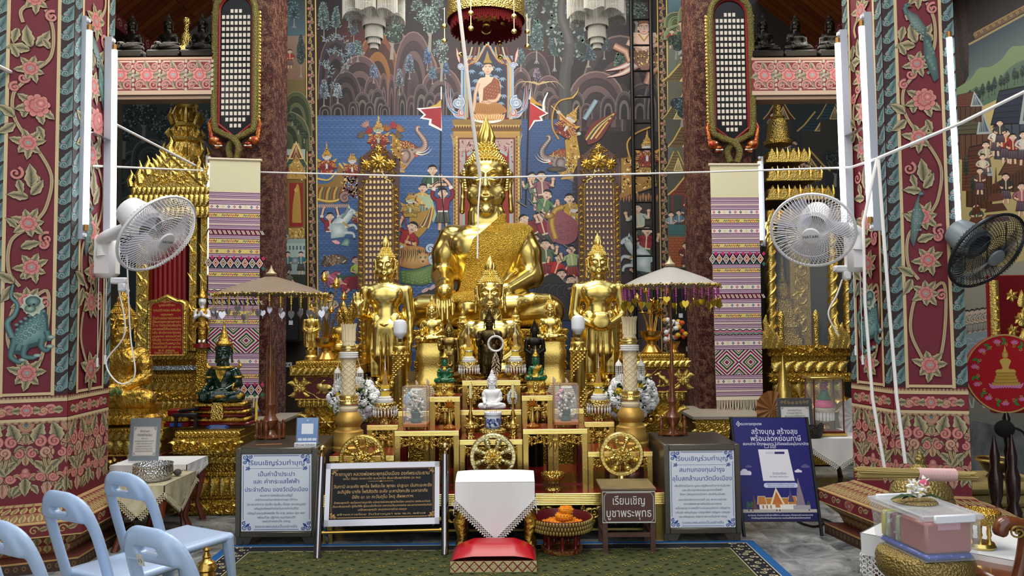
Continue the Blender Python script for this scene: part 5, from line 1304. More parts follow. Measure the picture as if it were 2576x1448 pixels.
def standing_form(pose,res=2.4):
 s=Sculpt((-80,-60,-3),(80,45,390),res)
 s.ell((0,0,175),(34,24,30),10);s.ell((0,0,222),(46,27,34),16);s.ell((0,0,238),(54,22,18),12);s.both('ell',(20,-16,225),(20,11,16),k=9);s.ell((0,0,145),(41,28,26),14)
 s.cone((0,1,245),(0,0,268),17,15,7)
 for z in(255,261):s.cone((-8,-6,z),(8,-6,z),11,11,2)
 s.both('chain',[(16,-2,140),(18,-4,78),(17,0,12)],[27,21,14],k=10)
 s.both('chain',[(17,0,10),(19,-26,5)],[8,8],k=5)
 headface(s,258,0,.46)
 if pose=='bless':
  s.chain([(-52,0,236),(-58,0,176),(-60,-36,178)],[15,12,10],6);hand(s,(-60,-36,178),(-62,-42,198),(0,-.08,1),(1,0,0),.62,thumb=(14,-2,12),L=42)
  s.chain([(52,0,236),(60,4,172),(62,-6,118)],[15,12,8],6);hand(s,(62,-6,118),(62,-8,104),(0,-.1,-1),(0,1,0),.55,thumb=(-6,-10,-12),L=40)
 else:
  for sg in(-1,1):
   s.chain([(sg*52,0,236),(sg*61,2,168),(sg*22,-38,146)],[15,13,8],6);hand(s,(sg*22,-38,146),(sg*14,-47,140),(-sg,-.25,-.12),(0,-.4,1),.5,thumb=(-sg*10,-6,12),L=34)
  s.ell((0,-48,152),(24,22,18),2);s.cone((-10,-48,166),(10,-48,166),12,12,2)
 body0=s.f.copy()
 r=Sculpt((-80,-60,-3),(80,45,390),res)
 for i in range(9):
  z0,z1=158-i*16.5,158-(i+1)*16.5
  r.cone((-22-.4*i,0,z0),(-22-.4*(i+1),0,z1),24-.55*i,24-.55*(i+1),6);r.cone((22+.4*i,0,z0),(22+.4*(i+1),0,z1),24-.55*i,24-.55*(i+1),6)
 r.cone((-20,0,166),(20,0,166),22,22,6)
 for sg in(-1,1):
  for i in range(7):r.cone((sg*(60-i*.6),8,190-i*22),(sg*(58-i*.8),9,168-i*22),5+.3*i,5+.3*i,8);r.cone((sg*(46),9,190-i*22),(sg*46,10,168-i*22),8,8,8)
 x,y,z=r.axes()
 r.f=np.maximum(r.f,22-z-0*x-0*y).astype(np.float32)
 r.f=r.f+(1.1*np.sin(z*.9+abs(x)*.10)*(np.abs(x)<30)*(z<130)*.0).astype(np.float32)
 r.both('chain',[(6,-25,150),(9,-27,90),(10,-24,24)],[2.2,2.6,2.6],k=3);r.both('chain',[(30,-22,152),(34,-22,90),(34,-20,24)],[2,2.4,2.4],k=3)
 r.chain([(-42,-10,158),(0,-30,150),(42,-10,158)],[4,4,4],3)
 s.f=np.minimum(s.f,np.where(z<200,1e3,1e3)).astype(np.float32)
 x=x+0*y+0*z
 s.f=np.maximum(s.f,-z-0*x).astype(np.float32)
 return s.mesh(),r.mesh()
_st={p:standing_form(p)for p in('bless','bowl')}
def standing(name,label,loc,px,Y,pose,m,group=None):
 k=S(px,Y);t=thing(name,label,'statue',loc,0,group)
 if pose not in _cache:
  a=MB();addmesh(a,curls(258,0,.46,rows=9),1);b=MB();addmesh(b,flame(258,0,.46,74),1)
  src=[skin('body',_st[pose][0],m,None),skin('robe',_st[pose][1],m,None),a.build('hair',m,None,60),b.build('flame_finial',m,None,60)]
  _cache[pose]=src
 else:
  src=[q.copy()for q in _cache[pose]]
  for o in src:COL.objects.link(o)
 for o in src:
  o.parent=t;o.scale=(k,k,k)
  for sl in o.material_slots:sl.link='OBJECT';sl.material=m
 return t
standing('buddha_statue','tall gold standing Buddha with one palm raised, left of the huge Buddha',W(971,968,8.0),1.0,8.0,'bless',G_POL)
standing('buddha_statue','tall gold standing Buddha holding an alms bowl, right of the huge Buddha',W(1508,962,8.0),1.0,8.0,'bowl',G_POL)
def zx(px,Y,py):p=W(px,py,Y);return p.x,p.z
def pbox(m,x0,x1,y0,y1,Y,d,ch=0,mi=0):
 a=W(x0,y1,Y);b=W(x1,y0,Y);m.b6(a.x,b.x,Y,Y+d,a.z,b.z,ch,mi)
def local(m,t):
 L=np.array(t.location);m.v=[v-L for v in m.v];return m
def front(Y):return lambda u,v,o:(u,Y-o,v)
def ribbed(m,x0,x1,z0,z1,Y,d,n,vert=True):
 n+=1
 m.b6(x0,x1,Y,Y+d,z0,z1)
 R=Rel(front(Y),min((x1-x0),(z1-z0))/n*.42);m2=R
 for k in range(n):
  if vert:w=(x1-x0)/n;R.ridge([(x0+w*(k+.5),z0),(x0+w*(k+.5),z1)],w*.95)
  else:w=(z1-z0)/n;R.ridge([(x0,z0+w*(k+.5)),(x1,z0+w*(k+.5))],w*.95)
 m.v+=R.v;b=m.n;m.f+=[tuple(i+b for i in q)for q in R.f];m.m+=R.m;m.n+=R.n
def altar_table(label,x0,x1,yt,Y,d,zb,ap=28,fr=13,group='gilded altar tables',rail=False,apw=None):
 X0,zt=zx(x0,Y,yt);X1,_=zx(x1,Y,yt);f=S(fr,Y);cx=(X0+X1)/2
 t=thing('altar_table',label,'altar table',(cx,Y,zb),0,group);o=Vector((cx,Y,zb))
 m=MB();m.b6(X0,X1,Y+.004,Y+d,zt-.012,zt,.003);local(m,t).build('tabletop',RED_LAC,t)
 m=MB();ribbed(m,X0,X1,zt-f,zt-.001,Y,.03,4,False);local(m,t).build('frame',G_YEL,t)
 for a,b in((X0,X0+f),(X1-f,X1)):
  m=MB();ribbed(m,a,b,zb,zt-f,Y,.03,4);local(m,t).build('leg',G_YEL,t)
  m=MB();m.b6(a,b,Y+d-.03,Y+d,zb,zt-.013);local(m,t).build('leg',RED_LAC,t)
 if ap:
  a=S(ap,Y);R=Rel(lambda u,v,oo:(u,Y+.012-oo,v),.012)
  R.scrollwork(X0+f,zt-f-a*.82,X1-f,zt-f)
  for k in range(3):R.leaf((cx+(k-1)*a*.3,zt-f-a*.6),-pi/2+(k-1)*.3,a*(.55 if k!=1 else .75),a*.28)
  for q in(X0+f,X1-f):R.leaf((q,zt-f-a*.2),-pi/2,a*.9,a*.22)
  R.v.append(np.zeros((0,3)));local(R,t).build('apron',G_CRV,t,fix=False)
 if rail:
  m=MB();m.b6(X0+f,X1-f,Y+.01,Y+.03,zb+.03,zb+.045);local(m,t).build('rail',RED_LAC,t)
 return zt
Y0=6.1
X0,ZB=zx(812,Y0,1234);X1,_=zx(1672,Y0,1234);ZB=.37;cxb=(X0+X1)/2
t=thing('altar_stage','low red lacquer stage with a gilded front carrying the altar tables','altar stage',(cxb,Y0,0))
m=MB();m.b6(X0,X1,Y0+.004,7.34,ZB-.02,ZB,.004);local(m,t).build('deck',RED_LAC,t)
m=MB();ribbed(m,X0,X1,ZB-.095,ZB-.001,Y0,.05,6,False);local(m,t).build('frame',G_YEL,t)
for a,b in((X0,X0+.075),(X1-.075,X1)):
 m=MB();ribbed(m,a,b,0,ZB-.095,Y0,.06,6);local(m,t).build('leg',G_YEL,t)
 m=MB();m.b6(a,b,7.26,7.34,0,ZB-.02);local(m,t).build('leg',RED_LAC,t)
R=Rel(front(Y0+.02),.015);R.scrollwork(X0+.08,ZB-.24,cxb,ZB-.09);R.scrollwork(cxb,ZB-.24,X1-.08,ZB-.09);local(R,t).build('apron',G_CRV,t)
m=MB();m.b6(X0+.07,X1-.07,Y0+.02,Y0+.05,.075,.092);local(m,t).build('rail',G_YEL,t)
m=MB();m.b6(X0+.02,X1-.02,Y0+.6,Y0+.62,.0,ZB-.02);local(m,t).build('back_panel',mat('dark_panel','2a1410',.6),t)
zA_l=altar_table('gilded table under the left gold wheel, partly behind the black prayer sign',829,991,1147,6.28,.45,ZB,ap=0)
zA_r=altar_table('gilded table behind the right gold wheel and the brown box stand',1479,1641,1136,6.28,.45,ZB,ap=34)
zM_l=altar_table('wide gilded table with scrolled apron carrying the left glass flower box',993,1154,1084,6.24,.36,ZB,ap=34,rail=True)
zM_r=altar_table('wide gilded table with scrolled apron carrying the right glass flower box',1316,1477,1079,6.24,.36,ZB,ap=34,rail=True)
zC=altar_table('low gilded table behind the silver-rimmed middle wheel',1156,1314,1106,6.3,.4,ZB,ap=34)
zS_l=altar_table('small gilded table under the tiered offering left of the glass boxes',923,1001,1069,6.74,.36,ZB,ap=44)
zS_r=altar_table('small gilded table under the tiered offering right of the glass boxes',1470,1545,1061,6.74,.36,ZB,ap=44)
zG_l=altar_table('narrow gilded table just behind the left glass flower box',1002,1080,1034,6.64,.3,ZB,ap=0)
zG_r=altar_table('narrow gilded table just behind the right glass flower box',1391,1468,1028,6.64,.3,ZB,ap=0)
zE_l=altar_table('gilded table under the green crowned Buddha left of centre',1081,1157,998,6.6,.34,ZB,ap=44)
zE_r=altar_table('gilded table under the green Buddha in a gold robe right of centre',1313,1390,995,6.6,.34,ZB,ap=44)
zW=altar_table('gilded table under the white marble Buddha',1159,1311,1031,6.74,.2,ZB,ap=38)
zT=altar_table('topmost gilded altar table, behind the white marble Buddha',1163,1309,957,6.96,.34,ZB,ap=44)
def wheel(label,px,py,r,Y,m1,m2,n=8):
 c=W(px,py,Y);R_=S(r,Y);zb=c.z-R_
 t=thing('dharma_wheel',label,'wheel',(c.x,Y,ZB),0,'dharma wheels before the altar')
 o=Vector((0,0,c.z-ZB))
 m=MB();prof=[(R_*.80,-.02),(R_*.80,.02),(R_*.84,.028),(R_*.96,.028),(R_,.018),(R_,-.018)]
 v=[];f=[];N=56
 for k in range(N):
  a=TAU*k/N
  for(q,y)in prof:v.append((q*cos(a),-y,o.z+q*sin(a)))
 L=len(prof)
 for k in range(N):
  for j in range(L):f.append((k*L+j,k*L+(j+1)%L,((k+1)%N)*L+(j+1)%L,((k+1)%N)*L+j)[::-1])
 m.add(v,f)
 Rr=Rel(lambda u,w,e:(u,-.028-e,w),.006)
 for k in range(36):a=TAU*k/36;Rr.spiral((R_*.9*cos(a),o.z+R_*.9*sin(a)),R_*.055,a,1,R_*.03,n=7)
 m.v+=Rr.v;b=m.n;m.f+=[tuple(i+b for i in q)for q in Rr.f];m.m+=Rr.m;m.n+=Rr.n
 m.build('rim',m1,t)
 for k in range(n):
  a=TAU*(k+.5)/n;d=Vector((cos(a),0,sin(a)))
  q=MB();P=lambda x:tuple(o+d*(R_*x))
  q.tube([P(.22),P(.4),P(.52),P(.56),P(.6),P(.66),P(.72),P(.76),P(.82)],[R_*z for z in(.11,.075,.085,.15,.11,.15,.12,.19,.17)],8)
  q.build('spoke',m1,t)
 h=MB();h.ell((0,-.01,o.z),(R_*.36,.035,R_*.36),20,8)
 Rh=Rel(lambda u,w,e:(u,-.04-e,w),.012);Rh.flower((0,o.z),R_*.4,10);Rh.flower((0,o.z),R_*.18,8,h=.03)
 for k in range(14):a=TAU*k/14;Rh.leaf((R_*.24*cos(a),o.z+R_*.24*sin(a)),a,R_*.16,R_*.1,h=-.002)
 addmesh(h,Rh,1);h.build('hub',m2,t)
 s=MB();s.lathe([(R_*.5,0),(R_*.5,.012),(R_*.3,.02),(R_*.16,max(.03,zb-ZB+.012))],20);s.build('foot',m1,t)
wheel('gold spoked wheel behind the black prayer sign',912,1152,58,6.19,G_CRV,G_ORN)
wheel('pale silvery-gold spoked wheel above the white-draped seat',1240,1148,58,6.21,mat('pale_gold','d8cfa0',.3,1,bump=(60,.4)),G_ORN)
wheel('gold spoked wheel above the brown box stand',1563,1141,55,6.19,G_YEL,G_ORN)
GAR=mat('white_garland','f2efe6',.8,bump=(160,.6));YCAN=mat('yellow_wax','e8c84a',.5);TAS=mat('tassel_white','f4f2ee',.8)
def offering(label,px,yb,Y,zb,k=1.0):
 c=W(px,yb,Y);u=S(1,Y)*k
 t=thing('offering_tray',label,'offering tray',(c.x,Y,zb),0,'tiered offering trays on the altar')
 MB().lathe([(17*u,0),(17*u,2*u),(13*u,6*u),(11*u,12*u),(14*u,18*u),(24*u,24*u),(28*u,30*u),(29*u,40*u),(27*u,50*u),(24*u,51*u)],28).build('bowl',G_ORN,t)
 m=MB()
 for j in range(22):
  a=TAU*j/22;x,y=29.5*u*cos(a),29.5*u*sin(a)
  m.lathe([(.3*u,6*u),(1.9*u,3*u),(2.2*u,0),(1.1*u,-7*u),(.2*u,-12*u)],6,(x,y,28*u))
  a2=TAU*(j+.5)/22
  m.cyl((x,y,34*u),(29.5*u*cos(a2),29.5*u*sin(a2),42*u),.55*u,n=4);m.cyl((29.5*u*cos(TAU*(j+1)/22),29.5*u*sin(TAU*(j+1)/22),34*u),(29.5*u*cos(a2),29.5*u*sin(a2),42*u),.55*u,n=4)
 m.build('tassel_fringe',TAS,t)
 m=MB();m.lathe([(20*u,50*u),(21*u,52*u),(20*u,59*u),(15*u,60*u)],24);m.torus((0,0,63*u),12.5*u,3.4*u,nu=24);m.build('garland',GAR,t)
 m=MB()
 for j in range(12):a=TAU*j/12;m.cyl((8.5*u*cos(a),8.5*u*sin(a),64*u),(8.5*u*cos(a),8.5*u*sin(a),93*u),2.4*u,n=8)
 m.cyl((0,0,64*u),(0,0,90*u),8*u,n=14);m.build('candle_bundle',YCAN,t)
 MB().torus((0,0,82*u),10.5*u,2*u,nu=24,nv=6).build('ring',SILVER,t)
 m=MB()
 for j in range(10):a=TAU*j/10;m.cyl((6*u*cos(a),6*u*sin(a),90*u),(4.6*u*cos(a),4.6*u*sin(a),(112+4*(j%3))*u),1.1*u,n=5)
 for j in range(5):a=TAU*j/5;m.cyl((3*u*cos(a),3*u*sin(a),105*u),(2*u*cos(a),2*u*sin(a),(126+3*(j%2))*u),.9*u,n=5)
 m.build('taper',mat('tan_wax','c09858',.6),t)
 m=MB()
 for j in range(10):m.ell((0,0,(132+j*3.4)*u),(2.1-.15*j)*u,8,5)
 m.cyl((0,0,122*u),(0,0,168*u),.5*u,n=5);m.build('pearl_spire',TAS,t)
offering('tiered gold tray with yellow candles left of the left glass flower box',969,1066,6.9,zS_l)
offering('tiered gold tray with yellow candles right of the right glass flower box',1507,1058,6.9,zS_r,.98)
offering('tiered gold tray with yellow candles, upper left beside the bronze standing Buddha',1180,953,7.13,zT,.86)
offering('tiered gold tray with yellow candles, upper right beside the hanging jasmine garland',1297,951,7.13,zT,.86)
EMER=mat('green_glass','0b6a3a',.12,0,trans=.25,coat=.6);MARB=mat('white_marble','f0eeec',.3)
def pedestal(label_parent,tiers,u,m,name='pedestal',n=28,sq=0,sy=1):
 return MB().lathe([(r*u,z*u)for r,z in tiers],n,sq=sq,sy=sy,rz=0).build(name,m,label_parent)
def lotus_base(u,w,h,zs=0):
 return[(w,zs),(w*1.02,zs+h*.12),(w*.84,zs+h*.22),(w*.78,zs+h*.42),(w*.8,zs+h*.5),(w*.96,zs+h*.66),(w*.94,zs+h*.8),(w*.86,zs+h*.86),(w*.88,zs+h),(.01,zs+h)]
def lift(t,dz):
 for c in t.children:c.location.z+=dz
def small_seated(label,px,yb,Y,zb,sc,m,ped=None,mh=None,pm=None,group=None):
 c=W(px,yb,Y);u=S(1,Y);ped=ped and(c.z-zb)/u;h=(ped or 0)*u
 t=seated('buddha_statue',label,(c.x,Y,zb),sc,Y,m,group,mh=mh)
 if ped:
  lift(t,h);pedestal(t,lotus_base(u,190*sc,ped),u,pm or m,sy=.62,sq=5)
 return t
small_seated('small white marble seated Buddha behind the blue and white incense pot',1238,1027,6.84,zW,.185,MARB)
g1=small_seated('small gold seated Buddha on a pedestal by the left knee of the huge Buddha',1087,862,7.9,1.07,.222,G_POL,ped=60,pm=G_SAT)
g2=small_seated('small gold seated Buddha on a pedestal by the right knee of the huge Buddha',1384,858,7.9,1.07,.222,G_POL,ped=60,pm=G_SAT)
for(px,lab,zz,Yk)in((1164,'tiny gold seated Buddha beside the left hand of the huge Buddha',815,7.75),(1297,'tiny gold seated Buddha by the right shoulder of the front Buddha',812,7.75)):
 small_seated(lab,px,zz,Yk,1.07,.075,G_SAT,ped=135,pm=G_DARK)
e1=small_seated('green crowned Buddha with gold trim on a gold throne, left of centre',1119,962,6.72,zE_l,.138,EMER,ped=36,pm=G_LEAF,mh=EMER)
u=S(1,6.72)
m=MB()
m.lathe([(9*u,93*u),(10*u,96*u),(6*u,100*u),(5*u,104*u),(3*u,108*u),(.3*u,126*u)],14)
for sg in(-1,1):
 m.tube([(sg*8*u,-6*u,78*u),(sg*14*u,-6*u,74*u),(sg*19*u,-4*u,80*u)],[3*u,2.4*u,.5*u],6);m.ell((sg*21*u,-8*u,42*u),(3*u,3*u,3*u));m.tube([(sg*9*u,-8*u,97*u),(sg*9.5*u,-6*u,84*u)],1.2*u,5)
 m.torus((sg*15*u,-2*u,60*u),4.5*u,1.3*u)
m.torus((0,-1*u,72*u),8*u,1.6*u);m.ell((0,-10*u,66*u),(5*u,2*u,5*u));m.build('gold_regalia',G_LEAF,e1);e1.children[-1]['kind']='stuff' if False else 'thing'
MB().b6(-7*u,7*u,-18*u,-12*u,8*u,30*u,2*u).build('throne_cloth',G_ORN,e1)
e2=small_seated('green Buddha in a gold robe on a gold throne, right of centre',1348,956,6.72,zE_r,.138,EMER,ped=38,pm=G_LEAF,mh=EMER)
for c in e2.children:
 if c.name.startswith('robe'):c.material_slots[0].material=G_LEAF;c.scale=tuple(q*1.04 for q in c.scale)
MB().lathe([(9*u,95*u),(8*u,99*u),(3*u,106*u),(.3*u,122*u)],12).build('gold_ornament',G_LEAF,e2);MB().b6(-7*u,7*u,-18*u,-12*u,8*u,32*u,2*u).build('throne_cloth',G_ORN,e2)
MB().lathe([(27*u,38*u),(29*u,42*u),(27*u,48*u),(20*u,49*u)],24,sy=.62).build('cushion',G_LEAF,e2)
def small_standing(label,px,yb,Y,zb,sc,pose,m,ped=0):
 c=W(px,yb,Y);u=S(1,Y);ped=ped and(c.z-zb)/u;t=standing('buddha_statue',label,(c.x,Y,zb),sc,Y,pose,m)
 if ped:lift(t,ped*u);pedestal(t,[(20*sc/.4,0),(20*sc/.4,ped*.3),(14*sc/.4,ped*.5),(17*sc/.4,ped*.8),(17*sc/.4,ped),(.01,ped)],u,m)
small_standing('slim bronze standing Buddha with a garland of gold leaves, left of the front Buddha',1130,944,7.28,ZB,.375,'bless',mat('greenish_bronze','8a7440',.3,1),118)
small_standing('black standing Buddha holding a bowl, right of the front Buddha',1346,944,7.28,ZB,.375,'bowl',mat('black_bronze','2a2620',.35,.8),118)
small_standing('dark bronze standing Buddha right in front of the front Buddha',1232,950,7.22,zT,.47,'bless',BRONZE,4)
Yg=7.08;c=W(1247,864,Yg);u=S(1,Yg)
t=thing('flower_garland','ring-shaped white jasmine garland hanging before the dark bronze standing Buddha','garland',c)
m=MB();m.torus((0,0,0),18.5*u,2.8*u,'y',30,8)
for k in range(60):
 a=TAU*k/60;m.ell((19*u*cos(a),-1.5*u+2*u*sin(k*2.4),19*u*sin(a)),(1.7*u,1.7*u,1.7*u),6,4)
m.build('ring',GAR,t)
m=MB()
for k in range(46):
 z=-20*u-k*1.4*u;w=(4+9*sin(pi*min(1,k/46*1.05)))*u
 x=w*sin(k*2.4)*.9
 m.tube([(x*.3,-2*u,z),(x*.8,-2.5*u,z-3*u),(x,-2*u,z-8*u)],[.4*u,1.3*u,.2*u],5)
m.build('petal_tassel',mat('dried_petal','d8c4a4',.8),t)
MB().tube([(0,0,18*u),(-5*u,8*u,28*u)],.7*u,5).build('cord',STRING,t)
POR=mat('white_porcelain','eceef2',.15,coat=.5);POB=mat('cobalt_glaze','1e3a80',.2,coat=.5)
Yp=6.36;c=W(1240,1084,Yp);u=S(1,Yp)
t=thing('incense_pot','blue and white porcelain incense pot in front of the white Buddha','pot',(c.x,Yp+.06,zC+.0))
A=Art();A.colour('eceff2').lathe([(14*u,22*u),(18*u,24*u),(21*u,34*u),(20*u,46*u),(20.5*u,56*u),(22.5*u,62*u),(22*u,64*u),(20*u,63*u),(19*u,54*u)],36)
def cylf(uu,vv,o):a=uu/20-pi/2;r=20.6*u+o*8;return(r*cos(a),r*sin(a),vv*u)
A.fr=lambda uu,vv,o:(lambda r,a:(r*cos(a),r*sin(a),vv*u))((20.9+.5*sin((vv-26)/36*pi)if vv<54 else 20.9+(vv-54)*.2)*u+o*2,uu/20-pi/2);A.o=4e-4
for k in range(40):A.rect(k*pi-62.8,56,k*pi-60.4,57.5,'2a4a90');A.rect(k*pi-62.8,27,k*pi-59.8,28,'2a4a90')
for k in range(9):
 x=-50+k*12.5;A.spiral((x,44),6,k,1.4,2.4,'1e3a80','3a5aa0',n=14,ink='1e3a80');A.ell((x+5,36),3.4,3.2,'1a3070',n=10);A.leaf((x-4,50),.4+k,9,4,'2a4a90','142a60','1e3a80',lobes=2,vein=False);A.leaf((x+4,32),2.5+k,8,4,'2a4a90','142a60','1e3a80',lobes=2,vein=False)
A.build('pot_body',mat('blue_white_porcelain','888888',.15,attr=True,coat=.5),t,60)
MB().lathe([(1*u,56*u),(20*u,56*u)],24,cap=False).build('ash',mat('grey_ash','a8a098',.9),t)
m=MB();[m.cyl((x*u,y*u,56*u),(x*u*1.2,y*u,(66+k)*u),.7*u,n=5)for k,(x,y)in enumerate(((-6,0),(-2,3),(3,-2),(7,1)))];m.build('joss_stick',mat('joss_red','a0402c',.8),t)
m=MB();m.lathe([(30*u,10*u),(34*u,14*u),(33*u,20*u),(26*u,23*u),(14*u,23*u)],28);Rr=None;m.build('stand_top',G_ORN,t)
for k in range(6):a=TAU*k/6+.3;MB().tube([(24*u*cos(a),24*u*sin(a),12*u),(26*u*cos(a),26*u*sin(a),5*u),(23*u*cos(a),23*u*sin(a),0)],[2*u,2.6*u,3*u],8).build('leg',G_SAT,t)
def candlestick(label,px,yb,Y,zb,k=1.0):
 c=W(px,yb,Y);u=S(1,Y)*k
 t=thing('candlestick',label,'candlestick',(c.x,Y,zb),0,'brass candlesticks beside the white Buddha')
 m=MB();m.lathe([(14*u,0),(14*u,3*u),(11*u,5*u),(11*u,22*u),(16*u,26*u),(20*u,29*u),(19*u,34*u),(14*u,36*u)],24);m.build('stand',G_ORN,t)
 m=MB();m.lathe([(13*u,36*u),(13*u,38*u),(6*u,46*u),(4*u,54*u),(6.5*u,64*u),(4*u,74*u),(2.6*u,80*u),(3.6*u,96*u),(4*u,104*u),(7.5*u,107*u),(8*u,109*u),(4.6*u,110*u)],18);m.build('stem',BRASS,t)
 m=MB();m.lathe([(4.4*u,108*u),(3.9*u,148*u),(1*u,149*u)],12);m.cyl((0,0,148*u),(0,0,152*u),.4*u,n=4);m.build('candle',mat('pale_yellow_wax','ece0a0',.5),t)
candlestick('brass candlestick with a yellow candle left of the blue and white pot',1184,1098,6.42,zC,.9)
candlestick('brass candlestick with a yellow candle right of the blue and white pot',1291,1094,6.42,zC,.9)
def lampflower(label,px,yb,Y,zb):
 c=W(px,yb,Y);u=S(1,Y);AMB=mat('amber_glass','c8780c',.12,0,trans=.4,coat=.4)
 t=thing('lotus_lamp',label,'lamp',(c.x,Y,zb),0,'amber lotus lamps on the altar')
 MB().lathe([(15*u,0),(16*u,3*u),(9*u,7*u),(5*u,12*u)],20).build('base',AMB,t)
 MB().lathe([(5*u,12*u),(6.5*u,20*u),(4*u,30*u),(3.5*u,46*u),(5*u,52*u)],14).build('stem',G_SAT,t)
 m=MB()
 for ring,(n,r,hh)in enumerate(((8,18,56),(8,14,66),(6,8,72))):
  for k in range(n):
   a=TAU*(k+.5*ring)/n
   m.tube([(3*u*cos(a),3*u*sin(a),52*u),(r*.7*u*cos(a),r*.7*u*sin(a),(52+(hh-52)*.3)*u),(r*u*cos(a),r*u*sin(a),hh*u)],[2*u,4.2*u,.3*u],6,flat=.4)
 m.build('petals',AMB,t)
lampflower('amber glass lotus lamp on the left, before the green crowned Buddha',1131,1078,6.36,zM_l)
lampflower('amber glass lotus lamp on the right, before the gold-robed green Buddha',1340,1074,6.36,zM_r)
def cone_tree(label,px,yb,Y,zb,m,h=64):
 c=W(px,yb,Y);u=S(1,Y);t=thing('offering_tree',label,'ornament',(c.x,Y,zb))
 MB().lathe([(7*u,0),(7*u,2*u),(3*u,6*u),(6*u,14*u)],14).build('base',m,t)
 q=MB()
 for j in range(9):
  z=14+j*(h-24)/9;r=11*sin(pi*(.25+.72*(j/9)))+1;n=max(5,int(r*1.2))
  for k in range(n):a=TAU*(k+.5*(j%2))/n;q.ell((r*u*cos(a),r*u*sin(a),z*u),(2.4*u,2.4*u,3*u),6,4)
 q.lathe([(9*u,14*u),(9*u,30*u),(3*u,(h-10)*u),(.3*u,h*u)],10);q.build('bud_cluster',m,t)
cone_tree('golden cone-shaped bud tree left of the white Buddha',1186,1028,6.82,zW,G_ORN,68)
cone_tree('silver cone-shaped bud tree right of the white Buddha',1289,1026,6.82,zW,SILVER,60)
Yc=6.17;c=W(1392,1222,Yc);u=S(1,Yc)
t=thing('footed_bowl','empty brass footed bowl on the stage beside the white-draped seat','bowl',(c.x,Yc+.03,ZB))
MB().lathe([(20*u,0),(21*u,4*u),(18*u,9*u),(12*u,10*u)],24).build('foot',G_ORN,t)
for k in range(6):a=TAU*k/6;MB().lathe([(2.6*u,9*u),(1.6*u,16*u),(2.6*u,26*u)],8,(14*u*cos(a),14*u*sin(a),0)).build('baluster',BRASS,t)
MB().lathe([(14*u,25*u),(22*u,28*u),(29*u,33*u),(31*u,40*u),(30*u,44*u),(28*u,43*u),(27*u,38*u),(10*u,34*u)],32).build('dish',G_ORN,t)
GLASS=gl('clear_pane','e8f0f0',.10);WFL=mat('white_petal','ece6dc',.8);GRN=mat('leaf_green','2c4a34',.6);PKB=mat('beige_bead','c8a890',.7)
def flowerbox(label,px,yb,Y,zb,w=60,h=106,tilt=0):
 c=W(px,yb,Y);u=S(1,Y);r=random.Random(px)
 t=thing('display_case',label,'display case',(c.x,Y,zb),tilt,'glass flower boxes on the altar');W2=w/2*u;D=26*u
 MB().b6(-W2,W2,-D,D,6*u,14*u,u).build('base',mat('orange_wood','b8743c',.4),t)
 for sx in(-1,1):
  for sy in(-1,1):MB().b6(sx*W2*.85-2*u,sx*W2*.85+2*u,sy*D*.8-2*u,sy*D*.8+2*u,0,6*u).build('foot',mat('orange_wood'),t)
 m=MB();g=.8*u
 for(a,b,e,f_)in((-W2,W2,-D,-D+g),(-W2,W2,D-g,D),(-W2,-W2+g,-D+g,D-g),(W2-g,W2,-D+g,D-g)):m.b6(a,b,e,f_,14*u,(h-1)*u)
 m.b6(-W2,W2,-D,D,(h-1)*u,h*u);m.build('glass',GLASS,t,None)
 m=MB()
 for sx in(-1,1):
  for sy in(-1,1):m.b6(sx*W2-u,sx*W2+u,sy*D-u,sy*D+u,14*u,h*u)
 for sy in(-1,1):m.b6(-W2,W2,sy*D-u,sy*D+u,(h-2)*u,h*u)
 m.build('edge_strip',mat('gilt_strip','a87c50',.4,.6),t)
 MB().lathe([(12*u,14*u),(14*u,18*u),(9*u,26*u),(15*u,40*u),(13*u,42*u)],16).build('vase',GRN,t)
 m=MB();m2=MB();m3=MB()
 for k in range(64):
  a=r.uniform(0,TAU);q=r.uniform(2,22);z=r.uniform(42,88);x,y=q*cos(a)*u,q*sin(a)*u*.8
  (m if k%3 else m2).ell((x,y,z*u),(r.uniform(2,4)*u,)*3,6,5)
  if k%3==0:m3.tube([(0,0,40*u),(x*.6,y*.6,(z*.5+22)*u),(x,y,z*u)],.5*u,4);m3.ell((x*.9,y*.9,(z-5)*u),(4*u,1*u,2*u),6,4)
 for sx in(-1,1):
  for k in range(8):m.ell((sx*r.uniform(10,20)*u,-14*u+r.uniform(-4,4)*u,r.uniform(24,44)*u),(2.6*u,)*3,6,5)
 m.build('white_buds',WFL,t);m2.build('beige_buds',PKB,t);m3.build('stems',GRN,t)
flowerbox('glass box of white dried flowers on the left side of the altar',1047,1080,6.4,zM_l)
flowerbox('glass box of white dried flowers on the right side of the altar',1424,1075,6.4,zM_r)
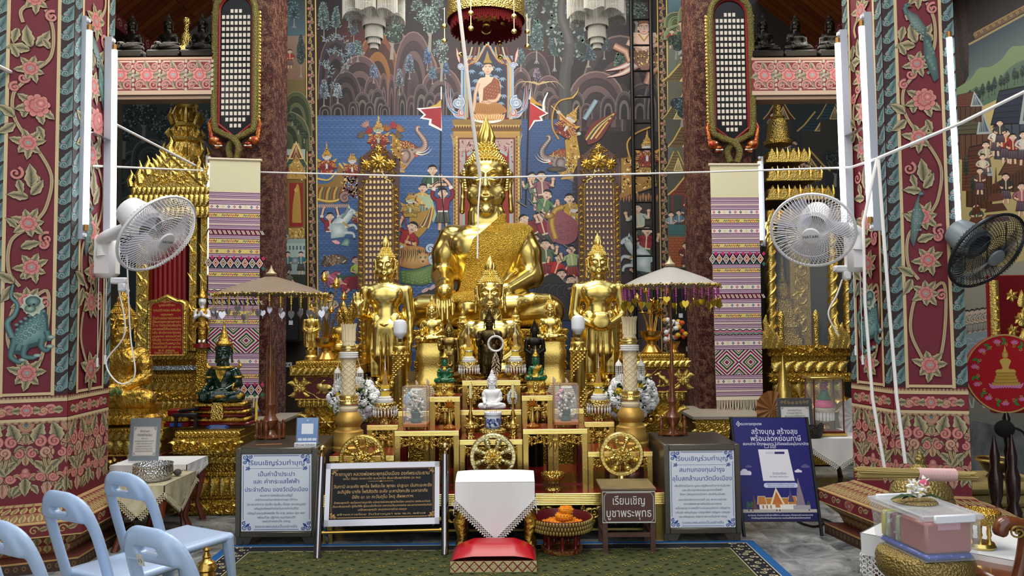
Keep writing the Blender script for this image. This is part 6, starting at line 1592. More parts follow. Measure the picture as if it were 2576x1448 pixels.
def ricedome(label,px,yb,Y,zb,rib,ribcol,r0=26):
 c=W(px,yb,Y);u=S(1,Y);t=thing('popped_rice_cone',label,'offering',(c.x,Y,zb));rr=random.Random(px)
 q=MB();B=mat('popped_rice','c8b494',.85)
 q.lathe([(r0*.9*u,0),(r0*u,6*u),(r0*.86*u,24*u),(r0*.5*u,44*u),(2*u,56*u)],20)
 for j in range(13):
  z=2+j*4.2;rad=r0*sqrt(max(.02,1-(z/58)**1.7));n=max(4,int(rad*1.15))
  for k in range(n):a=TAU*(k+.5*(j%2))/n;q.ell((rad*u*cos(a),rad*u*sin(a),z*u),(2.7*u,2.7*u,2.4*u),6,4)
 q.tube([(0,0,54*u),(1*u,0,66*u),(-2*u,0,74*u)],[2.4*u,4*u,1*u],6);q.build('popped_rice',B,t)
 if rib:
  m=MB();m.torus((0,0,50*u),12*u,3*u,nu=20,nv=6);m.build('band',GAR,t)
  m=MB()
  for k in range(9):a=k*1.3;m.ell((-20*u+6*u*cos(a),-16*u,(34-k*1.2+5*sin(a))*u),(6*u,3*u,4.6*u),8,5)
  m.tube([(-10*u,-14*u,48*u),(-16*u,-18*u,40*u)],[3*u,5*u],6);m.build('bow',mat(rib,ribcol,.5),t)
ricedome('cone of popped rice with a light blue bow above the left glass box',1048,1032,6.73,zG_l,'blue_ribbon','a8c8d8',26)
ricedome('plain brownish cone of popped rice just right of the blue-bowed one',1076,1032,6.86,zG_l,None,None,24)
ricedome('cone of popped rice with a pink bow above the right glass box',1426,1026,6.73,zG_r,'pink_ribbon','e08aa8',24)
ricedome('plain brownish cone of popped rice just left of the pink-bowed one',1394,1024,6.86,zG_r,None,None,20)
RGROUND=mat('red_gold_ground','5c1416',.45)
def mould(m,x0,x1,y0,y1,Y,d,kind,R=None):
 pass
def altar_block(label,x0,x1,Y,d,rows,zb=0.0,group=None,animal=None,name='carved_altar'):
 Xa,Xb=WX(x0,Y),WX(x1,Y);cx=(Xa+Xb)/2
 t=thing(name,label,'altar',(cx,Y,zb),0,group)
 body=MB();parts={}
 for(a,b,ins,kind)in rows:
  i=S(ins,Y);zt,zl=WZ(a,Y),max(zb,WZ(b,Y));X0,X1=Xa+i,Xb-i
  if kind=='panel':
   m=MB();m.b6(X0,X1,Y+i,Y+d,zl,zt,.004);local(m,t).build('panel',RGROUND,t)
   R=Rel(front(Y+i),.018);h=zt-zl
   R.ridge([(X0+.01,zl+.01),(X1-.01,zl+.01),(X1-.01,zt-.01),(X0+.01,zt-.01)],.02,closed=True)
   cw=min(h*1.5,(X1-X0)*.6)
   if animal:
    q=[(cx+cw*.5*cos(A_)*(1+.13*cos(4*A_)),(zl+zt)/2+h*.44*sin(A_)*(1+.12*cos(4*A_)))for A_ in[TAU*k/40 for k in range(40)]]
    R.ridge(q,.014,closed=True)
    for sg in(-1,1):
     w_=(X1-X0)/2-cw*.55
     if w_>.06:R.scrollwork(min(cx+sg*cw*.55,cx+sg*(cw*.55+w_)),zl+.02,max(cx+sg*cw*.55,cx+sg*(cw*.55+w_)),zt-.02)
   else:R.scrollwork(X0+.02,zl+.02,X1-.02,zt-.02)
   local(R,t).build('relief',G_CRV,t)
   if animal:
    s=Sculpt((-60,-14,-36),(60,14,40),1.6);animal(s)
    V,F_=s.mesh();k=h*.0094
    V=V*np.array([k,k*.8,k])+np.array([cx,Y+i-.004,(zl+zt)/2])-np.array(t.location)
    skin('animal_relief',(V,F_),G_SAT,t)
  else:
   body.b6(X0,X1,Y+i,Y+d,zl,zt,.003)
   R=Rel(front(Y+i),(zt-zl)*.22);n=max(6,int((X1-X0)/((zt-zl)*.62)))
   if kind=='leaf':
    for k in range(n):u_=X0+(X1-X0)*(k+.5)/n;R.leaf((u_-(zt-zl)*.2,zl+(zt-zl)*.1),pi/2-.5,(zt-zl)*.95,(zt-zl)*.62,bend=-.7)
   elif kind=='petal':R.petals(X0,X1,zt-(zt-zl)*.02,(zt-zl)*.98,n,up=-1)
   elif kind=='curl':
    for k in range(n):R.spiral((X0+(X1-X0)*(k+.5)/n,(zt+zl)/2),(zt-zl)*.42,0,1.2,(zt-zl)*.22,n=9)
   elif kind=='scroll':R.scrollwork(X0,zl,X1,zt)
   if R.v:addmesh(parts.setdefault('relief',MB()),R,1)
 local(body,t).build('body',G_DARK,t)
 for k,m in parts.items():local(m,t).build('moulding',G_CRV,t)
 return t
ZL=1.067
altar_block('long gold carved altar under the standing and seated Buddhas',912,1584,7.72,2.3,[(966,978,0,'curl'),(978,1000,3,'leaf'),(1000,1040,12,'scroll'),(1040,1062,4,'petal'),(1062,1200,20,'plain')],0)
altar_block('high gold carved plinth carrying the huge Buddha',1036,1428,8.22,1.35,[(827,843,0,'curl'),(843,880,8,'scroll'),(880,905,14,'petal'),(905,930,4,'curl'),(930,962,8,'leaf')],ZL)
def rabbit(s):
 s.ell((2,0,0),(30,9,17),4);s.ell((-24,0,8),(14,8,12),5);s.chain([(-20,0,16),(-6,0,30),(2,0,32)],[4,4.5,2],2);s.ell((16,0,-2),(16,10,16),4);s.ell((34,0,-4),(6,5,6),3)
 s.chain([(-18,0,-8),(-24,0,-20),(-34,0,-22)],[6,4.5,4],3);s.chain([(16,0,-12),(2,0,-22),(-8,0,-22)],[7,5,4],3)
def dog(s):
 s.chain([(18,0,-8),(6,0,6),(-8,0,14)],[15,12,10],6);s.ell((-14,0,26),(11,8,9),4);s.chain([(-18,0,26),(-30,0,22)],[6,4.5],3);s.chain([(-8,0,32),(-6,0,38)],[3.5,1.5],2)
 s.chain([(-8,0,8),(-12,0,-10),(-12,0,-24),(-20,0,-26)],[7,5,4,4],3);s.chain([(20,0,-14),(6,0,-22),(-2,0,-26)],[10,6,4],4);s.chain([(28,0,-20),(40,0,-16),(46,0,0)],[4,3.4,2],3)
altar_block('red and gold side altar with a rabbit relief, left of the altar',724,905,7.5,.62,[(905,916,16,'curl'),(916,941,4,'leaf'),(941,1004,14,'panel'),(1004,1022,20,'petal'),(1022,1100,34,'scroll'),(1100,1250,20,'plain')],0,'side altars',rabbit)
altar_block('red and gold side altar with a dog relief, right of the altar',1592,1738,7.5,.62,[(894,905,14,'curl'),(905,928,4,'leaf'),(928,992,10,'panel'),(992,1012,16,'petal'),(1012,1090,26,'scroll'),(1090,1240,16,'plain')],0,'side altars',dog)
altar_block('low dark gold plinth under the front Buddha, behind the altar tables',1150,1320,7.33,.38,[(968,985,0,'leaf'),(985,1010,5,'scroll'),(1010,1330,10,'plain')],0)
big.location.z=WZ(827,8.22)
def arch_board(label,x0,x1,ytop,ybot,Y,shape):
 cx=(x0+x1)/2;c=W(cx,ybot,Y);u=S(1,Y);hw=(x1-x0)/2*u;H=(ybot-ytop)*u
 t=thing('votive_board',label,'votive board',(c.x,Y,c.z),0,'tall votive boards')
 out=[(-hw,0),(hw,0),(hw,H-44*u),(0,H),(-hw,H-44*u)]
 MB().prism(out,0,.05).build('board',mat('brown_lacquer','43140e',.3,coat=.3),t,None)
 R=Rel(lambda a,b,e:(a,-e,b),.02)
 for sg in(-1,1):
  R.ridge([(sg*(hw-16*u),0),(sg*(hw-16*u),H-118*u)],4*u,.012)
  for k in range(int((H-110*u)/(15*u))):
   z=8*u+15*u*k;R.flower((sg*(hw-7*u),z),6*u,6,k,h=.022);R.spiral((sg*(hw-8*u),z+7.5*u),4.5*u,k*2,1.2,2*u,flip=sg,n=8)
 arc=[(-(hw-16*u),H-118*u)]+[((hw-17*u)*-cos(A_)*1.0,H-112*u+22*u*sin(A_))for A_ in[pi*k/14 for k in range(5)]]+[(16*u*-cos(A_),H-92*u+18*u*sin(A_))for A_ in[pi*k/10 for k in range(11)]]+[((hw-17*u)*-cos(A_),H-112*u+22*u*sin(A_))for A_ in[pi*k/14 for k in range(10,15)]]+[((hw-16*u),H-118*u)]
 R.ridge(arc,4*u,.014)
 R.flower((0,H-48*u),22*u,10,h=.04);R.flower((0,H-48*u),13*u,8,.3,h=.06)
 for sg in(-1,1):
  R.flower((sg*32*u,H-56*u),15*u,9,h=.035);R.flower((sg*32*u,H-56*u),8*u,6,h=.05)
  for k,(x,z,r)in enumerate(((14,-24,8),(20,-38,7),(40,-78,8),(36,-96,7),(10,-66,6),(24,-70,8),(42,-40,6))):R.spiral((sg*x*u,H+z*u),r*u,k,1.4,r*.36*u,flip=sg*(-1)**k,h=.025);R.leaf((sg*x*u,H+z*u),k*1.3,r*1.3*u,r*.6*u,h=.02)
 R.flower((0,H-14*u),11*u,7,h=.03);R.leaf((0,H-30*u),pi/2,26*u,9*u,h=.03)
 R.build('gilt_carving',G_CRV,t,fix=False)
 m=MB();n=0
 top=H-76*u;st=14.2*u;r_=0
 for i in range(40):
  z=top-i*st
  if z<4*u:break
  cols=3 if i==0 else(5 if i==1 else 7)if shape=='arch' else(3 if i==0 else 7)
  for k in range(cols):
   x=(k-(cols-1)/2)*10*u
   if shape=='arch':
    pl=[(-3*u,0),(3*u,0),(3*u,4*u),(2.2*u,7*u),(0,8.4*u),(-2.2*u,7*u),(-3*u,4*u)]
   else:pl=[(-2.6*u,0),(2.6*u,0),(.4*u,7*u),(-.4*u,7*u)]
   b=MB().prism([(x+p,z+q)for p,q in pl],-.012,.004)
   tag_=b.build('tiny_buddha',mat('gilt_amulet','d8bc80',.4,.5),t,None);n+=1
   if n>=100 and False:break
 return t
def arch_board_capped(*a):
 t=arch_board(*a)
 tiny=[c for c in t.children if c.name.startswith('tiny_buddha')]
 if len(tiny)>100:
  rest=tiny[100:];m=MB()
  for c in rest:
   m.add([tuple(v.co)for v in c.data.vertices],[tuple(p.vertices)for p in c.data.polygons]);bpy.data.objects.remove(c)
  o=m.build('tiny_buddha_rows',mat('gilt_amulet'),t,None);o['kind']='stuff'
 return t
arch_board_capped('tall brown board of arched gold amulets behind the palm-raised standing Buddha',900,1005,356,1010,10.2,'arch')
arch_board_capped('tall brown board of pointed gold amulets behind the bowl-holding standing Buddha',1461,1567,354,1004,10.2,'point')
for o in[o for o in COL.objects if o.name.startswith('votive_board')]:
 z0=o.location.z
 MB().b6(-S(53,10.2),S(53,10.2),0,.05,-z0,0).build('lower_board',mat('brown_lacquer'),o)
def bulb_post(label,px,yb,ytop,Y,zb,hb):
 c=W(px,yb,Y);u=S(1,Y);H=WZ(ytop,Y)-zb
 t=thing('carved_post',label,'post',(c.x,Y,zb),0,'gold dragon posts with bulbs')
 r=17.5*u
 MB().lathe([(r*1.25,0),(r*1.25,.03),(r*1.05,.05),(r,.07),(r,H-24*u),(r*1.12,H-20*u),(r*1.1,H-12*u),(r*.95,H-9*u),(r*1.08,H-4*u),(r*1.08,H),(.001,H)],28).build('shaft',G_SAT,t)
 q=MB();n=34
 for j in range(int(H/u/5)-4):
  for k in range(9):
   z=.08+j*5*u
   if z>H-30*u:continue
   a=TAU*(k+.5*(j%2))/9
   if abs(((a/TAU*1-z/H*2.4)%1)-.5)<.28:q.ell((r*cos(a),r*sin(a),z),(4*u,4*u,2.7*u),6,4)
 pts=[(1.06*r*cos(TAU*2.4*k/60+2.4),1.06*r*sin(TAU*2.4*k/60+2.4),.06+(H-36*u)*k/60)for k in range(61)]
 q.tube(pts,[4*u]*61,6)
 for k in range(10):a=TAU*k/10;q.tube([(r*1.0*cos(a),r*1.0*sin(a),H-40*u),(r*1.12*cos(a),r*1.12*sin(a),H-30*u),(r*1.02*cos(a),r*1.02*sin(a),H-22*u)],[2*u,4.5*u,.6*u],6)
 q.build('dragon_carving',G_CRV,t)
 b=thing('light_bulb',label.replace('gold dragon-carved post','large white unlit bulb on the gold post'),'bulb',(c.x,Y,zb+H),0,'big bulbs on the gold posts');k=hb*u
 MB().lathe([(4*u,0),(4*u,7*u),(6*u,10*u)],16).build('screw_base',mat('dark_socket','38342e',.5),b)
 MB().lathe([(6*u,8*u),(13*u,16*u),(16.5*u,21*u),(17*u,24*u)],24,cap=False).build('housing',WHITE_PL,b)
 MB().lathe([(17*u,24*u),(17.2*u,44*u),(15*u,52*u),(8*u,56*u),(.1*u,57*u)],24).build('diffuser',mat('opal_diffuser','e4e6e8',.25),b)
bulb_post('gold dragon-carved post in front of the palm-raised standing Buddha',1007,1040,858,7.56,0,50)
bulb_post('gold dragon-carved post in front of the bowl-holding standing Buddha',1457,1040,851,7.56,0,50)
def big_candle(label,px,yb,Y,zb,ztop_px):
 c=W(px,yb,Y);u=S(1,Y);t=thing('wax_candle',label,'candle',(c.x,Y,zb),0,'great carved wax candles')
 GP=mat('matte_gold_paint','c29a4a',.45,.6);H=WZ(ztop_px,Y)-zb
 MB().lathe([(44*u,0),(44*u,8*u),(40*u,12*u),(41*u,26*u),(37*u,32*u),(36*u,46*u),(30*u,50*u),(28*u,58*u),(33*u,66*u),(34*u,76*u),(27*u,88*u),(22*u,94*u)],36).build('turned_base',GP,t)
 MB().lathe([(20*u,94*u),(23*u,98*u),(23*u,104*u),(20*u,107*u),(19*u,112*u)],28).build('cream_ring',WAX,t)
 q=MB();q.lathe([(22*u,111*u),(24*u,114*u),(22*u,119*u),(21*u,125*u),(24*u,129*u),(23*u,134*u),(19*u,136*u)],28)
 for k in range(22):a=TAU*k/22;q.ell((22.5*u*cos(a),22.5*u*sin(a),122*u),2.4*u,6,4)
 q.build('gold_band',G_YEL,t)
 top=H-46*u;m=MB();m.lathe([(17*u,134*u),(16*u,top)],28,cap=False)
 for sg in(-1,1):
  for k in range(7):
   pts=[((17.1)*u*cos(TAU*k/7+sg*TAU*i/36*1.35),17.1*u*sin(TAU*k/7+sg*TAU*i/36*1.35),136*u+(top-140*u)*i/36)for i in range(37)]
   m.tube(pts,.8*u,4)
 m.build('shaft',WAX,t)
 m=MB();m.lathe([(16*u,top),(15*u,top+18*u),(15*u,top+36*u),(18*u,H),(10*u,H-3*u)],28)
 for k in range(14):a=TAU*k/14;m.tube([(15.6*u*cos(a),15.6*u*sin(a),top+4*u),(15.4*u*cos(a),15.4*u*sin(a),top+32*u),(19.5*u*cos(a),19.5*u*sin(a),H+2*u)],[2*u,2.4*u,1*u],5)
 m.build('flared_top',WAX,t)
 q=MB();q.lathe([(16.5*u,top-22*u),(19*u,top-20*u),(19*u,top-8*u),(16.5*u,top-6*u)],28);q.torus((0,0,top-14*u),19*u,2*u,nu=28);q.build('gold_collar',G_YEL,t)
 q=MB();[q.torus((0,0,top-(26+5*k)*u),21*u,3*u,nu=28,nv=6)for k in range(3)]
 q.build('pearl_garland',GAR,t)
 for sg in(-1,1):
  q=MB();x=sg*28*u;zt=top-60*u
  q.cyl((x,0,zt),(sg*20*u,0,top-30*u),.7*u,n=4);q.lathe([(9*u,-12*u),(8*u,-6*u),(3*u,0),(1*u,4*u)],12,(x,0,zt-4*u))
  for k in range(9):a=TAU*k/9;[q.ell((x+8*u*cos(a),8*u*sin(a),zt-(16+i*5)*u),(1.3*u,1.3*u,2.4*u),5,4)for i in range(8)]
  q.build('bead_tassel',GAR,t)
big_candle('tall cream wax candle on a gold turned base, left of the altar',877,1152,6.62,zA_l,812)
big_candle('tall cream wax candle on a gold turned base, right of the altar',1588,1142,6.62,zA_r,800)
m=MB();t=[o for o in COL.objects if o.name.startswith('wax_candle')][0];u=S(1,6.62);H=WZ(812,6.62)-zA_l
for k in range(9):a=TAU*k/9;m.tube([(6*u*cos(a),6*u*sin(a),H-8*u),(14*u*cos(a),14*u*sin(a),H+16*u),((20+6*(k%2))*u*cos(a),18*u*sin(a),H+(38+14*(k%3))*u)],[4*u,6*u,.6*u],6,flat=.4)
m.build('gold_leaf_sprays',G_DARK,t)
ROSE_W=mat('white_silk_rose','f0f0ee',.8);ROSE_Y=mat('yellow_silk_rose','e8c428',.8);FOL=mat('dark_foliage','2a4424',.7);FOL2=mat('light_foliage','6c8044',.7)
def rose3(m,c,r,d,rr):
 d=Vector(d).normalized();a_=d.orthogonal().normalized();b_=d.cross(a_);c=Vector(c)
 m.ell(tuple(c),(r*.5,)*3,8,6)
 for ring,(n,q,h,sz)in enumerate(((4,.3,.5,.5),(5,.55,.35,.6),(7,.85,.05,.62))):
  for k in range(n):
   an=TAU*k/n+ring*.6+rr.random()*.3;p=c+(a_*cos(an)+b_*sin(an))*r*q+d*r*h
   rad=(a_*cos(an)+b_*sin(an))
   nrm=(rad*.8+d*(.6-.3*ring)).normalized();t1=nrm.cross(d).normalized()if nrm.cross(d).length>.01 else a_;t2=nrm.cross(t1)
   M_=Matrix((t1,t2,nrm)).transposed().to_4x4()
   m.ell(tuple(p),(r*sz*.62,r*sz*.62,r*.13),8,5,rot=M_)
def bouquet(label,px,py,r,Y,zb):
 c=W(px,py,Y);u=S(1,Y);rr=random.Random(px);R_=r*u
 t=thing('flower_arrangement',label,'flower arrangement',(c.x,Y,zb),0,'white rose arrangements beside the altar');zc=c.z-zb
 MB().lathe([(18*u,0),(20*u,4*u),(9*u,12*u),(7*u,zc-R_*1.1-10*u if zc-R_*1.1-10*u>16*u else 18*u),(20*u,zc-R_*1.0),(26*u,zc-R_*.7),(24*u,zc-R_*.6)],24).build('vase',SILVER,t)
 W_,F1,F2=MB(),MB(),MB()
 F1.ell((0,0,zc),(R_*.72,R_*.6,R_*.66),14,9)
 ga=pi*(3-sqrt(5))
 roses=[]
 for k in range(60):
  z=1-2*(k+.5)/60;q=sqrt(1-z*z);a=ga*k;d=(q*cos(a),q*sin(a),z)
  if d[1]>.5 or d[2]<-.75:continue
  roses.append(d)
 for i,d in enumerate(roses):
  s=rr.uniform(.82,1.0);p=(d[0]*R_*s,d[1]*R_*.85*s,zc+d[2]*R_*.95*s)
  q=MB();rose3(q,p,R_*(.15 if i%6==3 else .24 if i%4 else .29),d,rr);q.build('yellow_rose' if i%6==3 else 'white_rose',ROSE_Y if i%6==3 else ROSE_W,t)
 for k in range(190):
  v=Vector((rr.gauss(0,1),rr.gauss(0,.8)-.3,rr.gauss(0,1))).normalized();s=rr.uniform(.75,1.18)
  p=(v.x*R_*s,v.y*R_*.85*s,zc+v.z*R_*.98*s);n_=(v+Vector((rr.uniform(-.5,.5),)*3)).normalized();t1=n_.orthogonal().normalized();t2=n_.cross(t1)
  (F2 if k%4==0 else F1).ell(p,(R_*.13,R_*.065,R_*.012),6,4,rot=Matrix((t1,t2,n_)).transposed().to_4x4())
  if k%3==0:W_.ell((p[0]*1.03,p[1]*1.05-.004,zc+(p[2]-zc)*1.03),(R_*.035,)*3,5,4)
 for m,nm,mm in((F1,'dark_leaves',FOL),(F2,'pale_leaves',FOL2),(W_,'white_filler_buds',ROSE_W)):m.build(nm,mm,t)
bouquet('dome of white and yellow roses behind the left wax candle',890,1006,60,7.05,ZB)
bouquet('dome of white and yellow roses behind the right wax candle',1588,998,60,7.05,ZB)
def lotus_vase(label,px,yb,Y,zb,stems,w=54,h=54):
 c=W(px,yb,Y);u=S(1,Y);t=thing('lotus_vase',label,'vase',(c.x,Y,zb),0,'vases of gold lotus')
 k=w/54
 MB().lathe([(25*u*k,0),(26*u*k,4*u),(20*u*k,12*u),(12*u*k,24*u),(13*u*k,30*u),(24*u*k,38*u),(27*u*k,48*u),(29*u*k,56*u),(26*u*k,55*u),(22*u*k,46*u)],28).build('vase_body',BRASS,t)
 for(dx,dy,kind,r)in stems:
  q=MB();x0=dx*.22*u;q.tube([(x0,0,46*u),(x0+(dx*u-x0)*.25,-2*u,(46+(dy-46)*.5)*u),(dx*u,-6*u,dy*u)],[1.9*u,1.7*u,1.4*u],6)
  if kind=='bud':
   a=atan2(dx,dy)*.5;q2=MB();q2.lathe([(1*u,-2*u),(r*.8*u,r*.4*u),(r*u,r*.9*u),(r*.8*u,r*1.6*u),(r*.35*u,r*2.3*u),(.3*u,r*2.9*u)],14);q2.T=None
   M_=Matrix.Translation((dx*u,-6*u,dy*u))@Matrix.Rotation(a,4,'Y');V=np.concatenate(q2.v);q2.v=[V@np.array(M_)[:3,:3].T+np.array(M_)[:3,3]]
   addmesh(q,q2,1)
   for j in range(6):b_=TAU*j/6;v=M_@Vector((r*.9*u*cos(b_),r*.9*u*sin(b_),r*.6*u));w_=M_@Vector((r*.55*u*cos(b_+.2),r*.55*u*sin(b_+.2),r*2.1*u));v0=M_@Vector((0,0,-1*u));q.tube([v0,v,w_],[1*u,r*.4*u,.3*u],5,flat=.5)
  elif kind=='leaf':
   q.lathe([(.5*u,0),(r*u,3*u),(r*1.05*u,2*u),(.5*u,-1.2*u)],16,(dx*u,-7*u,dy*u))
  else:
   for j in range(9):b_=TAU*j/9;q.tube([(dx*u,-6*u,dy*u),(dx*u+r*.8*u*cos(b_),-8*u,dy*u+r*.8*u*sin(b_)),(dx*u+r*1.5*u*cos(b_),-6*u,dy*u+r*1.5*u*sin(b_))],[1*u,r*.5*u,.3*u],5,flat=.4)
  q.build('lotus_'+{'bud':'bud','leaf':'leaf','open':'flower'}[kind],BRASS,t)
lotus_vase('brass vase of gold lotus buds on the rabbit side altar',820,912,7.72,WZ(905,7.5),((-4,196,'bud',9),(26,180,'bud',10),(4,158,'open',9),(-28,130,'leaf',11),(8,146,'leaf',12),(44,150,'bud',8),(-10,150,'bud',7),(36,120,'leaf',9),(-22,158,'bud',7),(14,118,'bud',7),(52,112,'open',7)))
lotus_vase('brass vase of gold lotus blooms on the dog side altar',1640,903,7.72,WZ(894,7.5),((-34,130,'bud',8),(-12,150,'bud',8),(4,122,'open',13),(26,136,'leaf',12),(-22,100,'leaf',10),(18,104,'open',12),(38,150,'bud',7),(-4,96,'bud',7)))
small_seated('gold seated Buddha half hidden behind the brass lotus vase on the left',864,884,8.2,ZL,.24,G_SAT,ped=45,pm=G_DARK)
small_standing('small gold standing Buddha in the corner left of the brass lotus vase',783,880,7.95,WZ(905,7.5),.31,'bowl',G_SAT,ped=8)
c=W(1694,872,7.7);u=S(1,7.7);rr=random.Random(5);t=thing('flower_vase','vase of white, orange and yellow cloth flowers behind the right parasol pole','flower vase',(c.x,7.7,WZ(894,7.5)))
MB().lathe([(12*u,0),(13*u,4*u),(8*u,10*u),(16*u,26*u),(17*u,30*u)],18).build('vase_body',BRASS,t)
ms={}
for k in range(26):
 cnm=('white','orange','yellow','white')[k%4];m=ms.setdefault(cnm,MB());rose3(m,(rr.uniform(-22,30)*u,rr.uniform(-14,4)*u,rr.uniform(34,84)*u),6.5*u,(0,-1,.3),rr)
for n_,h_ in(('white','ecebe6'),('orange','d8552a'),('yellow','e0b83a')):ms[n_].build(n_+'_flowers',mat(n_+'_cloth',h_,.8),t)
m=MB();[m.tube([(0,0,26*u),(x*u*.5,0,50*u),(x*u,-4*u,80*u)],.8*u,4)for x in range(-20,30,6)];m.build('stems',FOL,t)
def speaker(label,px,py,w,h,Y):
 c=W(px,py,Y);u=S(1,Y);t=thing('loudspeaker',label,'speaker',(c.x,Y,c.z),0,'black wall speakers')
 MB().b6(-w/2*u,w/2*u,0,.2,-h/2*u,h/2*u,.01).build('cabinet',BLACK_PL,t)
 MB().b6(-w*.42*u,w*.42*u,-.006,0,-h*.46*u,h*.46*u,.003).build('grille',mat('black_mesh','0c0c0e',.7,bump=(300,.6)),t)
 MB().b6(-5*u,5*u,-.009,-.006,-h*.14*u,-h*.05*u).build('badge',mat('badge_white','d8d8d8',.5),t)
 m=MB();m.b6(-3*u,3*u,.2,10.99-Y,-8*u,8*u);m.build('bracket',BLACK_PL,t)
speaker('black loudspeaker on the wall left of the altar, under the left parasol',732,800,42,118,10.7)
speaker('black loudspeaker on the wall right of the altar, behind the right parasol',1712,782,40,120,10.7)
def socket(label,px,py,Y):
 c=W(px,py,Y);u=S(1,Y);t=thing('power_outlet',label,'outlet',(c.x,Y,c.z))
 MB().b6(-10*u,10*u,0,.02,-6*u,6*u,.004).build('plate',WHITE_PL,t)
 for sx in(-4,4):MB().b6(sx*u-2*u,sx*u+2*u,-.002,0,-2*u,2*u).build('socket',mat('socket_grey','505050',.5),t)
socket('white power outlet on the dark wall left of the rabbit side altar',724,917,10.975);socket('white power outlet on the brown wall right of the dog side altar',1736,877,10.975)
Yl=10.6;t=thing('ladder','tall black metal ladder standing against the painted wall','ladder',(WX(1624,Yl,800),Yl,0));u=S(1,Yl);LAD=mat('black_iron','14100e',.45,.4)
for x0,x1 in((1596,1606),(1646,1656)):
 p=W(x0,0,Yl);q=W(x1-4,1000,Yl);MB().tube([(p.x-t.location.x,.3,p.z+.3),(q.x-t.location.x,0,0)],.028,8).build('rail',LAD,t)
for k in range(17):
 z=.35+k*.38;f=z/6.6;a=W(1600,400,Yl).x-t.location.x;b=W(1651,400,Yl).x-t.location.x
 MB().cyl((a,.3*f,z),(b,.3*f,z),.014,n=6).build('rung',LAD,t)
YC=9.05
DKWOOD=mat('carved_red_wood','5a2620',.5,bump=(24,1),kind='wave',var=(14,'9a6a50',.45,.6))
SCALE=mat('naga_scales','8a8048',.35,.7,bump=(120,1),kind='voronoi')
def column(label,x0,x1,xs,side):
 A_=MB();a,b,c=WX(x0,YC),WX(x1,YC),0
 A_.b6(a,b,YC,YC+.6,0,7.2);o=A_.build('column',DKWOOD,ang=None);tag(o,label,None,kind='structure')
column('carved red wooden column behind the left woven banner',527,682,0,1);column('carved red wooden column behind the right woven banner',1757,1899,0,-1)
def naga_frame(label,cx,yb,Y):
 c=W(cx,yb,Y);u=S(1,Y);t=thing('naga_frame',label,'votive board',c,0,'naga framed amulet boards');Hh=330*u
 def loop(w,h0,h1,n=10):
  P=[(-w,h0),(-w,h1)]+[(-w*cos(pi*k/n),h1+w*1.0*sin(pi*k/n))for k in range(1,n)]+[(w,h1),(w,h0)]
  return[(p*u,q*u)for p,q in P]
 body=loop(40,42,330)+[(0,8*u)]
 MB().prism(body,0,.03).build('board',mat('black_lacquer','0c0e14',.3),t,None)
 m=MB();q=loop(43,40,330);m.tube([(p,-.01,z)for p,z in q],4*u,6);m.tube([(-43*u,-.01,40*u),(0,-.01,6*u),(43*u,-.01,40*u)],4*u,6);m.build('red_border',RED_PAINT,t)
 for sg in(-1,1):
  pts=smooth2([(0,-.03,382*u),(sg*30*u,-.03,372*u),(sg*50*u,-.03,335*u),(sg*52*u,-.03,200*u),(sg*51*u,-.03,44*u),(sg*34*u,-.03,18*u),(0,-.05+.02*sg,0),(-sg*14*u,-.05+.02*sg,-22*u),(-sg*8*u,-.04,-48*u)],8)
  MB().tube(pts,8*u,10).build('serpent_body',SCALE,t)
  h=MB();x=sg*50*u
  h.ell((x,-.04,-4*u),(15*u,10*u,12*u),12,8);h.ell((x-sg*13*u,-.05,-13*u),(10*u,8*u,6*u),10,7);h.ell((x-sg*10*u,-.05,-22*u),(9*u,7*u,3*u),10,6)
  for k in range(6):h.tube([(x+sg*(4+k)*u,-.03,(-12+6*k)*u),(x+sg*(10+k)*u,-.03,(-4+9*k)*u),(x+sg*(4+k)*u,-.03,(8+10*k)*u)],[5*u,4*u,.5*u],6)
  h.build('serpent_head',mat('red_gold_naga','a8682c',.4,.6,var=(30,'8a2018',.45,.55)),t)
  e=MB();e.ell((x-sg*6*u,-.075,0),(2.6*u,2*u,2.6*u));e.build('serpent_eye',EYE_W,t)
  e=MB();e.b6(min(x-sg*22*u,x-sg*4*u),max(x-sg*22*u,x-sg*4*u),-.075,-.06,-19*u,-16*u);e.build('teeth',EYE_W,t)
  f=MB();[f.ell((sg*60*u,0,(50+9*k)*u),(4*u,3*u,5*u),6,5)for k in range(32)];f.build('gilt_fringe',G_CRV,t)
 k=0;AM=mat('pale_amulet','d8d0c0',.5);rest=MB()
 for r in range(20):
  n=3 if r in(0,19)else 7
  for j in range(n):
   x,z=(j-(n-1)/2)*10.8*u,(32+r*15.6)*u
   if n==7 and r==1 and abs(j-3)>2:continue
   m=rest if k>=100 else MB();m.b6(x-3.5*u,x+3.5*u,-.008,.001,z,z+9.5*u);k+=1
   if m is not rest:m.build('amulet',AM,t,None)
 rest.build('amulet_rows',AM,t,None)['kind']='stuff'
naga_frame('arched amulet board framed by scaly serpents on the left column',592,352,YC-.05)
naga_frame('arched amulet board framed by scaly serpents on the right column',1842,362,YC-.05)
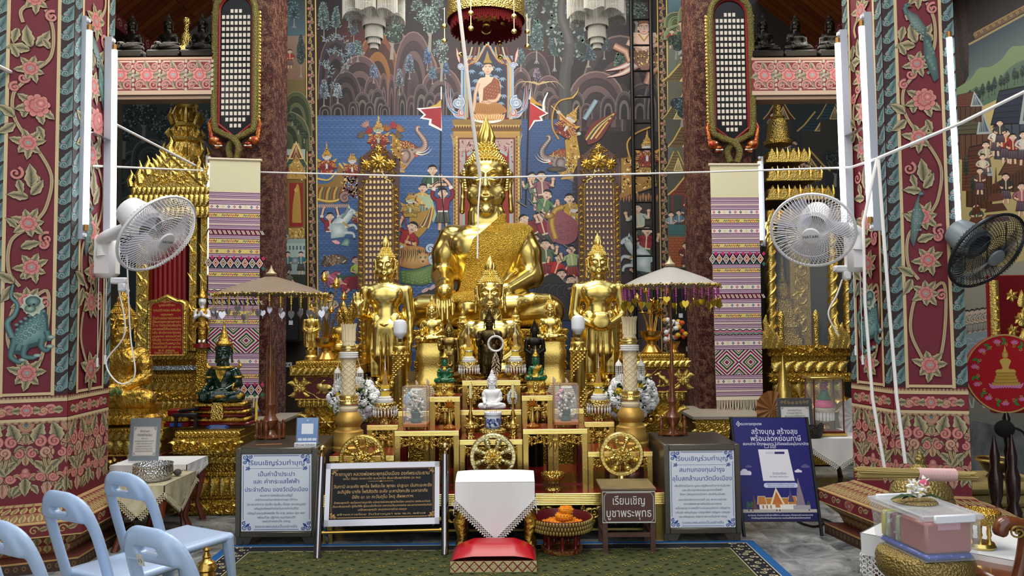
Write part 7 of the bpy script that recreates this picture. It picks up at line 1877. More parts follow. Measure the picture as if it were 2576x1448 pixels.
def banner(label,c4,Y,seed,tones):
 P=[W(*q,Y)for q in c4];H=c4[2][1]-c4[0][1];Wd=130
 t=thing('woven_banner',label,'banner',P[0],0,'woven banners on the columns');o=P[0]
 A=Art(qframe(P[2]-o,P[3]-o,P[0]-o,P[1]-o,Wd,H));r=random.Random(seed);V=lambda y:H-y
 A.colour('e6dcc0');A.add([tuple(p-o)for p in P],[(2,3,1,0)]);A.add([tuple(p-o+Vector((0,.006,0)))for p in P],[(0,1,3,2)])
 A.rect(0,V(82),Wd,H,'e2dcb6')
 PK,BK,YL,GR,BL,WH='c8346c','241c2c','e2cc78','3a7464','3c4a8a','ece2d6'
 cols=[PK,BK,YL,BL,'8a2c44',GR]
 y=84.0;seq=tones;i=0
 def stripes(y,n):
  for k in range(n):A.rect(0,V(y+2.2),Wd,V(y),['6c4464','c8a8bc','8a6a84','d8c0cc'][k%4]);y+=2.2
  return y
 def dia(x,yy,w,h,cs):
  for k,c in enumerate(cs):f=1-k/len(cs);A.poly([(x-w*f,V(yy)),(x,V(yy+h*f)),(x+w*f,V(yy)),(x,V(yy-h*f))],c)
 while y<H-10:
  y=stripes(y,5 if i%3 else 7);k=seq[i%len(seq)];i+=1
  h={'s':11,'w':10,'d':26,'z':16,'D':62,'f':22,'p':20,'m':5,'k':13}[k]
  if y+h>H:break
  A.rect(0,V(y+h),Wd,V(y),{'f':WH,'m':'e0d0c0','s':YL if i%2 else WH,'w':YL}.get(k,WH));yc=y+h/2
  if k=='s':
   for j in range(9):x=7+j*14.5;c=cols[j%4];A.rect(x-3.4,V(yc+1.4),x+3.4,V(yc-1.4),c);A.rect(x-1.4,V(yc+3.6),x+1.4,V(yc-3.6),c);dia(x,yc,1.4,1.4,[WH])
  elif k=='w':
   for j in range(12):x=5+j*11;c=cols[j%5];A.line([(x-5,V(yc+2)),(x-2,V(yc-2.6)),(x+1,V(yc+2.6)),(x+4,V(yc-2))],2.4,c)
  elif k=='d':
   A.rect(0,V(y+h),Wd,V(y),BK)
   for j in range(8):x=j*18.6;dia(x,yc,9,h/2,[WH,PK if j%2 else BL,YL,BK]);dia(x+9.3,y,5,6,[PK]);dia(x+9.3,y+h,5,6,[GR])
  elif k=='z':
   for q,c in enumerate((BK,PK,GR,BK)):A.line([(j*9-2,V(y+2.6+q*3.6+(3.4 if j%2 else 0)))for j in range(16)],2.8,c)
  elif k=='k':
   A.rect(0,V(y+h),Wd,V(y),'6c2438' if i%2 else BK)
   for j in range(12):x=j*12;A.line([(x,V(y+2)),(x+5,V(y+h-2)),(x+9,V(y+h-2)),(x+4,V(y+2))],2,WH)
  elif k=='D':
   for q in range(9):
    c=[BK,PK,WH,GR,BK,YL,BL,WH,'8a2c44'][q]
    for x in(32,98):f=1-q/10;A.poly([(x-34*f,V(yc)),(x,V(yc+30*f)),(x+34*f,V(yc)),(x,V(yc-30*f))],c)
    for x in(0,65,130):
     for s in(-1,1):f=(1-q/9)*.9;yy=yc+s*31;A.poly([(max(0,x-33*f),V(yy)),(min(Wd,x+33*f),V(yy)),(x,V(yy-s*29*f))],c)
  elif k=='p':
   for j in range(15):x=4.4+j*8.7;c=[PK,YL,GR,BL,'8a2c34',BK,'a098c8'][j%7];A.rect(x-3,V(y+h-1),x+3,V(y+5),c);A.ell((x,V(y+5)),3,3,c,a0=0,a1=pi,n=8);A.line([(x,V(y+h)),(x,V(y+4))],.6,WH)
  elif k=='m':A.line([(j*6,V(yc+(1 if j%2 else-1)))for j in range(23)],.8,'b08aa0')
  y+=h
 A.build('cloth',WOVEN,t)
 d=P[1]-P[0];MB().tube([tuple(d*-.03+Vector((0,0,.0))),tuple(d*1.03)],.016,8).build('rod',mat('pale_rod','d8ccb0',.5),t)
 m=MB();n=34;b0,b1=P[2]-o,P[3]-o
 for k in range(n):p=b0.lerp(b1,(k+.5)/n);m.tube([tuple(p),tuple(p+Vector((.004*sin(k*3),-.004,-.07))),tuple(p+Vector((.01*sin(k*5),0,-.14)))],.005,5)
 m.build('fringe',mat('cream_fringe','d8ccb4',.9),t);m=MB()
 for cn,hh in(('violet','5a2c7c'),('blue','34509a'),('gold','b8883c'),('black','1c1c24')):
  m=MB();q=('violet','blue','gold','black').index(cn)
  for k in range(q,n,4):p=b0.lerp(b1,(k+.5)/n)+Vector((.01*sin(k*5),0,-.15));m.ell(tuple(p),(.016,.014,.018),7,5)
  m.build(cn+'_pompons',mat(cn+'_wool',hh,.95),t)
banner('long pink and white woven banner with a cream top, on the left column',((527,399),(655,403),(521,1000),(650,1000)),YC-.14,1,'mswmkwsdwmzkswDsmwdwp f'.replace(' ','')+'fw')
banner('long pink and white woven banner with a cream top, on the right column',((1786,414),(1908,414),(1802,1006),(1919,1004)),YC-.14,2,'mswsmwdwmskswmzsDsmwzwpmfw')
PLAT=mat('plinth_stone','9a9080',.6)
def platform(label,x0,x1,y,Y,d):
 a,b=WX(x0,Y),WX(x1,Y);z=WZ(y,Y);t=thing('column_platform',label,'platform',((a+b)/2,Y,0));m=MB();m.b6(a,b,Y,Y+d,z-.03,z);local(m,t).build('slab',PLAT,t)
 m=MB();m.b6(a+.03,b-.03,Y+.03,Y+d,0,z-.03);local(m,t).build('body',G_DARK,t);R=Rel(front(Y+.03),.015);R.scrollwork(a+.03,z-.2,b-.03,z-.04);local(R,t).build('gilt_border',G_CRV,t)
platform('low stone platform with a gilt edge before the right column',1738,1930,1052,8.3,1.09);platform('low stone platform with a gilt edge before the left column',500,690,1062,8.3,1.09)
def beam(x0,x1,lab,marks):
 Y=8.93;a,b=WX(x0,Y),WX(x1,Y);z1,z0=WZ(145,Y,x0),WZ(238,Y,x0);A=Art();A.colour('6c2028').b6(a,b,Y,Y+.25,z0,z1);A.colour('b89c84').b6(a,b,Y+.03,Y+.23,z0-.05,z0)
 A.fr=lambda u,v,o:(a+u,Y-o,z0+v);L=b-a;H=z1-z0;A.o=4e-4;A.rect(0,0,L,H,'7a2830');A.line([(0,.02),(L,.02)],.05,'c0a890');A.line([(0,H-.015),(L,H-.015)],.03,'b89a80')
 x=.02
 for k in range(4):
  w=L/4-.02;A.line([(x+.03,.07),(x+w-.03,.07),(x+w-.03,H-.05),(x+.03,H-.05)],.03,'c4ac94',closed=True);c=(x+w/2,H/2+.01)
  for j in range(8):A.leaf((c[0]+.05*cos(j*.8),c[1]+.05*sin(j*.8)),j*.8,w*.42,.09,'b0a488','6a6450',lobes=3,bend=.5)
  A.rose(c,.085);[A.spiral((x+w*(.2+.6*(j%2)),H*(.25+.5*(j//2))),.06,j,1.3,.03,'c88a84','9a5a58')for j in range(4)]
  [A.ell((x+w+.005,.06+.055*j),.018,.02,'8ab0a8','c0a890',n=8)for j in range(int(H/.055)-1)];x+=w+.02
 o=A.build('beam',PAINT);tag(o,lab,None,kind='structure')
 for k,(px,lb)in enumerate(marks):
  c=W(px,140,Y+.2);t=seated('buddha_statue',lb,(c.x,Y+.16,z1+.1),.2,Y,mat('black_bronze','2a2620',.3,.8),'dark Buddhas on the beams')
  MB().b6(-.2,.2,-.16,.14,-.1,.0,.02).build('pedestal',mat('black_bronze'),t)
beam(258,527,'painted beam across the left aisle',((336,'dark seated Buddha on the left beam, beside the fluorescent tube'),(427,'dark seated Buddha in the middle of the left beam'),(512,'dark seated Buddha on the left beam, against the serpent frame')))
beam(1905,2150,'painted beam across the right aisle',((1918,'dark seated Buddha on the right beam, against the serpent frame'),(2000,'dark seated Buddha in the middle of the right beam'),(2086,'dark seated Buddha on the right beam, beside the fluorescent tube')))
c=W(464,145,9.2);t=thing('gilt_finial','pierced gilt finial standing between dark Buddhas on the left beam','finial',(c.x,9.25,WZ(145,8.93,258)-.04));MB().lathe([(.09,0),(.1,.1),(.07,.2),(.09,.28),(.06,.42),(.03,.46),(.03,.54),(.05,.58),(.04,.63),(0,.65)],16).build('spire',G_ORN,t)
TUBE=mat('tube_glow','ffffff',.4,emit=('f2f6ff',7));SOCK=mat('brass_cap','b08040',.4,.7)
def tube_light(label,a,b,Y,dx,Y2=None,fit=True,Rr=.02):
 p,q=W(*a,Y),W(*b,Y2 or Y);t=thing('fluorescent_light',label,'light',q,0,'vertical fluorescent lights');d=p-q
 MB().cyl(tuple(d*.03),tuple(d*.97),Rr,n=12).build('tube',TUBE,t)
 for f0,f1,nm in((0,.03,'end_cap'),(.97,1,'end_cap')):MB().cyl(tuple(d*f0),tuple(d*f1),Rr*.8,n=10).build(nm,SOCK,t)
 if fit:
  o=Vector(dx);m=MB()
  w=.028;v=[tuple(k+o+Vector((sx*w,sy*w*.6,0)))for k in(-d*.04,d*1.04)for sx,sy in((-1,-1),(1,-1),(1,1),(-1,1))]
  m.add(v,[(0,3,2,1),(4,5,6,7),(0,1,5,4),(1,2,6,5),(2,3,7,6),(3,0,4,7)]).build('batten',mat('batten_enamel','aeb2bc',.4),t,None)
  for f in(-.02,1.02):MB().tube([tuple(d*f),tuple(d*f+o)],.016,8).build('holder',WHITE_PL,t)
tube_light('fluorescent tube on the left pillar, the one nearer the front',(226,62),(216,580),5.72,(-.045,.0,0))
tube_light('fluorescent tube on the left pillar, the one nearer the aisle',(289,112),(285,590),6.08,(-.045,0,0))
tube_light('fluorescent tube on the inner side of the right pillar, nearer the aisle',(2106,95),(2124,575),5.98,(.045,0,0))
tube_light('fluorescent tube on the inner side of the right pillar, nearer the front',(2166,52),(2189,560),5.66,(.045,0,0))
tube_light('bare fluorescent tube on the outer edge of the right pillar',(2387,80),(2412,588),5.5,(.0,.05,0),fit=False)
tube_light('fluorescent tube on the inner side of the left rear column',(669,404),(671,684),YC+.05,(-.03,.05,0),Rr=.03)
tube_light('fluorescent tube on the inner side of the right rear column',(1765,398),(1776,692),YC+.05,(.045,.05,0),Rr=.035)
tube_light('fluorescent tube beside the outer edge of the right woven banner',(1910,400),(1916,610),YC+.0,(.03,.05,0),Rr=.02)
tube_light('fluorescent tube beside the outer edge of the left woven banner',(527,402),(523,700),YC+.0,(-.03,.05,0),Rr=.02)
for nm,p0,p1,Y,Y2 in(('metal strap joining the two tubes on the left pillar',(226,332),(270,352),5.74,6.06),('metal strap joining the two tubes on the right pillar',(2132,342),(2172,322),5.98,5.66)):
 a,b=W(*p0,Y),W(*p1,Y2);t=thing('mounting_strap',nm,'bracket',a);MB().tube([(0,0,0),tuple(b-a)],.03,4,flat=.15).build('strap',SILVER,t)
def wall_fan(label,hub,Y,R_,n,base,Yb,m1,mcap,mbl,cords,brand):
 c=W(*hub,Y);n=Vector(n).normalized();t=thing('wall_fan',label,'fan',c,0,'wall fans on the pillars')
 X=n.cross(Vector((0,0,1))).normalized()*-1;Z=X.cross(n)*-1;Z=n.cross(X)if n.cross(X).z>0 else X.cross(n)
 P=lambda x,y,d:tuple(X*x+Z*y+n*d)
 def ring(m,r,d,w):m.tube([P(r*cos(TAU*k/48),r*sin(TAU*k/48),d)for k in range(48)],w,6,closed=True)
 g=MB();prof=lambda f:.09*R_/.3*sqrt(max(0,1-f**2.6))
 for k in range(72):
  a=TAU*k/72
  g.tube([P(R_*f*cos(a+.5*(f-.25)),R_*f*sin(a+.5*(f-.25)),prof(f))for f in(.2,.45,.7,.88,1)],.0022,4,cap=False)
 for f in(.6,):ring(g,R_*f,prof(f),.0022)
 g.build('front_grille',m1,t)
 g=MB()
 for k in range(60):
  a=TAU*k/60;g.tube([P(R_*f*cos(a-.6*(f-.3)),R_*f*sin(a-.6*(f-.3)),-.3*R_*sqrt(max(0,1-f**3)))for f in(.3,.6,.85,1)],.0022,4,cap=False)
 g.build('rear_grille',m1,t)
 g=MB();ring(g,R_,0,.011);g.build('rim',m1,t)
 g=MB();v=[]
 for d,r in((prof(.2)+.0,.22),(prof(.2)+.012,.2),(prof(.2)+.016,.1),(prof(.2)+.017,.001)):v+=[P(R_*r*cos(TAU*k/24),R_*r*sin(TAU*k/24),d)for k in range(24)]
 g.add(v,[(j*24+k,j*24+(k+1)%24,j*24+24+(k+1)%24,j*24+24+k)for j in range(3)for k in range(24)]);g.build('hub_cap',mcap,t,fix=True)
 if brand:text_lines([(brand,0,-.008,.1,.03,.02)],lambda x,y,o:P(x,y,prof(.2)+.018+o)).build('maker_mark',BLACK_PL,t,None)
 for b in range(3):
  g=MB();v=[]
  for i in range(8):
   f=i/7
   for j in range(5):q=j/4;a=TAU*b/3+(-.5+q)*(.9+.5*f)+f*.3;r=R_*(.14+.72*f);v.append(P(r*cos(a),r*sin(a),-.07*R_+(q-.5)*.26*R_*(1-.4*f)))
  g.add(v,[(i*5+j,i*5+j+1,i*5+6+j,i*5+5+j)for i in range(7)for j in range(4)]);o=g.build('blade',mbl,t)
 g=MB();v=[]
 for d,r in((-.24,.3),(-.3,.38),(-.7,.4),(-1.0,.34),(-1.1,.2),(-1.12,.001)):v+=[P(R_*r*cos(TAU*k/20),R_*r*sin(TAU*k/20),R_*d)for k in range(20)]
 g.add(v,[(j*20+k,j*20+(k+1)%20,j*20+20+(k+1)%20,j*20+20+k)for j in range(5)for k in range(20)]).build('motor_housing',mcap,t,fix=True)
 bw,bh,bd=base[2:];bc=W(base[0],base[1],Yb)-c
 MB().box(tuple(bc),(bw,bd,bh),.035).build('wall_mount',mcap,t)
 mo=-n*R_*.6;e=bc+Vector((0,-bd*.3,bh*.38));MB().tube(smooth2([tuple(e-Vector((0,0,bh*.4))),tuple(e),tuple(e*.45+mo*.55-Vector((0,0,.01))),tuple(mo)]),[.05]*19,10).build('arm',mcap,t)
 for k,(x,l)in enumerate(cords):
  o=bc+Vector((x,-bd*.3,-bh/2));MB().tube([tuple(o),tuple(o-Vector((0,0,l)))],.003,5).build('pull_cord',STRING,t);MB().cyl(tuple(o-Vector((0,0,l))),tuple(o-Vector((0,0,l+.07))),.009,n=8).build('cord_handle',WHITE_PL,t)
FW=mat('fan_white','eceaea',.3);FB=mat('fan_blade','c8c8dc',.2,alpha=.6);FG=mat('fan_grey','7c868a',.3);FD=mat('fan_dark_cage','3a3c40',.25,.6);FBD=mat('smoky_blade','2c3034',.15,alpha=.6)
wall_fan('white wall fan on the left pillar, tilted down to the right',(396,588),5.5,.315,(.77,-.24,-.59),(266,645,.19,.34,.14),6.02,FW,FW,FB,((-.03,.62),(.03,.6)),'HATARI')
wall_fan('white wall fan on the right pillar, facing the front',(2044,580),5.5,.285,(-.42,-.72,-.52),(2150,628,.14,.34,.12),5.78,FW,FW,FB,((-.03,.55),(.02,.62)),'HATARI')
wall_fan('grey wall fan with a dark cage on the outer edge of the right pillar',(2482,632),5.25,.285,(.25,-.77,-.58),(2424,600,.1,.2,.1),5.62,FD,FG,FBD,(),None)
for lab,px,py,Y in(('white plug and adapter hanging under the left wall fan',300,706,5.9),('white plug and adapter hanging under the right wall fan',2118,676,5.8)):
 c=W(px,py,Y);t=thing('power_adapter',lab,'adapter',c);q=MB();q.box((0,0,0),(.12,.06,.05),.01);q.T=Matrix.Rotation(.4,4,'Y');q.build('adapter_box',WHITE_PL,t);MB().box((.03,-.01,-.05),(.06,.05,.07),.012).build('plug',WHITE_PL,t)
 sg=-1 if px<1288 else-1;q=[(0,0,-.08),(sg*.05,-.01,-.2),(sg*.12,-.02,-.34),(.05*sg,-.02,-.5)]if px>1288 else[(0,0,-.08),(.06,-.02,-.4),(-.08,-.02,-.62),(.02,-.02,-.78),(.14,-.02,-.72),(.1,-.02,-.4),(.06,-.01,.2)]
 MB().tube(smooth2(q),.006,6).build('cable',STRING,t)
def cord(label,pts,r,sag=0):
 P=[W(*q)for q in pts];t=thing('sacred_cord',label,'cord',P[0],0,'white sacred cords');m=MB();m.tube([tuple(q-P[0])for q in P],r,6);m.build('twisted_cord',STRING,t)
cord('white cord running down from the upper left to the left banner',((-60,134,5.0),(0,168,5.3),(260,297,7.2),(516,429,9.2)),.014)
cord('white cord stretched across the hall from the left pillar to the right pillar',((236,417,5.9),(516,429,9.2),(1208,447,8.1),(1790,432,8.2),(2140,421,5.88),(2208,398,5.56)),.010)
cord('white cord rising from the right pillar to the upper right',((2208,398,5.52),(2420,308,5.3),(2640,200,5.0)),.013)
cord('thick white cord hanging from the ceiling to the face of the huge Buddha',((1148,-40,7.6),(1160,60,7.65),(1186,280,7.85),(1208,447,8.08)),.02)
cord('thin white cord trailing from the knot down the chest of the huge Buddha',((1209,447,8.05),(1203,520,8.0),(1201,650,7.95)),.009)
cord('white cord hanging down the right pillar, inner strand',((2206,400,5.5),(2172,560,5.45),(2176,760,5.4),(2195,1000,5.3),(2226,1180,5.25)),.011)
cord('white cord hanging down the right pillar, outer strand',((2210,402,5.48),(2224,600,5.44),(2236,760,5.4),(2256,1000,5.3),(2278,1165,5.25)),.012)
CRY=mat('crystal_rod','d8d4c8',.15,trans=.15,spec=.8)
def chandelier(label,px,Y):
 u=S(1,Y);c=W(px,124,Y);t=thing('chandelier',label,'chandelier',c,0,'crystal rod chandeliers')
 for r,z0,z1 in((10,0,22),(16,12,40),(22,26,62),(29,56,112)):
  m=MB();n=int(r*2.6)
  for k in range(n):a=TAU*k/n;m.cyl((r*u*cos(a),r*u*sin(a),z0*u),(r*u*cos(a),r*u*sin(a),z1*u),1.05*u,n=5)
  for z in range(z0+12,z1+1,14):m.torus((0,0,z*u),r*u*.98,.7*u,nu=20,nv=4)
  m.build('rod_tier',CRY,t)
 for k in range(6):
  a=TAU*k/6+.3;cx,cy=54*u*cos(a),54*u*sin(a);m=MB()
  for j in range(44):b=TAU*j/44;lo=70+14*abs(sin(b-a));m.cyl((cx+25*u*cos(b),cy+25*u*sin(b),lo*u),(cx+25*u*cos(b),cy+25*u*sin(b),140*u),1.05*u,n=5)
  for z in(92,112,132):m.torus((cx,cy,z*u),24.6*u,.7*u,nu=20,nv=4)
  m.build('rod_drum',CRY,t)
 MB().lathe([(30*u,112*u),(82*u,138*u),(82*u,144*u),(.1*u,146*u)],24,cap=False).build('frame',G_SAT,t);MB().cyl((0,0,140*u),(0,0,7.4-c.z),2*u).build('stem',G_SAT,t)
chandelier('crystal rod chandelier hanging upper left of the altar',941,8.6);chandelier('crystal rod chandelier hanging upper right of the altar',1502,8.6)
c=W(1223,50,8.2);t=thing('ceremonial_umbrella','red and gold tiered ceremonial umbrella hanging above the huge Buddha','umbrella',c);r=.42
VEL=mat('red_velvet','7a0c12',.9,bump=(120,.6))
MB().lathe([(r,0),(r*.7,.04),(r*.3,.06),(.01,.065)],40,cap=False).build('canopy',VEL,t);MB().lathe([(r,-.02),(r*1.01,.02),(r*.98,.24),(r*.8,.3),(r*.3,.42),(.02,.5)],40,cap=False).build('gilt_band',G_ORN,t)
m=MB()
for k in range(110):a=TAU*k/110;m.tube([(r*.9*cos(a),r*.9*sin(a),0),(r*.9*cos(a),r*.9*sin(a),-.1-.02*(k%3))],.012,5)
m.build('fringe',VEL,t);m=MB();R=Rel(lambda x,y,o:(x,y,.03-o),.02)
for k in range(8):a=TAU*k/8;R.leaf((r*.5*cos(a),r*.5*sin(a)),a,.1,.06)
R.flower((0,0),.13,10);R.build('gilt_stars',G_CRV,t);MB().torus((0,0,-.1),.05,.012,'y').build('ring',G_POL,t);MB().cyl((0,0,.06),(0,0,7.4-c.z),.012).build('hanging_rod',G_SAT,t)
for k in range(6):a=TAU*k/6+.2;m=MB();p=(r*1.08*cos(a),r*1.08*sin(a));m.cyl((*p,.1),(*p,-.26),.004,n=4);[m.ell((p[0],p[1],z),(.03,.012,.03),6,4)for z in(-.1,-.26)];m.build('star_pendant',G_POL,t)
def parasol(label,apex,rim_y,half,Y,zb,canopy,bead,heart):
 c=W(apex[0],rim_y,Y);u=S(1,Y);H=c.z-zb;ht=S(rim_y-apex[1],Y);R_=half*u
 t=thing('parasol',label,'parasol',(c.x,Y,zb),0,'beaded ceremonial parasols')
 m=MB();N=32
 v=[(0,0,H+ht)]+[(R_*f*cos(TAU*k/N),R_*f*sin(TAU*k/N),H+ht*(1-f)**.82-(.006 if k%2 else 0)*f)for f in(.12,.4,.7,1)for k in range(N)]
 m.add(v,[(0,1+k,1+(k+1)%N)for k in range(N)]+[(1+j*N+k,1+(j+1)*N+k,1+(j+1)*N+(k+1)%N,1+j*N+(k+1)%N)for j in range(3)for k in range(N)]);m.build('canopy',canopy,t)
 q=MB();q.lathe([(10*u,-1*u),(14*u,4*u),(7*u,10*u),(3*u,18*u),(.2*u,26*u)],16,(0,0,H+ht));q.build('cap',mat('crumpled_foil','a89878',.5,.3),t)
 q=MB()
 for k in range(90):a=TAU*k/90;q.ell((R_*1.0*cos(a),R_*1.0*sin(a),H-3*u+(k%3)*1.5*u),(3*u,3*u,3.6*u),6,4)
 q.build('gilt_edging',G_ORN,t)
 hv=[(0,-9),(-6,-3),(-8,3),(-6,7),(-3,8),(0,5),(3,8),(6,7),(8,3),(6,-3)]
 base=None
 for k in range(34):
  a=TAU*k/34;lo=30+8*((k*7)%4)
  if k<2 or base is None:
   m=MB();[m.ell((0,0,(-6-5*j)*u),(2.2*u,2.2*u,2.6*u),6,4)for j in range(4)];m.cyl((0,0,0),(0,0,-36*u),.6*u,n=4);[m.ell((0,0,(-28-3*j)*u),(1.1*u,)*3,5,4)for j in range(3)]
   base=m.build('bead_string',bead,t);m=MB();m.prism([(x*u*1.05,z*u*1.15-46*u)for x,z in hv],-.6*u,.6*u);m.cyl((0,0,-54*u),(0,0,-62*u),.5*u,n=4);h0=m.build('heart_leaf',heart,base,None);b,h=base,h0
  else:b=base.copy();COL.objects.link(b);h=h0.copy();COL.objects.link(h);h.parent=b
  b.location=(R_*.97*cos(a),R_*.97*sin(a),H-2*u-(k*5%3)*3*u);b.rotation_euler=(0,0,a+1.2*(k%5));b.scale=(1,1,.78+.09*(k*3%4))
 q=MB();q.lathe([(20*u,0),(22*u,4*u),(14*u,10*u),(9*u,22*u),(17*u,34*u),(19*u,46*u),(10*u,60*u),(8*u,72*u),(12*u,84*u),(7*u,96*u),(6*u,150*u),(9*u,158*u),(5*u,170*u),(3.4*u,240*u),(2.8*u,H)],20);q.build('turned_pole',WOOD_D,t)
 for k in range(6):a=TAU*k/6+.4;MB().lathe([(4*u,0),(5*u,3*u),(3.4*u,8*u),(5*u,20*u),(5.4*u,34*u),(3*u,38*u),(4*u,44*u),(.3*u,48*u)],10,(33*u*cos(a),20*u*sin(a),0)).build('peg',WOOD_D,t)
 MB().lathe([(8*u,3*u),(38*u,3*u),(38*u,6*u),(8*u,6*u)],24,sy=.62).build('foot_disc',WOOD_D,t)
ZD=.757
parasol('brownish plastic-covered parasol with silver hearts, on the left donation box',(682,692),740,140,6.5,ZD+.0,mat('brown_plastic_cover','7a6a58',.35,bump=(6,.4)),mat('amber_beads','d8b84a',.4),mat('silver_foil','d0d0dc',.2,.9))
parasol('grey plastic-covered parasol with gold hearts, on the right donation box',(1686,668),718,122,6.5,ZD+.0,mat('grey_plastic_cover','a4a09a',.3,bump=(6,.4)),mat('magenta_beads','b84a9a',.4),mat('gold_foil','c8b040',.25,.9))
for dx,lab in((-.12,'thin wooden rod with a tapered tip behind the left parasol pole'),(.07,'thin wooden rod nearest the rabbit side altar')):
 c=W(688+dx*100,1000,6.75);t=thing('wooden_rod',lab,'rod',(c.x,6.7,ZD));MB().lathe([(.02,0),(.02,.03),(.012,.1),(.016,.45),(.01,.5),(.007,.75),(.001,.78)],10).build('shaft',WOOD_D,t)
def sign_text(parent,lines,fr,m,name='lettering'):text_lines(lines,fr).build(name,m,parent,None)
MIRROR=mat('mirror_mosaic','b8c8dc',.1,.8,bump=(60,1),kind='voronoi')
th=altar_block('tall gilt pulpit throne with a stepped spire, left of the altar',322,525,9.0,1.1,[(880,898,6,'leaf'),(898,918,14,'scroll'),(918,932,18,'plain'),(932,946,12,'curl'),(946,975,4,'leaf'),(975,1000,0,'scroll'),(1000,1022,8,'petal'),(1022,1060,0,'scroll'),(1060,1182,10,'plain')],0,name='pulpit_throne');o=th.location
def at(t,m):return local(m,t)
m=MB();pbox(m,342,505,919,931,8.99,.03);at(th,m).build('mirror_band',MIRROR,th)
def pvert(x0,x1,y0,y1,Y,d,R_=True):
 m=MB();pbox(m,x0,x1,y0,y1,Y,d);a,b=W(x0,y1,Y),W(x1,y0,Y);R=Rel(front(Y),.015);n=max(3,int((b.z-a.z)/.16))
 for k in range(n):z=a.z+(b.z-a.z)*(k+.5)/n;w=b.x-a.x;R.spiral(((a.x+b.x)/2,z),w*.4,k*3,1.4,w*.16,flip=(-1)**k,n=12);R.leaf(((a.x+b.x)/2,z+.02),pi/2+.5*(-1)**k,.13,w*.3)
 addmesh(m,R,1);return m
for x0,x1 in((340,376),(474,496),(502,522)):at(th,pvert(x0,x1,545,882,9.0,.1)).build('post',G_CRV,th)
m=MB();pbox(m,372,478,560,882,9.3,.05);at(th,m);m.build('inner_wall',mat('deep_red','4a0a0c',.6),th)
m=MB();[m.tube([tuple(W(x,560,9.26)),tuple(W(x,882,9.26))],.035,8)for x in range(380,475,12)];at(th,m).build('curtain',mat('red_satin','8a0e14',.4),th)
for y0,y1,ex in((520,548,6),(490,520,0),(470,490,8)):
 m=MB();pbox(m,322+ex,526,y0,y1,8.96-.02*(ex==0),1.2);a,b=W(322+ex,y1,8.95),W(526,y0,8.95);R=Rel(front(8.95-.02*(ex==0)),.02);n=16
 for k in range(n):R.leaf((a.x+(b.x-a.x)*(k+.5)/n,b.z),-pi/2,(b.z-a.z)*1.1,.09)
 addmesh(m,R,1);at(th,m).build('cornice',G_CRV,th)
m=MB();P=[W(x,y,8.98)for x,y in((348,470),(430,392),(515,470))];m.prism([(p.x,p.z)for p in P],8.98,9.1);R=Rel(front(8.98),.02);a,b,c=P
for p,q in((a,b),(b,c)):
 R.ridge([(p.x,p.z),(q.x,q.z)],.06)
 for k in range(9):t_=(k+.5)/9;x,z=p.x+(q.x-p.x)*t_,p.z+(q.z-p.z)*t_;R.leaf((x,z),pi/2+(.5 if p is a else-.5),.14,.07)
R.scrollwork(a.x+.2,a.z+.02,c.x-.2,a.z+.16);R.flower((b.x,a.z+.2),.1,8);addmesh(m,R,1);at(th,m).build('pediment',G_CRV,th)
m=MB()
for x,y,h in((330,470,44),(352,462,60),(372,440,50),(500,450,60),(520,455,50),(430,392,50),(345,480,40)):
 p=W(x,y,8.97);u=S(1,9);m.tube([tuple(p),tuple(p+Vector((-5*u,0,h*.4*u))),tuple(p+Vector((2*u,0,h*.75*u))),tuple(p+Vector((-2*u,0,h*u)))],[8*u,7*u,4*u,.5*u],6)
at(th,m).build('flame_finials',G_CRV,th)
Yt=9.5
for y0,y1,w in((400,470,52),(350,400,44),(315,350,34),(262,315,30),(238,262,20)):
 c=W(467,y1,Yt);u=S(1,Yt);h=(y1-y0)*u;m=MB();m.lathe([(w*u*1.05,0),(w*u*1.1,h*.06),(w*u*.82,h*.12),(w*u*.76,h*.75),(w*u*.95,h*.85),(w*u,h)],8,c,rz=pi/8)
 for k in range(8):a=TAU*k/8+pi/8;q=c+Vector((w*u*cos(a),w*u*sin(a),0));m.tube([tuple(q),tuple(q+Vector((.3*w*u*cos(a),.3*w*u*sin(a),h*.35))),tuple(q+Vector((.1*w*u*cos(a),0,h*.8)))],[6*u,6*u,.5*u],6);m.tube([tuple(c+Vector((w*.8*u*cos(a+.39),w*.8*u*sin(a+.39),h*.1))),tuple(c+Vector((w*.85*u*cos(a+.39),w*.85*u*sin(a+.39),h*.4))),tuple(c+Vector((w*.8*u*cos(a+.39),w*.8*u*sin(a+.39),h*.7)))],[9*u,8*u,.5*u],6)
 at(th,m).build('spire_tier',G_CRV,th)
Yq=8.9;c=W(421,893,Yq);u=S(1,Yq);t=thing('dedication_plaque','arched gold-framed red plaque with gold Thai writing, in the throne opening','plaque',(c.x,Yq,WZ(880,9.0)))
def archp(w,h,s):return[(-w,0),(w,0),(w,h)]+[(w*x,h+s*y)for x,y in((.96,.3),(.8,.5),(.55,.55),(.4,.7),(.22,.9),(0,1.15),(-.22,.9),(-.4,.7),(-.55,.55),(-.8,.5),(-.96,.3))]+[(-w,h)]
dz=c.z-t.location.z
m=MB();m.prism([(x*u,z*u+dz)for x,z in archp(50,128,22)],-.02,.03);R=Rel(lambda x,z,o:(x*u,-.02-o,z*u+dz),.016);R.ridge(archp(45,124,20),8,.02,closed=True);[R.knob((sg*45,6+12*k),4,.03)for sg in(-1,1)for k in range(10)];addmesh(m,R,1);m.build('frame',G_CRV,t)
MB().prism([(x*u,z*u+dz)for x,z in archp(39,122,16)],-.025,-.019).build('panel',mat('plaque_red','8a1018',.4),t,None)
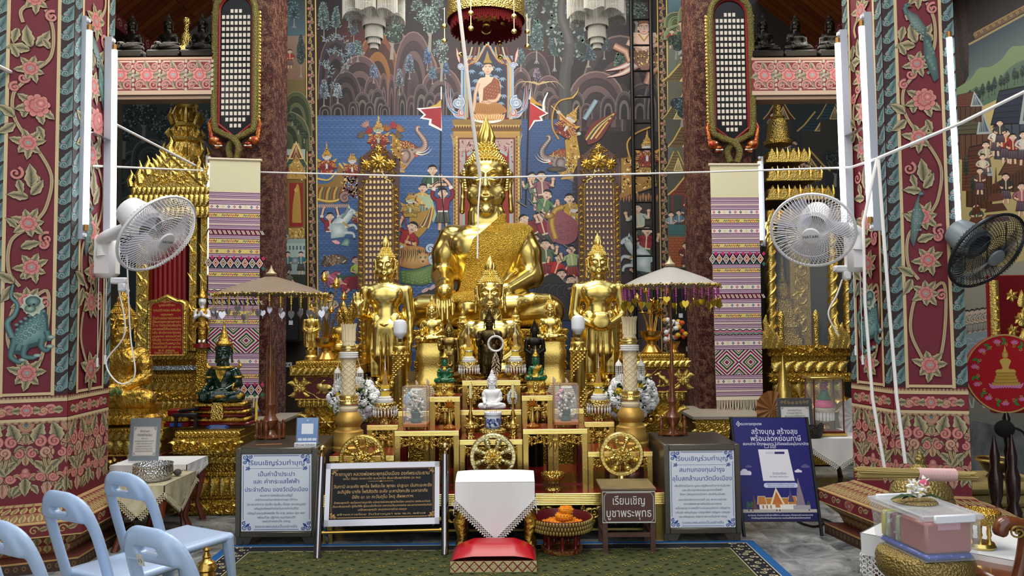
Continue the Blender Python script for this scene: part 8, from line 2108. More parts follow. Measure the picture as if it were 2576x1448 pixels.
L9=[("ปฐมเจ้า",130,22),("มูลละศรัทธา",121,40),("คุณฉวีวรรณ กลิ่นจุ้ย",108,68),("กรุงเทพฯ",97,30),("ได้สร้างธรรมาสน์เอกหลัง",88,72),("นี้สืบอายุพระพุทธศาสนา",79,72),("ไว้ ณ วัดมิ่งเมืองเพื่ออุทิศ",70,72),("มหากุศลนี้ให้แด่คุณยาย",61,72),("กลั่น พันธุ์ชาและคุณพ่อ",52,72),("บุญธรรม คุณแม่สารภี",43,72),("กลิ่นจุ้ย ถวายทานเมื่อปี",34,72),("ใหม่เมืองวันพญาวัน",25,68),("วันพฤหัสบดีที่ ๑๕ เมษายน",16,72),("พ.ศ. ๒๕๔๗",8,40),("นิพพาน ปัจจโย โหตุ",1.5,60)]
sign_text(t,[(s,0,y,w,8.5,.02)for s,y,w in L9],lambda x,z,o:(x*u,-.0255-o,z*u+dz+2*u),mat('gold_letter','e8c860',.4,.5))
def deva(label,px,yb,Y,h,flip):
 c=W(px,yb,Y);k=S(h,Y)/170;t=thing('guardian_figure',label,'statue',(c.x,Y,c.z),flip)
 s=Sculpt((-32,-30,-2),(32,24,150),1.8);s.ell((0,0,128),(11,12,15),3);s.cone((0,0,104),(0,0,116),6,6,3);s.ell((0,0,88),(16,10,18),5)
 s.both('chain',[(17,0,98),(21,-2,76),(6,-16,84),(1,-19,96)],[6,5,4,3],k=3);s.both('ell',(4,-11,130),(3.4,2,1.6),k=1,sub=True);s.chain([(0,-11,131),(0,-14,124)],[1.4,2],1.5);s.both('chain',[(6,0,10),(6,-10,3)],[4.5,3.5],k=3)
 skin('body',s.mesh(),mat('white_porcelain'),t,k)
 g=MB();g.lathe([(9*k,0),(11*k,6*k),(10*k,30*k),(14*k,56*k),(12*k,66*k),(13*k,74*k),(18*k,94*k),(12*k,104*k),(7*k,107*k)],20,sy=.75)
 for sg in(-1,1):g.tube([(sg*14*k,0,100*k),(sg*26*k,0,104*k),(sg*30*k,0,112*k)],[5*k,4*k,.5*k],6);g.tube([(sg*12*k,-4*k,64*k),(sg*20*k,-4*k,40*k),(sg*16*k,-4*k,12*k)],[4*k,4*k,1*k],6);g.torus((sg*21*k,-2*k,78*k),5.4*k,1.6*k)
 g.build('gold_dress',G_LEAF,t)
 g=MB();g.lathe([(12.5*k,136*k),(13*k,141*k),(9*k,148*k),(8*k,154*k),(4*k,162*k),(.3*k,182*k)],16);[g.tube([(sg*11*k,0,140*k),(sg*17*k,0,136*k),(sg*15*k,0,148*k)],[3*k,3*k,.5*k],6)for sg in(-1,1)];g.build('crown',G_LEAF,t)
 MB().lathe([(26*k,-14*k),(24*k,-2*k),(.1*k,-1*k)],20).build('plinth',RED_LAC,t);MB().b6(-14*k,14*k,-8*k,16*k,(-(c.z)+.0),-13*k).build('bracket',G_DARK,t)
deva('gold-robed white-faced praying figure against the edge of the left banner',508,862,8.85,140,.2);deva('gold-robed praying figure half hidden behind the gold-leaf Buddha',318,800,8.4,92,-1.0)
gp=altar_block('gold and red pedestal under the gold-leaf covered Buddha',205,412,6.98,.62,[(1072,1100,0,'leaf'),(1100,1135,8,'petal'),(1135,1190,4,'panel'),(1190,1292,10,'plain')],0)
zg=WZ(1072,6.98,300);gb=seated('buddha_statue','large seated Buddha covered in crumpled gold leaf, behind the left pillar',(WX(303,7.3),7.32,zg+.14),.56,7.3,G_LEAF,lo=False)
MB().lathe([(r*S(1,7.3),z)for r,z in((102,-.14),(106,-.09),(96,-.06),(100,0),(104,.03),(60,.05))],32,sy=.6).build('lotus_base',G_LEAF,gb)
m=MB();[m.ell((.1+.02*k,-.36,.16+.012*(k%3)),(.022,.012,.03),6,4)for k in range(5)];m.build('leaf_sprig',FOL2,gb)
altar_block('gold tiered base under the green Buddha, between the lace table and the donation box',438,606,7.0,.75,[(1078,1095,4,'curl'),(1095,1136,0,'scroll'),(1136,1162,14,'leaf'),(1162,1184,24,'plain'),(1184,1196,18,'curl'),(1196,1242,8,'petal'),(1242,1252,14,'curl'),(1252,1290,4,'scroll')],0)
Ye=7.3;ze=WZ(1078,7.0,560);u=S(1,Ye);c=W(562,1008,Ye)
eb=seated('buddha_statue','dark green Buddha with gold crown and ornaments on a red and gold pedestal',(c.x,Ye,c.z),.325,Ye,mat('emerald_glass','052a1c',.12,coat=.6),None,lo=False);dz=ze-c.z
for z0,z1,w,mm in((-70,-58,76,'r'),(-58,-44,72,'g'),(-44,-34,66,'r'),(-34,-22,70,'g'),(-22,-14,62,'r'),(-14,2,64,'g')):
 MB().b6(-w*u,w*u,-34*u,34*u,dz+(z0+70)/72*(-dz),dz+(z1+70)/72*(-dz),4*u).build('pedestal_tier',RED_LAC if mm=='r' else G_LEAF,eb)
m=MB();m.prism([(x*u,z*u)for x,z in((-12,0),(12,0),(16,-34),(10,-42),(0,-38),(-10,-42),(-16,-34))],-42*u,-34*u);m.build('hanging_ornament',G_ORN,eb)
A=Art(lambda x,z,o:(x*u,-35*u-o,z*u));A.colour('1c4a9a').ell((0,0),1,1,'1c4a9a')if False else A.poly([(28*cos(a_),-60+6*sin(a_))for a_ in[TAU*k/24 for k in range(24)]],'2450a0');[A.line([(-20+4*(k%2),-57-3*k),(20-4*(k%2),-57-3*k)],1,'c8d0e0')for k in range(3)];A.build('blue_label',PAINT_S,eb)
m=MB();m.lathe([(r*u,z*u)for r,z in((19,138),(20,143),(14,150),(12,158),(9,164),(7,172),(4,178),(2.4,190),(1.4,200),(.2,210))],18);[m.tube([(sg*18*u,0,136*u),(sg*24*u,0,126*u),(sg*22*u,0,142*u)],[3*u,3*u,.5*u],6)for sg in(-1,1)];m.build('crown',G_LEAF,eb)
m=MB();m.torus((0,-4*u,84*u),26*u,4*u,nu=24);m.prism([(x*u,z*u)for x,z in((-14,78),(14,78),(8,62),(0,48),(-8,62))],-22*u,-18*u)
for sg in(-1,1):m.torus((sg*36*u,0,60*u),12*u,3*u);m.torus((sg*34*u,-20*u,36*u),9*u,3*u,'x');m.tube([(sg*32*u,0,80*u),(sg*42*u,0,88*u),(sg*40*u,0,98*u)],[6*u,5*u,1*u],6);m.ell((sg*50*u,-22*u,14*u),(12*u,16*u,11*u))
m.ell((0,-40*u,16*u),(26*u,8*u,6*u));m.build('gold_ornaments',G_LEAF,eb)
c=W(430,1076,6.98);t=thing('small_pedestal','small red and gold pedestal with a blue label behind the framed gold-leaf notice','pedestal',(c.x-.02,7.22,ze));u=S(1,7);MB().b6(-32*u,32*u,-.09,.09,0,12*u,2*u).build('base_tier',RED_LAC,t);MB().b6(-30*u,30*u,-.08,.08,12*u,28*u,3*u).build('gilt_tier',G_LEAF,t);MB().b6(-26*u,26*u,-.07,.07,28*u,44*u,3*u).build('red_tier',RED_LAC,t);MB().b6(-15*u,15*u,-.094,-.09,2*u,11*u).build('blue_label',mat('label_blue','2450a0',.4),t)
rs=altar_block('glazed gilt relic shrine with a tiered pagoda roof, right of the altar',1928,2148,9.0,1.1,[(875,902,4,'scroll'),(902,945,14,'leaf'),(945,968,6,'scroll'),(968,1008,20,'petal'),(1008,1060,10,'scroll'),(1060,1180,20,'plain')],0,name='relic_shrine')
for x,y in((1938,560),(2012,560),(2092,560),(2130,600)):
 m=MB()if x!=2012 else pvert(1992,2034,560,876,9.4,.12)
 if x!=2012:
  p,q=W(x,y,9.02),W(x+4,876,9.02);m.tube([tuple(q),tuple(p)],.045,10);[m.tube([tuple(q+(p-q)*(i/40)+Vector((.05*cos(i*.8+k*pi),.05*sin(i*.8+k*pi),0)))for i in range(41)],.014,5)for k in range(2)]
 at(rs,m).build('twisted_post',G_CRV,rs)
for k,(y0,y1,xa,xb)in enumerate(((500,560,1930,2136),(452,500,1930,2096),(405,452,1929,2066),(362,405,1928,2036))):
 Yk=9.0+.06*k;m=MB();pbox(m,xa+6,xb-6,y0+(y1-y0)*.45,y1,Yk,1.0-.12*k);at(rs,m).build('roof_tier',mat('gold_over_red','b08a34',.35,.9,bump=(40,.8),var=(16,'7a1418',.55,.62)),rs);m=MB();u=S(1,Yk);n=max(4,int((xb-xa)/26))
 for j in range(n):
  p=W(xa+(xb-xa)*(j+.5)/n,y1-3,Yk-.02);w=(xb-xa)/n*u;m.prism([(p.x-w*.42,p.z),(p.x+w*.42,p.z),(p.x+w*.3,p.z+w*.5),(p.x,p.z+w*1.1),(p.x-w*.3,p.z+w*.5)],p.y-.02,p.y+.03);m.tube([(p.x+w*.5,p.y,p.z),(p.x+w*.52,p.y-.01,p.z+w*.6),(p.x+w*.5,p.y,p.z+w*1.2)],[w*.14,w*.16,w*.02],6)
 pbox(m,xa,xb,y1-5,y1+2,Yk-.04,.08);at(rs,m).build('roof_gables',G_CRV,rs)
c=W(1957,365,9.6);u=S(1,9.6);MB().lathe([(34*u,0),(36*u,8*u),(29*u,14*u),(22*u,60*u),(16*u,66*u),(18*u,72*u),(10*u,76*u),(9*u,110*u),(6*u,150*u),(2*u,190*u)],20,c-rs.location).build('bell_spire',G_ORN,rs)
m=MB();pbox(m,1942,2090,560,876,9.06,.012);at(rs,m).build('glass',gl('shrine_glass','b8c4c8',.12),rs,None)
m=MB();pbox(m,1925,2140,560,876,9.85,.03);at(rs,m).build('back_panel',mat('mirror_back','5c5a50',.2,.6),rs)
c=W(1972,870,9.5);t=thing('model_stupa','gold model stupa behind the glass of the right shrine','stupa',c);u=S(1,9.5)
for nm,pr,sq in(('stepped_base',((42,0),(42,20),(36,22),(36,45),(38,48),(34,60),(30,62),(32,80),(26,84),(24,110),(26,116),(18,120)),6),('bell',((16,118),(20,128),(15,150),(10,158),(13,162),(6,168)),0),('spire',((6,168),(5,190),(3,210),(3.4,214),(1,236),(.2,250)),0)):MB().lathe([(r*u,z*u)for r,z in pr],20,sq=sq).build(nm,G_ORN,t)
m=MB()
for sg,xx in((-1,1934),(1,2112)):
 for k in range(4):
  p=W(xx+(k-1.5)*13,875,8.96);h=S((60,84,64,40)[k],9);m.tube([tuple(p),tuple(p+Vector((.03,-.01,h*.4))),tuple(p+Vector((-.01,0,h*.8))),tuple(p+Vector((.01,0,h)))],[.05,.055,.03,.004],7)
at(rs,m).build('flame_ornaments',G_CRV,rs)
for x in(1966,2054):p=W(x,873,8.97);MB().lathe([(.03,0),(.03,.3),(.04,.33),(.035,.38),(.02,.42),(0,.44)],12,p-rs.location).build('corner_post',G_ORN,rs)
A=Art();xl,xr,yb=-2.22,1.85,6.04
A.colour('1c5a94').b6(xl,xr,3.2,yb,0,.012,.004);A.fr=lambda x,y,o:(x,y,.0122+o);A.step=1e-6
A.rect(xl+.07,3.2,xr-.07,yb-.07,'14161c');A.rect(xl+.24,3.2,xr-.24,yb-.2,'42461f');rr=random.Random(2)
for sg,x in((1,xl+.155),(-1,xr-.155)):
 for k in range(40):y=3.3+k*.068;A.spiral((x+.02*(-1)**k,y),.03,k*2.2,1.1,.014,'c8b890','9a8c6a',flip=(-1)**k,n=8,ink='14161c');A.ell((x-.055,y),.007,.012,'c8b890',n=6);A.ell((x+.055,y),.007,.012,'c8b890',n=6)
A.line([(xl+.075,3.2),(xl+.075,yb-.07),(xr-.075,yb-.07),(xr-.075,3.2)],.012,'c8c0a8');A.line([(xl+.235,3.2),(xl+.235,yb-.2),(xr-.235,yb-.2),(xr-.235,3.2)],.01,'c8b890')
for r in range(48):
 for k in range(26):
  x=xl+.3+k*.142+(.071 if r%2 else 0);y=3.25+r*.055
  if x>xr-.28:continue
  if(k+r//2)%3==0:[A.leaf((x+.01*cos(j*1.05),y+.008*sin(j*1.05)),j*1.05+.3,.03,.014,'8a7c3c','6c6430','42461f',lobes=1,vein=False)for j in range(6)]
  else:A.ell((x,y),.022,.007,'1e2410',rot=.4*(-1)**r,n=7)
tag(A.build('carpet',mat('carpet_pile','888888',1,attr=True,bump=(500,.4))),'olive green carpet with a black scrolled border and blue edge','carpet')
def cornerset(A,w,h,c,s=1):
 for sx in(0,1):
  for sy in(0,1):
   X=lambda q:w-q if sx else q
   Y=lambda q:h-q if sy else q
   for q,r in(((6,6),5),((15,5),4),((5,15),4)):A.spiral((X(q[0]*s),Y(q[1]*s)),r*s,1,1.4,1.6*s,c,c,flip=1 if sx==sy else-1,n=10,ink=c)
   A.leaf((X(8*s),Y(8*s)),atan2(1 if not sy else-1,1 if not sx else-1),10*s,5*s,c,c,c,lobes=2,vein=False)
 for a,b in(((22*s,3*s),(w-22*s,3*s)),((22*s,h-3*s),(w-22*s,h-3*s)),((3*s,22*s),(3*s,h-22*s)),((w-3*s,22*s),(w-3*s,h-22*s))):A.line([a,b],1*s,c)
def donation_box(label,x0,x1,Y,lines,paper):
 a,b=WX(x0,Y,1200),WX(x1,Y,1200);w=b-a;cx=(a+b)/2;t=thing('donation_box',label,'donation box',(cx,Y,0),0,'steel donation boxes');H=ZD;w2=w/2
 MB().b6(-w2,w2,.012,.68,.075,H,.01).build('cabinet',STEEL,t);m=MB()
 for q in((-w2,-w2+.04,.075,H),(w2-.04,w2,.075,H)):m.b6(q[0],q[1],0,.02,q[2],q[3],.004)
 m.b6(-w2+.04,w2-.04,0,.02,.075,.115,.004);m.b6(-w2+.04,w2-.04,0,.02,H-.045,H,.004);m.build('front_frame',STEEL,t)
 for sx in(-1,1):
  for y in(.03,.58):m=MB();m.prism([(sx*w2,.08),(sx*(w2-.13),.08),(sx*(w2-.10),.02),(sx*(w2-.03),0),(sx*w2,0)],y,y+.03);m.cyl((sx*(w2-.04),y-.012,.03),(sx*(w2-.04),y,.03),.013,n=10);m.build('foot',STEEL,t)
 A=Art(lambda u,v,o:(-w2+.045+u*(w-.09)/100,.0105-o,.12+v*(H-.17)/paper));A.rect(0,0,100,paper,'e6ebf4');B_='2a4c9a';cornerset(A,100,paper,B_,.8);A.line([(12,paper*.815),(88,paper*.815)],.5,B_)
 for x in(9,91):A.flower((x,paper*.815),2.2,0,B_,B_,5,pet=B_,deep='e6ebf4',core=B_)
 A.build('notice',PAINT_S,t)
 for big in(0,1):sign_text(t,[(s,50,paper*y,wd,h,.028 if h>5 else .016)for s,y,wd,h in lines if(h>5)==bool(big)],lambda u,v,o:(-w2+.045+u*(w-.09)/100,.0100-o,.12+v*(H-.17)/paper),mat('blue_print' if big else 'navy_print','1c3f92' if big else '1c2a5c',.5),'headline' if big else 'small_print')
 return t
donation_box('steel donation box with a water and electricity notice, left of the black sign',592,797,6.0,[("เรียนเชิญร่วมทำบุญ",.86,80,10),("เป็นค่าน้ำประปา",.715,52,9),("และ ค่ากระแสไฟฟ้า",.62,65,9),("ประจำเดือน ของวัดมิ่งเมือง",.515,90,9),("ขอมหาอานิสงส์อันประเสริฐนี้",.45,47,4.6),("จงโปรดดลบันดาลประทานพร ให้ท่าน",.395,60,4.6),("ประสบแต่ความ ชุ่มเย็น ร่มเย็น เป็นสุข อุดมสมบูรณ์",.335,84,4.6),("เจริญรุ่งเรืองสว่างไสวในการดำเนินชีวิต",.28,64,4.6),("เจริญด้วยจตุรพิธพรชัย คือ อายุ วรรณะ สุขะ พละ",.22,82,4.6),("พร้อมด้วย ปฏิภาณ ธนสารสมบัติ",.165,54,4.6),("ตลอดกาลทุกเมื่อ เทอญ",.115,40,4.6),("ขอขอบพระคุณเป็นอย่างยิ่ง",.045,60,5.2)],118)
donation_box('steel donation box with a blue notice about the chapel fund, right of the altar',1671,1863,6.0,[("เรียนเชิญร่วมทำบุญ",.87,80,10),("สมทบกองทุนบำรุง",.725,70,10),("อุโบสถล้านนาวัดมิ่งเมือง",.61,92,10),("เพื่อใช้จ่ายในการ บูรณะปฏิสังขรตัวอาคารอุโบสถ",.53,86,4.4),("และปรับปรุงซ่อมแซมอุปกรณ์ไฟฟ้า",.475,62,4.4),("จัดหา วัสดุอุปกรณ์ต่างๆ ประจำในอุโบสถ",.42,70,4.4),("ขออานิสงส์แห่งทานมัยนี้ และ พุทธบารมีแห่ง",.35,74,4.4),("หลวงพ่อพระพุทธมิ่งเมืองมหามงคล",.295,58,4.4),("จงโปรดประทานพรให้ท่านประสบแต่ความ เจริญกาย",.24,84,4.4),("เจริญใจ เจริญปัญญา เจริญทรัพย์ เจริญยศ เจริญสุข",.185,84,4.4),("และเจริญธรรม ตลอดกาลนานเป็นนิตย์ เทอญ",.13,74,4.4),("ขอขอบพระคุณเป็นอย่างยิ่ง",.05,64,5.2)],124)
ACR=gl('clear_acrylic','dfe8ee',.08)
def acrylic_stand(label,px0,px1,py0,py1,Y,zb,paint,lines,tilt=.12,ink='26262c',back=None):
 w,h=S(px1-px0,Y),S(py1-py0,Y);c=W((px0+px1)/2,py1,Y);t=thing('acrylic_sign',label,'sign',(c.x,Y,zb));fr=lambda u,v,o:((u-50)/100*w,v/100*h*sin(tilt)-o*cos(tilt)-.012,.012+v/100*h*cos(tilt))
 m=MB();m.add([fr(-4,-1,.004),fr(104,-1,.004),fr(104,101,.004),fr(-4,101,.004)],[(0,1,2,3)]);m.add([fr(-4,-1,-.006),fr(104,-1,-.006),fr(104,101,-.006),fr(-4,101,-.006)],[(3,2,1,0)]);m.build('clear_sleeve',ACR,t,None);m=MB();m.b6(-w*.5,w*.5,-.02,.09,0,.008);m.build('base',ACR,t)
 A=Art(fr);A.o=-.002;A.step=2e-5
 if back:A.rect(-2,0,102,100,back)
 paint(A);A.build('sheet',PAINT_S,t)
 if lines:sign_text(t,[(s,x,y,wd,hh,.02)for s,x,y,wd,hh in lines],lambda u,v,o:fr(u,v,.0022+o),mat('ink_'+ink,ink,.6))
def qr_paint(A):A.rect(0,0,100,100,'5a80b8','7898c8');A.rect(22,38,78,78,'eef0f2');[A.rect(6+k*23,12,26+k*23,22,'dfe6ee')for k in range(4)];A.ell((50,90),5,3,'c8d4e8')
acrylic_stand('small clear stand with a blue payment card on the left donation box',747,799,1028,1092,6.12,ZD,qr_paint,[])
c=W(770,1105,6.06);t=thing('name_strip','white strip of Thai and English writing at the foot of the blue payment card','label',(c.x,6.03,ZD));MB().b6(-.085,.085,0,.02,0,.032,.002).build('strip',WHITE_PL,t);sign_text(t,[("QR Code วัดมิ่งเมือง",0,.009,.15,.022,.02)],lambda u,v,o:(u,-.0002-o,v),BLACK_PL)
c=W(676,1111,6.15);t=thing('joss_stick','single thin joss stick lying on the left donation box','incense',(c.x,6.15,ZD+.004));MB().cyl((-.1,-.01,0),(.1,.02,0),.004,n=6).build('stick',mat('joss_tan','b87c48',.8),t)
c=W(656,1015,6.62);t=thing('candle_holder','thin yellow candle in a brass holder left of the left parasol base','candle',(c.x-.03,6.6,ZD));MB().lathe([(.025,0),(.02,.01),(.008,.02),(.012,.12),(.008,.13)],12).build('holder',BRASS,t);MB().cyl((0,0,.13),(0,0,.3),.012,.01,10).build('candle',YCAN,t)
FL=floor_at(798,1407);FR_=floor_at(1119,1398);w=(FR_-FL).length;cx=(FL+FR_)/2;rz=atan2(FR_.y-FL.y,FR_.x-FL.x)
t=thing('prayer_sign','black prayer board with gold Thai writing on a leaning chrome stand','sign',(cx.x,cx.y,.012),rz);w2=w/2;Ht=.70;ly=.17
def lean(u,v,o):return(u,v*ly/Ht-o,v)
for sx in(-1,1):
 MB().tube([lean(sx*w2,0,0),lean(sx*w2,Ht,0)],.028,14).build('post',CHROME,t);q=MB();q.ell(lean(sx*w2,Ht+.055,0),.034,16,10);q.cyl(lean(sx*w2,Ht,0),lean(sx*w2,Ht+.03,0),.014,n=10);q.build('ball_finial',mat('bronze_ball','b89a68',.1,1),t)
 MB().tube([lean(sx*w2,Ht*.55,0),(sx*w2,.42,.0)],.016,8).build('back_strut',CHROME,t)
b0,b1,bw=.215,.655,w2-.04;m=MB()
for(a,b,e,f)in((-bw,bw,b1-.04,b1),(-bw,bw,b0,b0+.045),(-bw,-bw+.035,b0,b1),(bw-.035,bw,b0,b1)):
 v=[lean(x,z,o)for o in(.022,-.012)for x,z in((a,e),(b,e),(b,f),(a,f))];m.add(v,[(0,1,2,3),(7,6,5,4),(0,4,5,1),(1,5,6,2),(2,6,7,3),(3,7,4,0)])
m.build('chrome_frame',CHROME,t,None);m=MB();m.cyl(lean(-w2,.17,.0),lean(w2,.17,.0),.012,n=8);m.build('lower_rail',BRASS,t)
PW,PH=2*bw-.07,b1-b0-.085;fr=lambda u,v,o:lean((u-50)/100*PW,b0+.045+v/52*PH,.004+o)
A=Art(fr);A.rect(0,0,100,52,'0c0c10');cornerset(A,100,52,'c89a5a',.34);A.line([(2,1.5),(98,1.5),(98,50.5),(2,50.5)],.3,'c89a5a',closed=True);A.line([(36,38),(60,38)],.4,'c89a5a');A.ell((48,38),1,.8,'c89a5a');A.build('granite_panel',mat('polished_granite','888888',.4,attr=True,spec=.25),t)
LS=[("คาถาบูชา หลวงพ่อพระพุทธมิ่งเมือง องค์พระประธาน",49.5,44,90,5.2),("นะโม ตัสสะ ภะคะวะโต อะระหะโต สัมมาสัมพุทธัสสะ (๓ จบ)",49,40,74,3.2),("วันทามิ อะระหัง พุทโธ โพธิชะโย พุทธะ ปะฐะมะ นันทะนะคะรัง",50,31.5,94,4.6),("อะภิปูชัง นาถัง โพธิสัตตัง อะหัง มะหามังคะลัง มะหาลาภัง",50,26,86,4.6),("ปิยัง มะ มะ ภะวันตุโน โหตุ สัพพะทาฯ",50,20.5,58,4.6),("ข้าพระพุทธเจ้า ขอน้อมถวายบูชายิ่ง แด่หลวงพ่อพระพุทธมิ่งเมือง นครน่าน องค์อะระหันตะ",50,15.5,92,2.9),("สัมมาสัมพุทธเจ้า ผู้เป็นที่พึ่ง ผู้ชนะแล้วทั้งปวง ขอความเป็นมหามงคล และมหาลาภจงบังเกิดมี",50,11.8,94,2.9),("แก่ข้าพระพุทธเจ้า จงทุกประการด้วย เทอญฯ",50,8,46,2.9),("สร้างถวายโดย วันวิสาขบูชา ๒๒ พ.ค. ๒๕๖๗",49,3.6,84,2.6)]
sign_text(t,[(*s,.026)for s in LS],lambda u,v,o:fr(u,v,.0008+o),mat('gold_engraving','d8ac6c',.5))
def lace(m,pts,d,r=.008):
 d=Vector(d)
 L=[Vector(p)for p in pts]
 for a,b in zip(L[:-1],L[1:]):
  n=max(1,int((b-a).length/(r*2.3)))
  for k in range(n):
   p=a.lerp(b,(k+.5)/n);s=(b-a).normalized();q=d-s*d.dot(s);q=q.normalized()if q.length>.01 else d.normalized();nn=s.cross(q)
   for j in range(2):m.tube([tuple(p+q*r*(1+2*j)+(s*cos(TAU*i/7)+q*sin(TAU*i/7))*r*.95)for i in range(7)],r*.3,4,closed=True)
   m.add([tuple(p+q*r*4+s*r+nn*.001),tuple(p+q*r*4-s*r+nn*.001),tuple(p+q*r*5.8+nn*.001)],[(0,1,2)])
xa,xb=WX(1146,5.7,1250),WX(1345,5.7,1250);cx=(xa+xb)/2;w2=(xb-xa)/2
t=thing('draped_seat','low gilt seat under a white lace-edged cloth, in front of the altar','seat',(cx,5.68,.012));m=MB();m.b6(-w2+.02,w2-.02,.02,.38,.3,.52,.03);m.build('seat_box',RED_LAC,t)
for sx in(-1,1):
 for y in(.05,.34):MB().tube([(sx*(w2-.06),y,.32),(sx*(w2-.03),y-.02,.24),(sx*(w2-.05),y,.1),(sx*(w2-.02),y-.03,.03),(sx*(w2-.02),y-.03,0)],[.045,.05,.032,.038,.045],10).build('claw_leg',G_LEAF,t)
def topz(u,v):return .535+.045*sin(pi*min(1,max(0,v)))*(1-.25*(2*u-1)**4)
m=MB();m.grid(lambda u,v:(-w2+2*w2*u,v*.4,topz(u,v)),20,12);m.grid(lambda u,v:(-w2+2*w2*u,-.012-.02*(1-v)-.006*sin(u*17)*(1-v),.535-(1-v)*(.115+.285*(1-abs(2*u-1)))),30,8)
for sx in(-1,1):m.grid(lambda u,v:(sx*(w2+.012*v),u*.4 if sx<0 else(1-u)*.4,topz(0,u)-v*(.2+.12*u*0)),10,6)
cl=m.build('cloth',CLOTH_W,t,60);m=MB();lace(m,[(-w2,-.034,.42),(0,-.036,.135),(w2,-.034,.42)],(0,0,-1),.0085)
for sx in(-1,1):lace(m,[(sx*(w2+.014),0,.335),(sx*(w2+.014),.38,.335)],(0,0,-1),.0085)
m.build('lace_edge',LACE,cl,None)
xa,xb=WX(1133,5.33,1415),WX(1350,5.33,1415);cx=(xa+xb)/2;w2=(xb-xa)/2
t=thing('kneeler','low kneeler with a red cushion and a gold and red diamond front','kneeler',(cx,5.32,.012));A=Art();A.colour('5a1418').b6(-w2,w2,.002,.34,0,.075,.003);A.fr=lambda u,v,o:(u-w2,.0018-o,v);A.o=1e-4;A.rect(0,0,2*w2,.075,'d8c890')
n=9;d=2*w2/n
for k in range(n+1):
 for sg in(-1,1):
  if 0<=k*2+sg<=2*n:[A.line([(d*k,.0375),(d*k+sg*d*.5,.0375+q_)],.007,'8a2024')for q_ in(.034,-.034)]
 A.flower((d*(k+.5),.0375),.012,k,'e8dca8','b09850',5,pet='e8dca8',deep='b09850',core='c8b070')if k<n else None
A.build('base',mat('gilt_carved_base','888888',.4,attr=True,bump=(150,.6)),t)
m=MB();m.grid(lambda u,v:((-w2+.012+(2*w2-.024)*u),.008+.31*v,.075+.085*min(1,4*min(u,1-u))**.5*min(1,(.08+v)*2.2)**.6*min(1,6*(1-v)+.15)**.5),28,16);m.build('cushion',mat('red_vinyl','b01220',.3),t,80)
c=W(1413,1306,5.8);u=S(1,5.8);t=thing('offering_stand','round red-legged tray stand with a woven gold rim holding marigold garlands','tray',(c.x,5.82,.012));H=c.z;zt=H-.10
MB().lathe([(50*u,0),(52*u,.012),(52*u,.03),(44*u,.034),(40*u,.012)],36).build('foot_ring',mat('red_gold_ring','6a1c1c',.4,var=(40,'9a7c3c',.45,.6)),t)
for k in range(7):a=TAU*k/7+.2;MB().lathe([(6*u,.03),(4*u,.04),(5.5*u,.07),(4*u,.12),(6*u,.125),(5*u,zt)],10,(42*u*cos(a),42*u*sin(a),0)).build('leg',RED_LAC,t)
q=MB();q.lathe([(20*u,zt-.005),(60*u,zt-.005),(74*u,zt+.03),(77*u,zt+.10),(74*u,zt+.115),(71*u,zt+.10),(64*u,zt+.03),(1*u,zt+.02)],48);q.build('bowl',mat('red_bowl','5a1216',.4),t)
m=MB()
for j in range(3):
 for k in range(60):a=TAU*(k+.5*(j%2))/60;m.ell(((75+j*.8)*u*cos(a),(75+j*.8)*u*sin(a),zt+.035+j*.03),(4*u,4*u,.018),6,4)
m.build('woven_rim',mat('woven_gilt','9a8448',.4,.6),t);px_=c.x;zb_=.012+zt+.02;MG=mat('marigold','e08a18',.9)
for i,(x,y,z,R_,tl)in enumerate(((-30,-6,0,17,0),(2,-22,0,16,0),(32,-8,0,17,0),(-14,14,0,16,0),(20,16,0,16,0),(6,0,17,16,.2),(12,6,31,12,.1))):
 g=thing('marigold_garland','orange marigold garland coiled in the round tray' if i<5 else('orange marigold garland on top of the heap in the round tray' if i==6 else 'orange marigold garland in the second layer of the tray heap'),'garland',(px_+x*u,5.82+y*u,zb_+z*u+12*u),0,'marigold garlands coiled in the tray' if i<5 else None);m=MB()
 for k in range(11):
  a=TAU*k/11
  for j in range(16):b=j*2.4;e=1-2*(j+.5)/16;q=sqrt(1-e*e);m.ell((R_*.85*u*cos(a)+8.6*u*q*cos(b),R_*.85*u*sin(a)+8.6*u*q*sin(b),8.6*u*e),(2.1*u,)*3,5,4)
  m.ell((R_*.85*u*cos(a),R_*.85*u*sin(a),0),(8.4*u,)*3,8,6)
 m.build('blossoms',MG,g)
xa,xb=WX(1516,5.75,1300),WX(1648,5.75,1300);cx=(xa+xb)/2;w2=(xb-xa)/2;t=thing('notice_stand','small brown wooden stand with white Thai writing on its front','stand',(cx,5.75,.012));BR=mat('brown_paint','5a3c34',.5,var=(6,'4a3028',.4,.6));H=.47;b0=.215
MB().b6(-w2-.01,w2+.01,-.01,.34,H-.02,H,.004).build('top',mat('worn_wood_top','6c5c40',.4,var=(5,'8a7850',.35,.7)),t);MB().b6(-w2+.02,w2-.02,.01,.3,b0+.02,H-.02).build('box',BR,t)
for x in(-w2+.018,w2-.018):
 for y in(.015,.3):MB().b6(x-.018,x+.018,y-.018,y+.018,0,b0+.03).build('leg',BR,t)
 MB().b6(x-.012,x+.012,.03,.29,.1,.13).build('stretcher',BR,t)
MB().b6(-w2+.03,w2-.03,.005,.025,.11,.14).build('stretcher',BR,t)
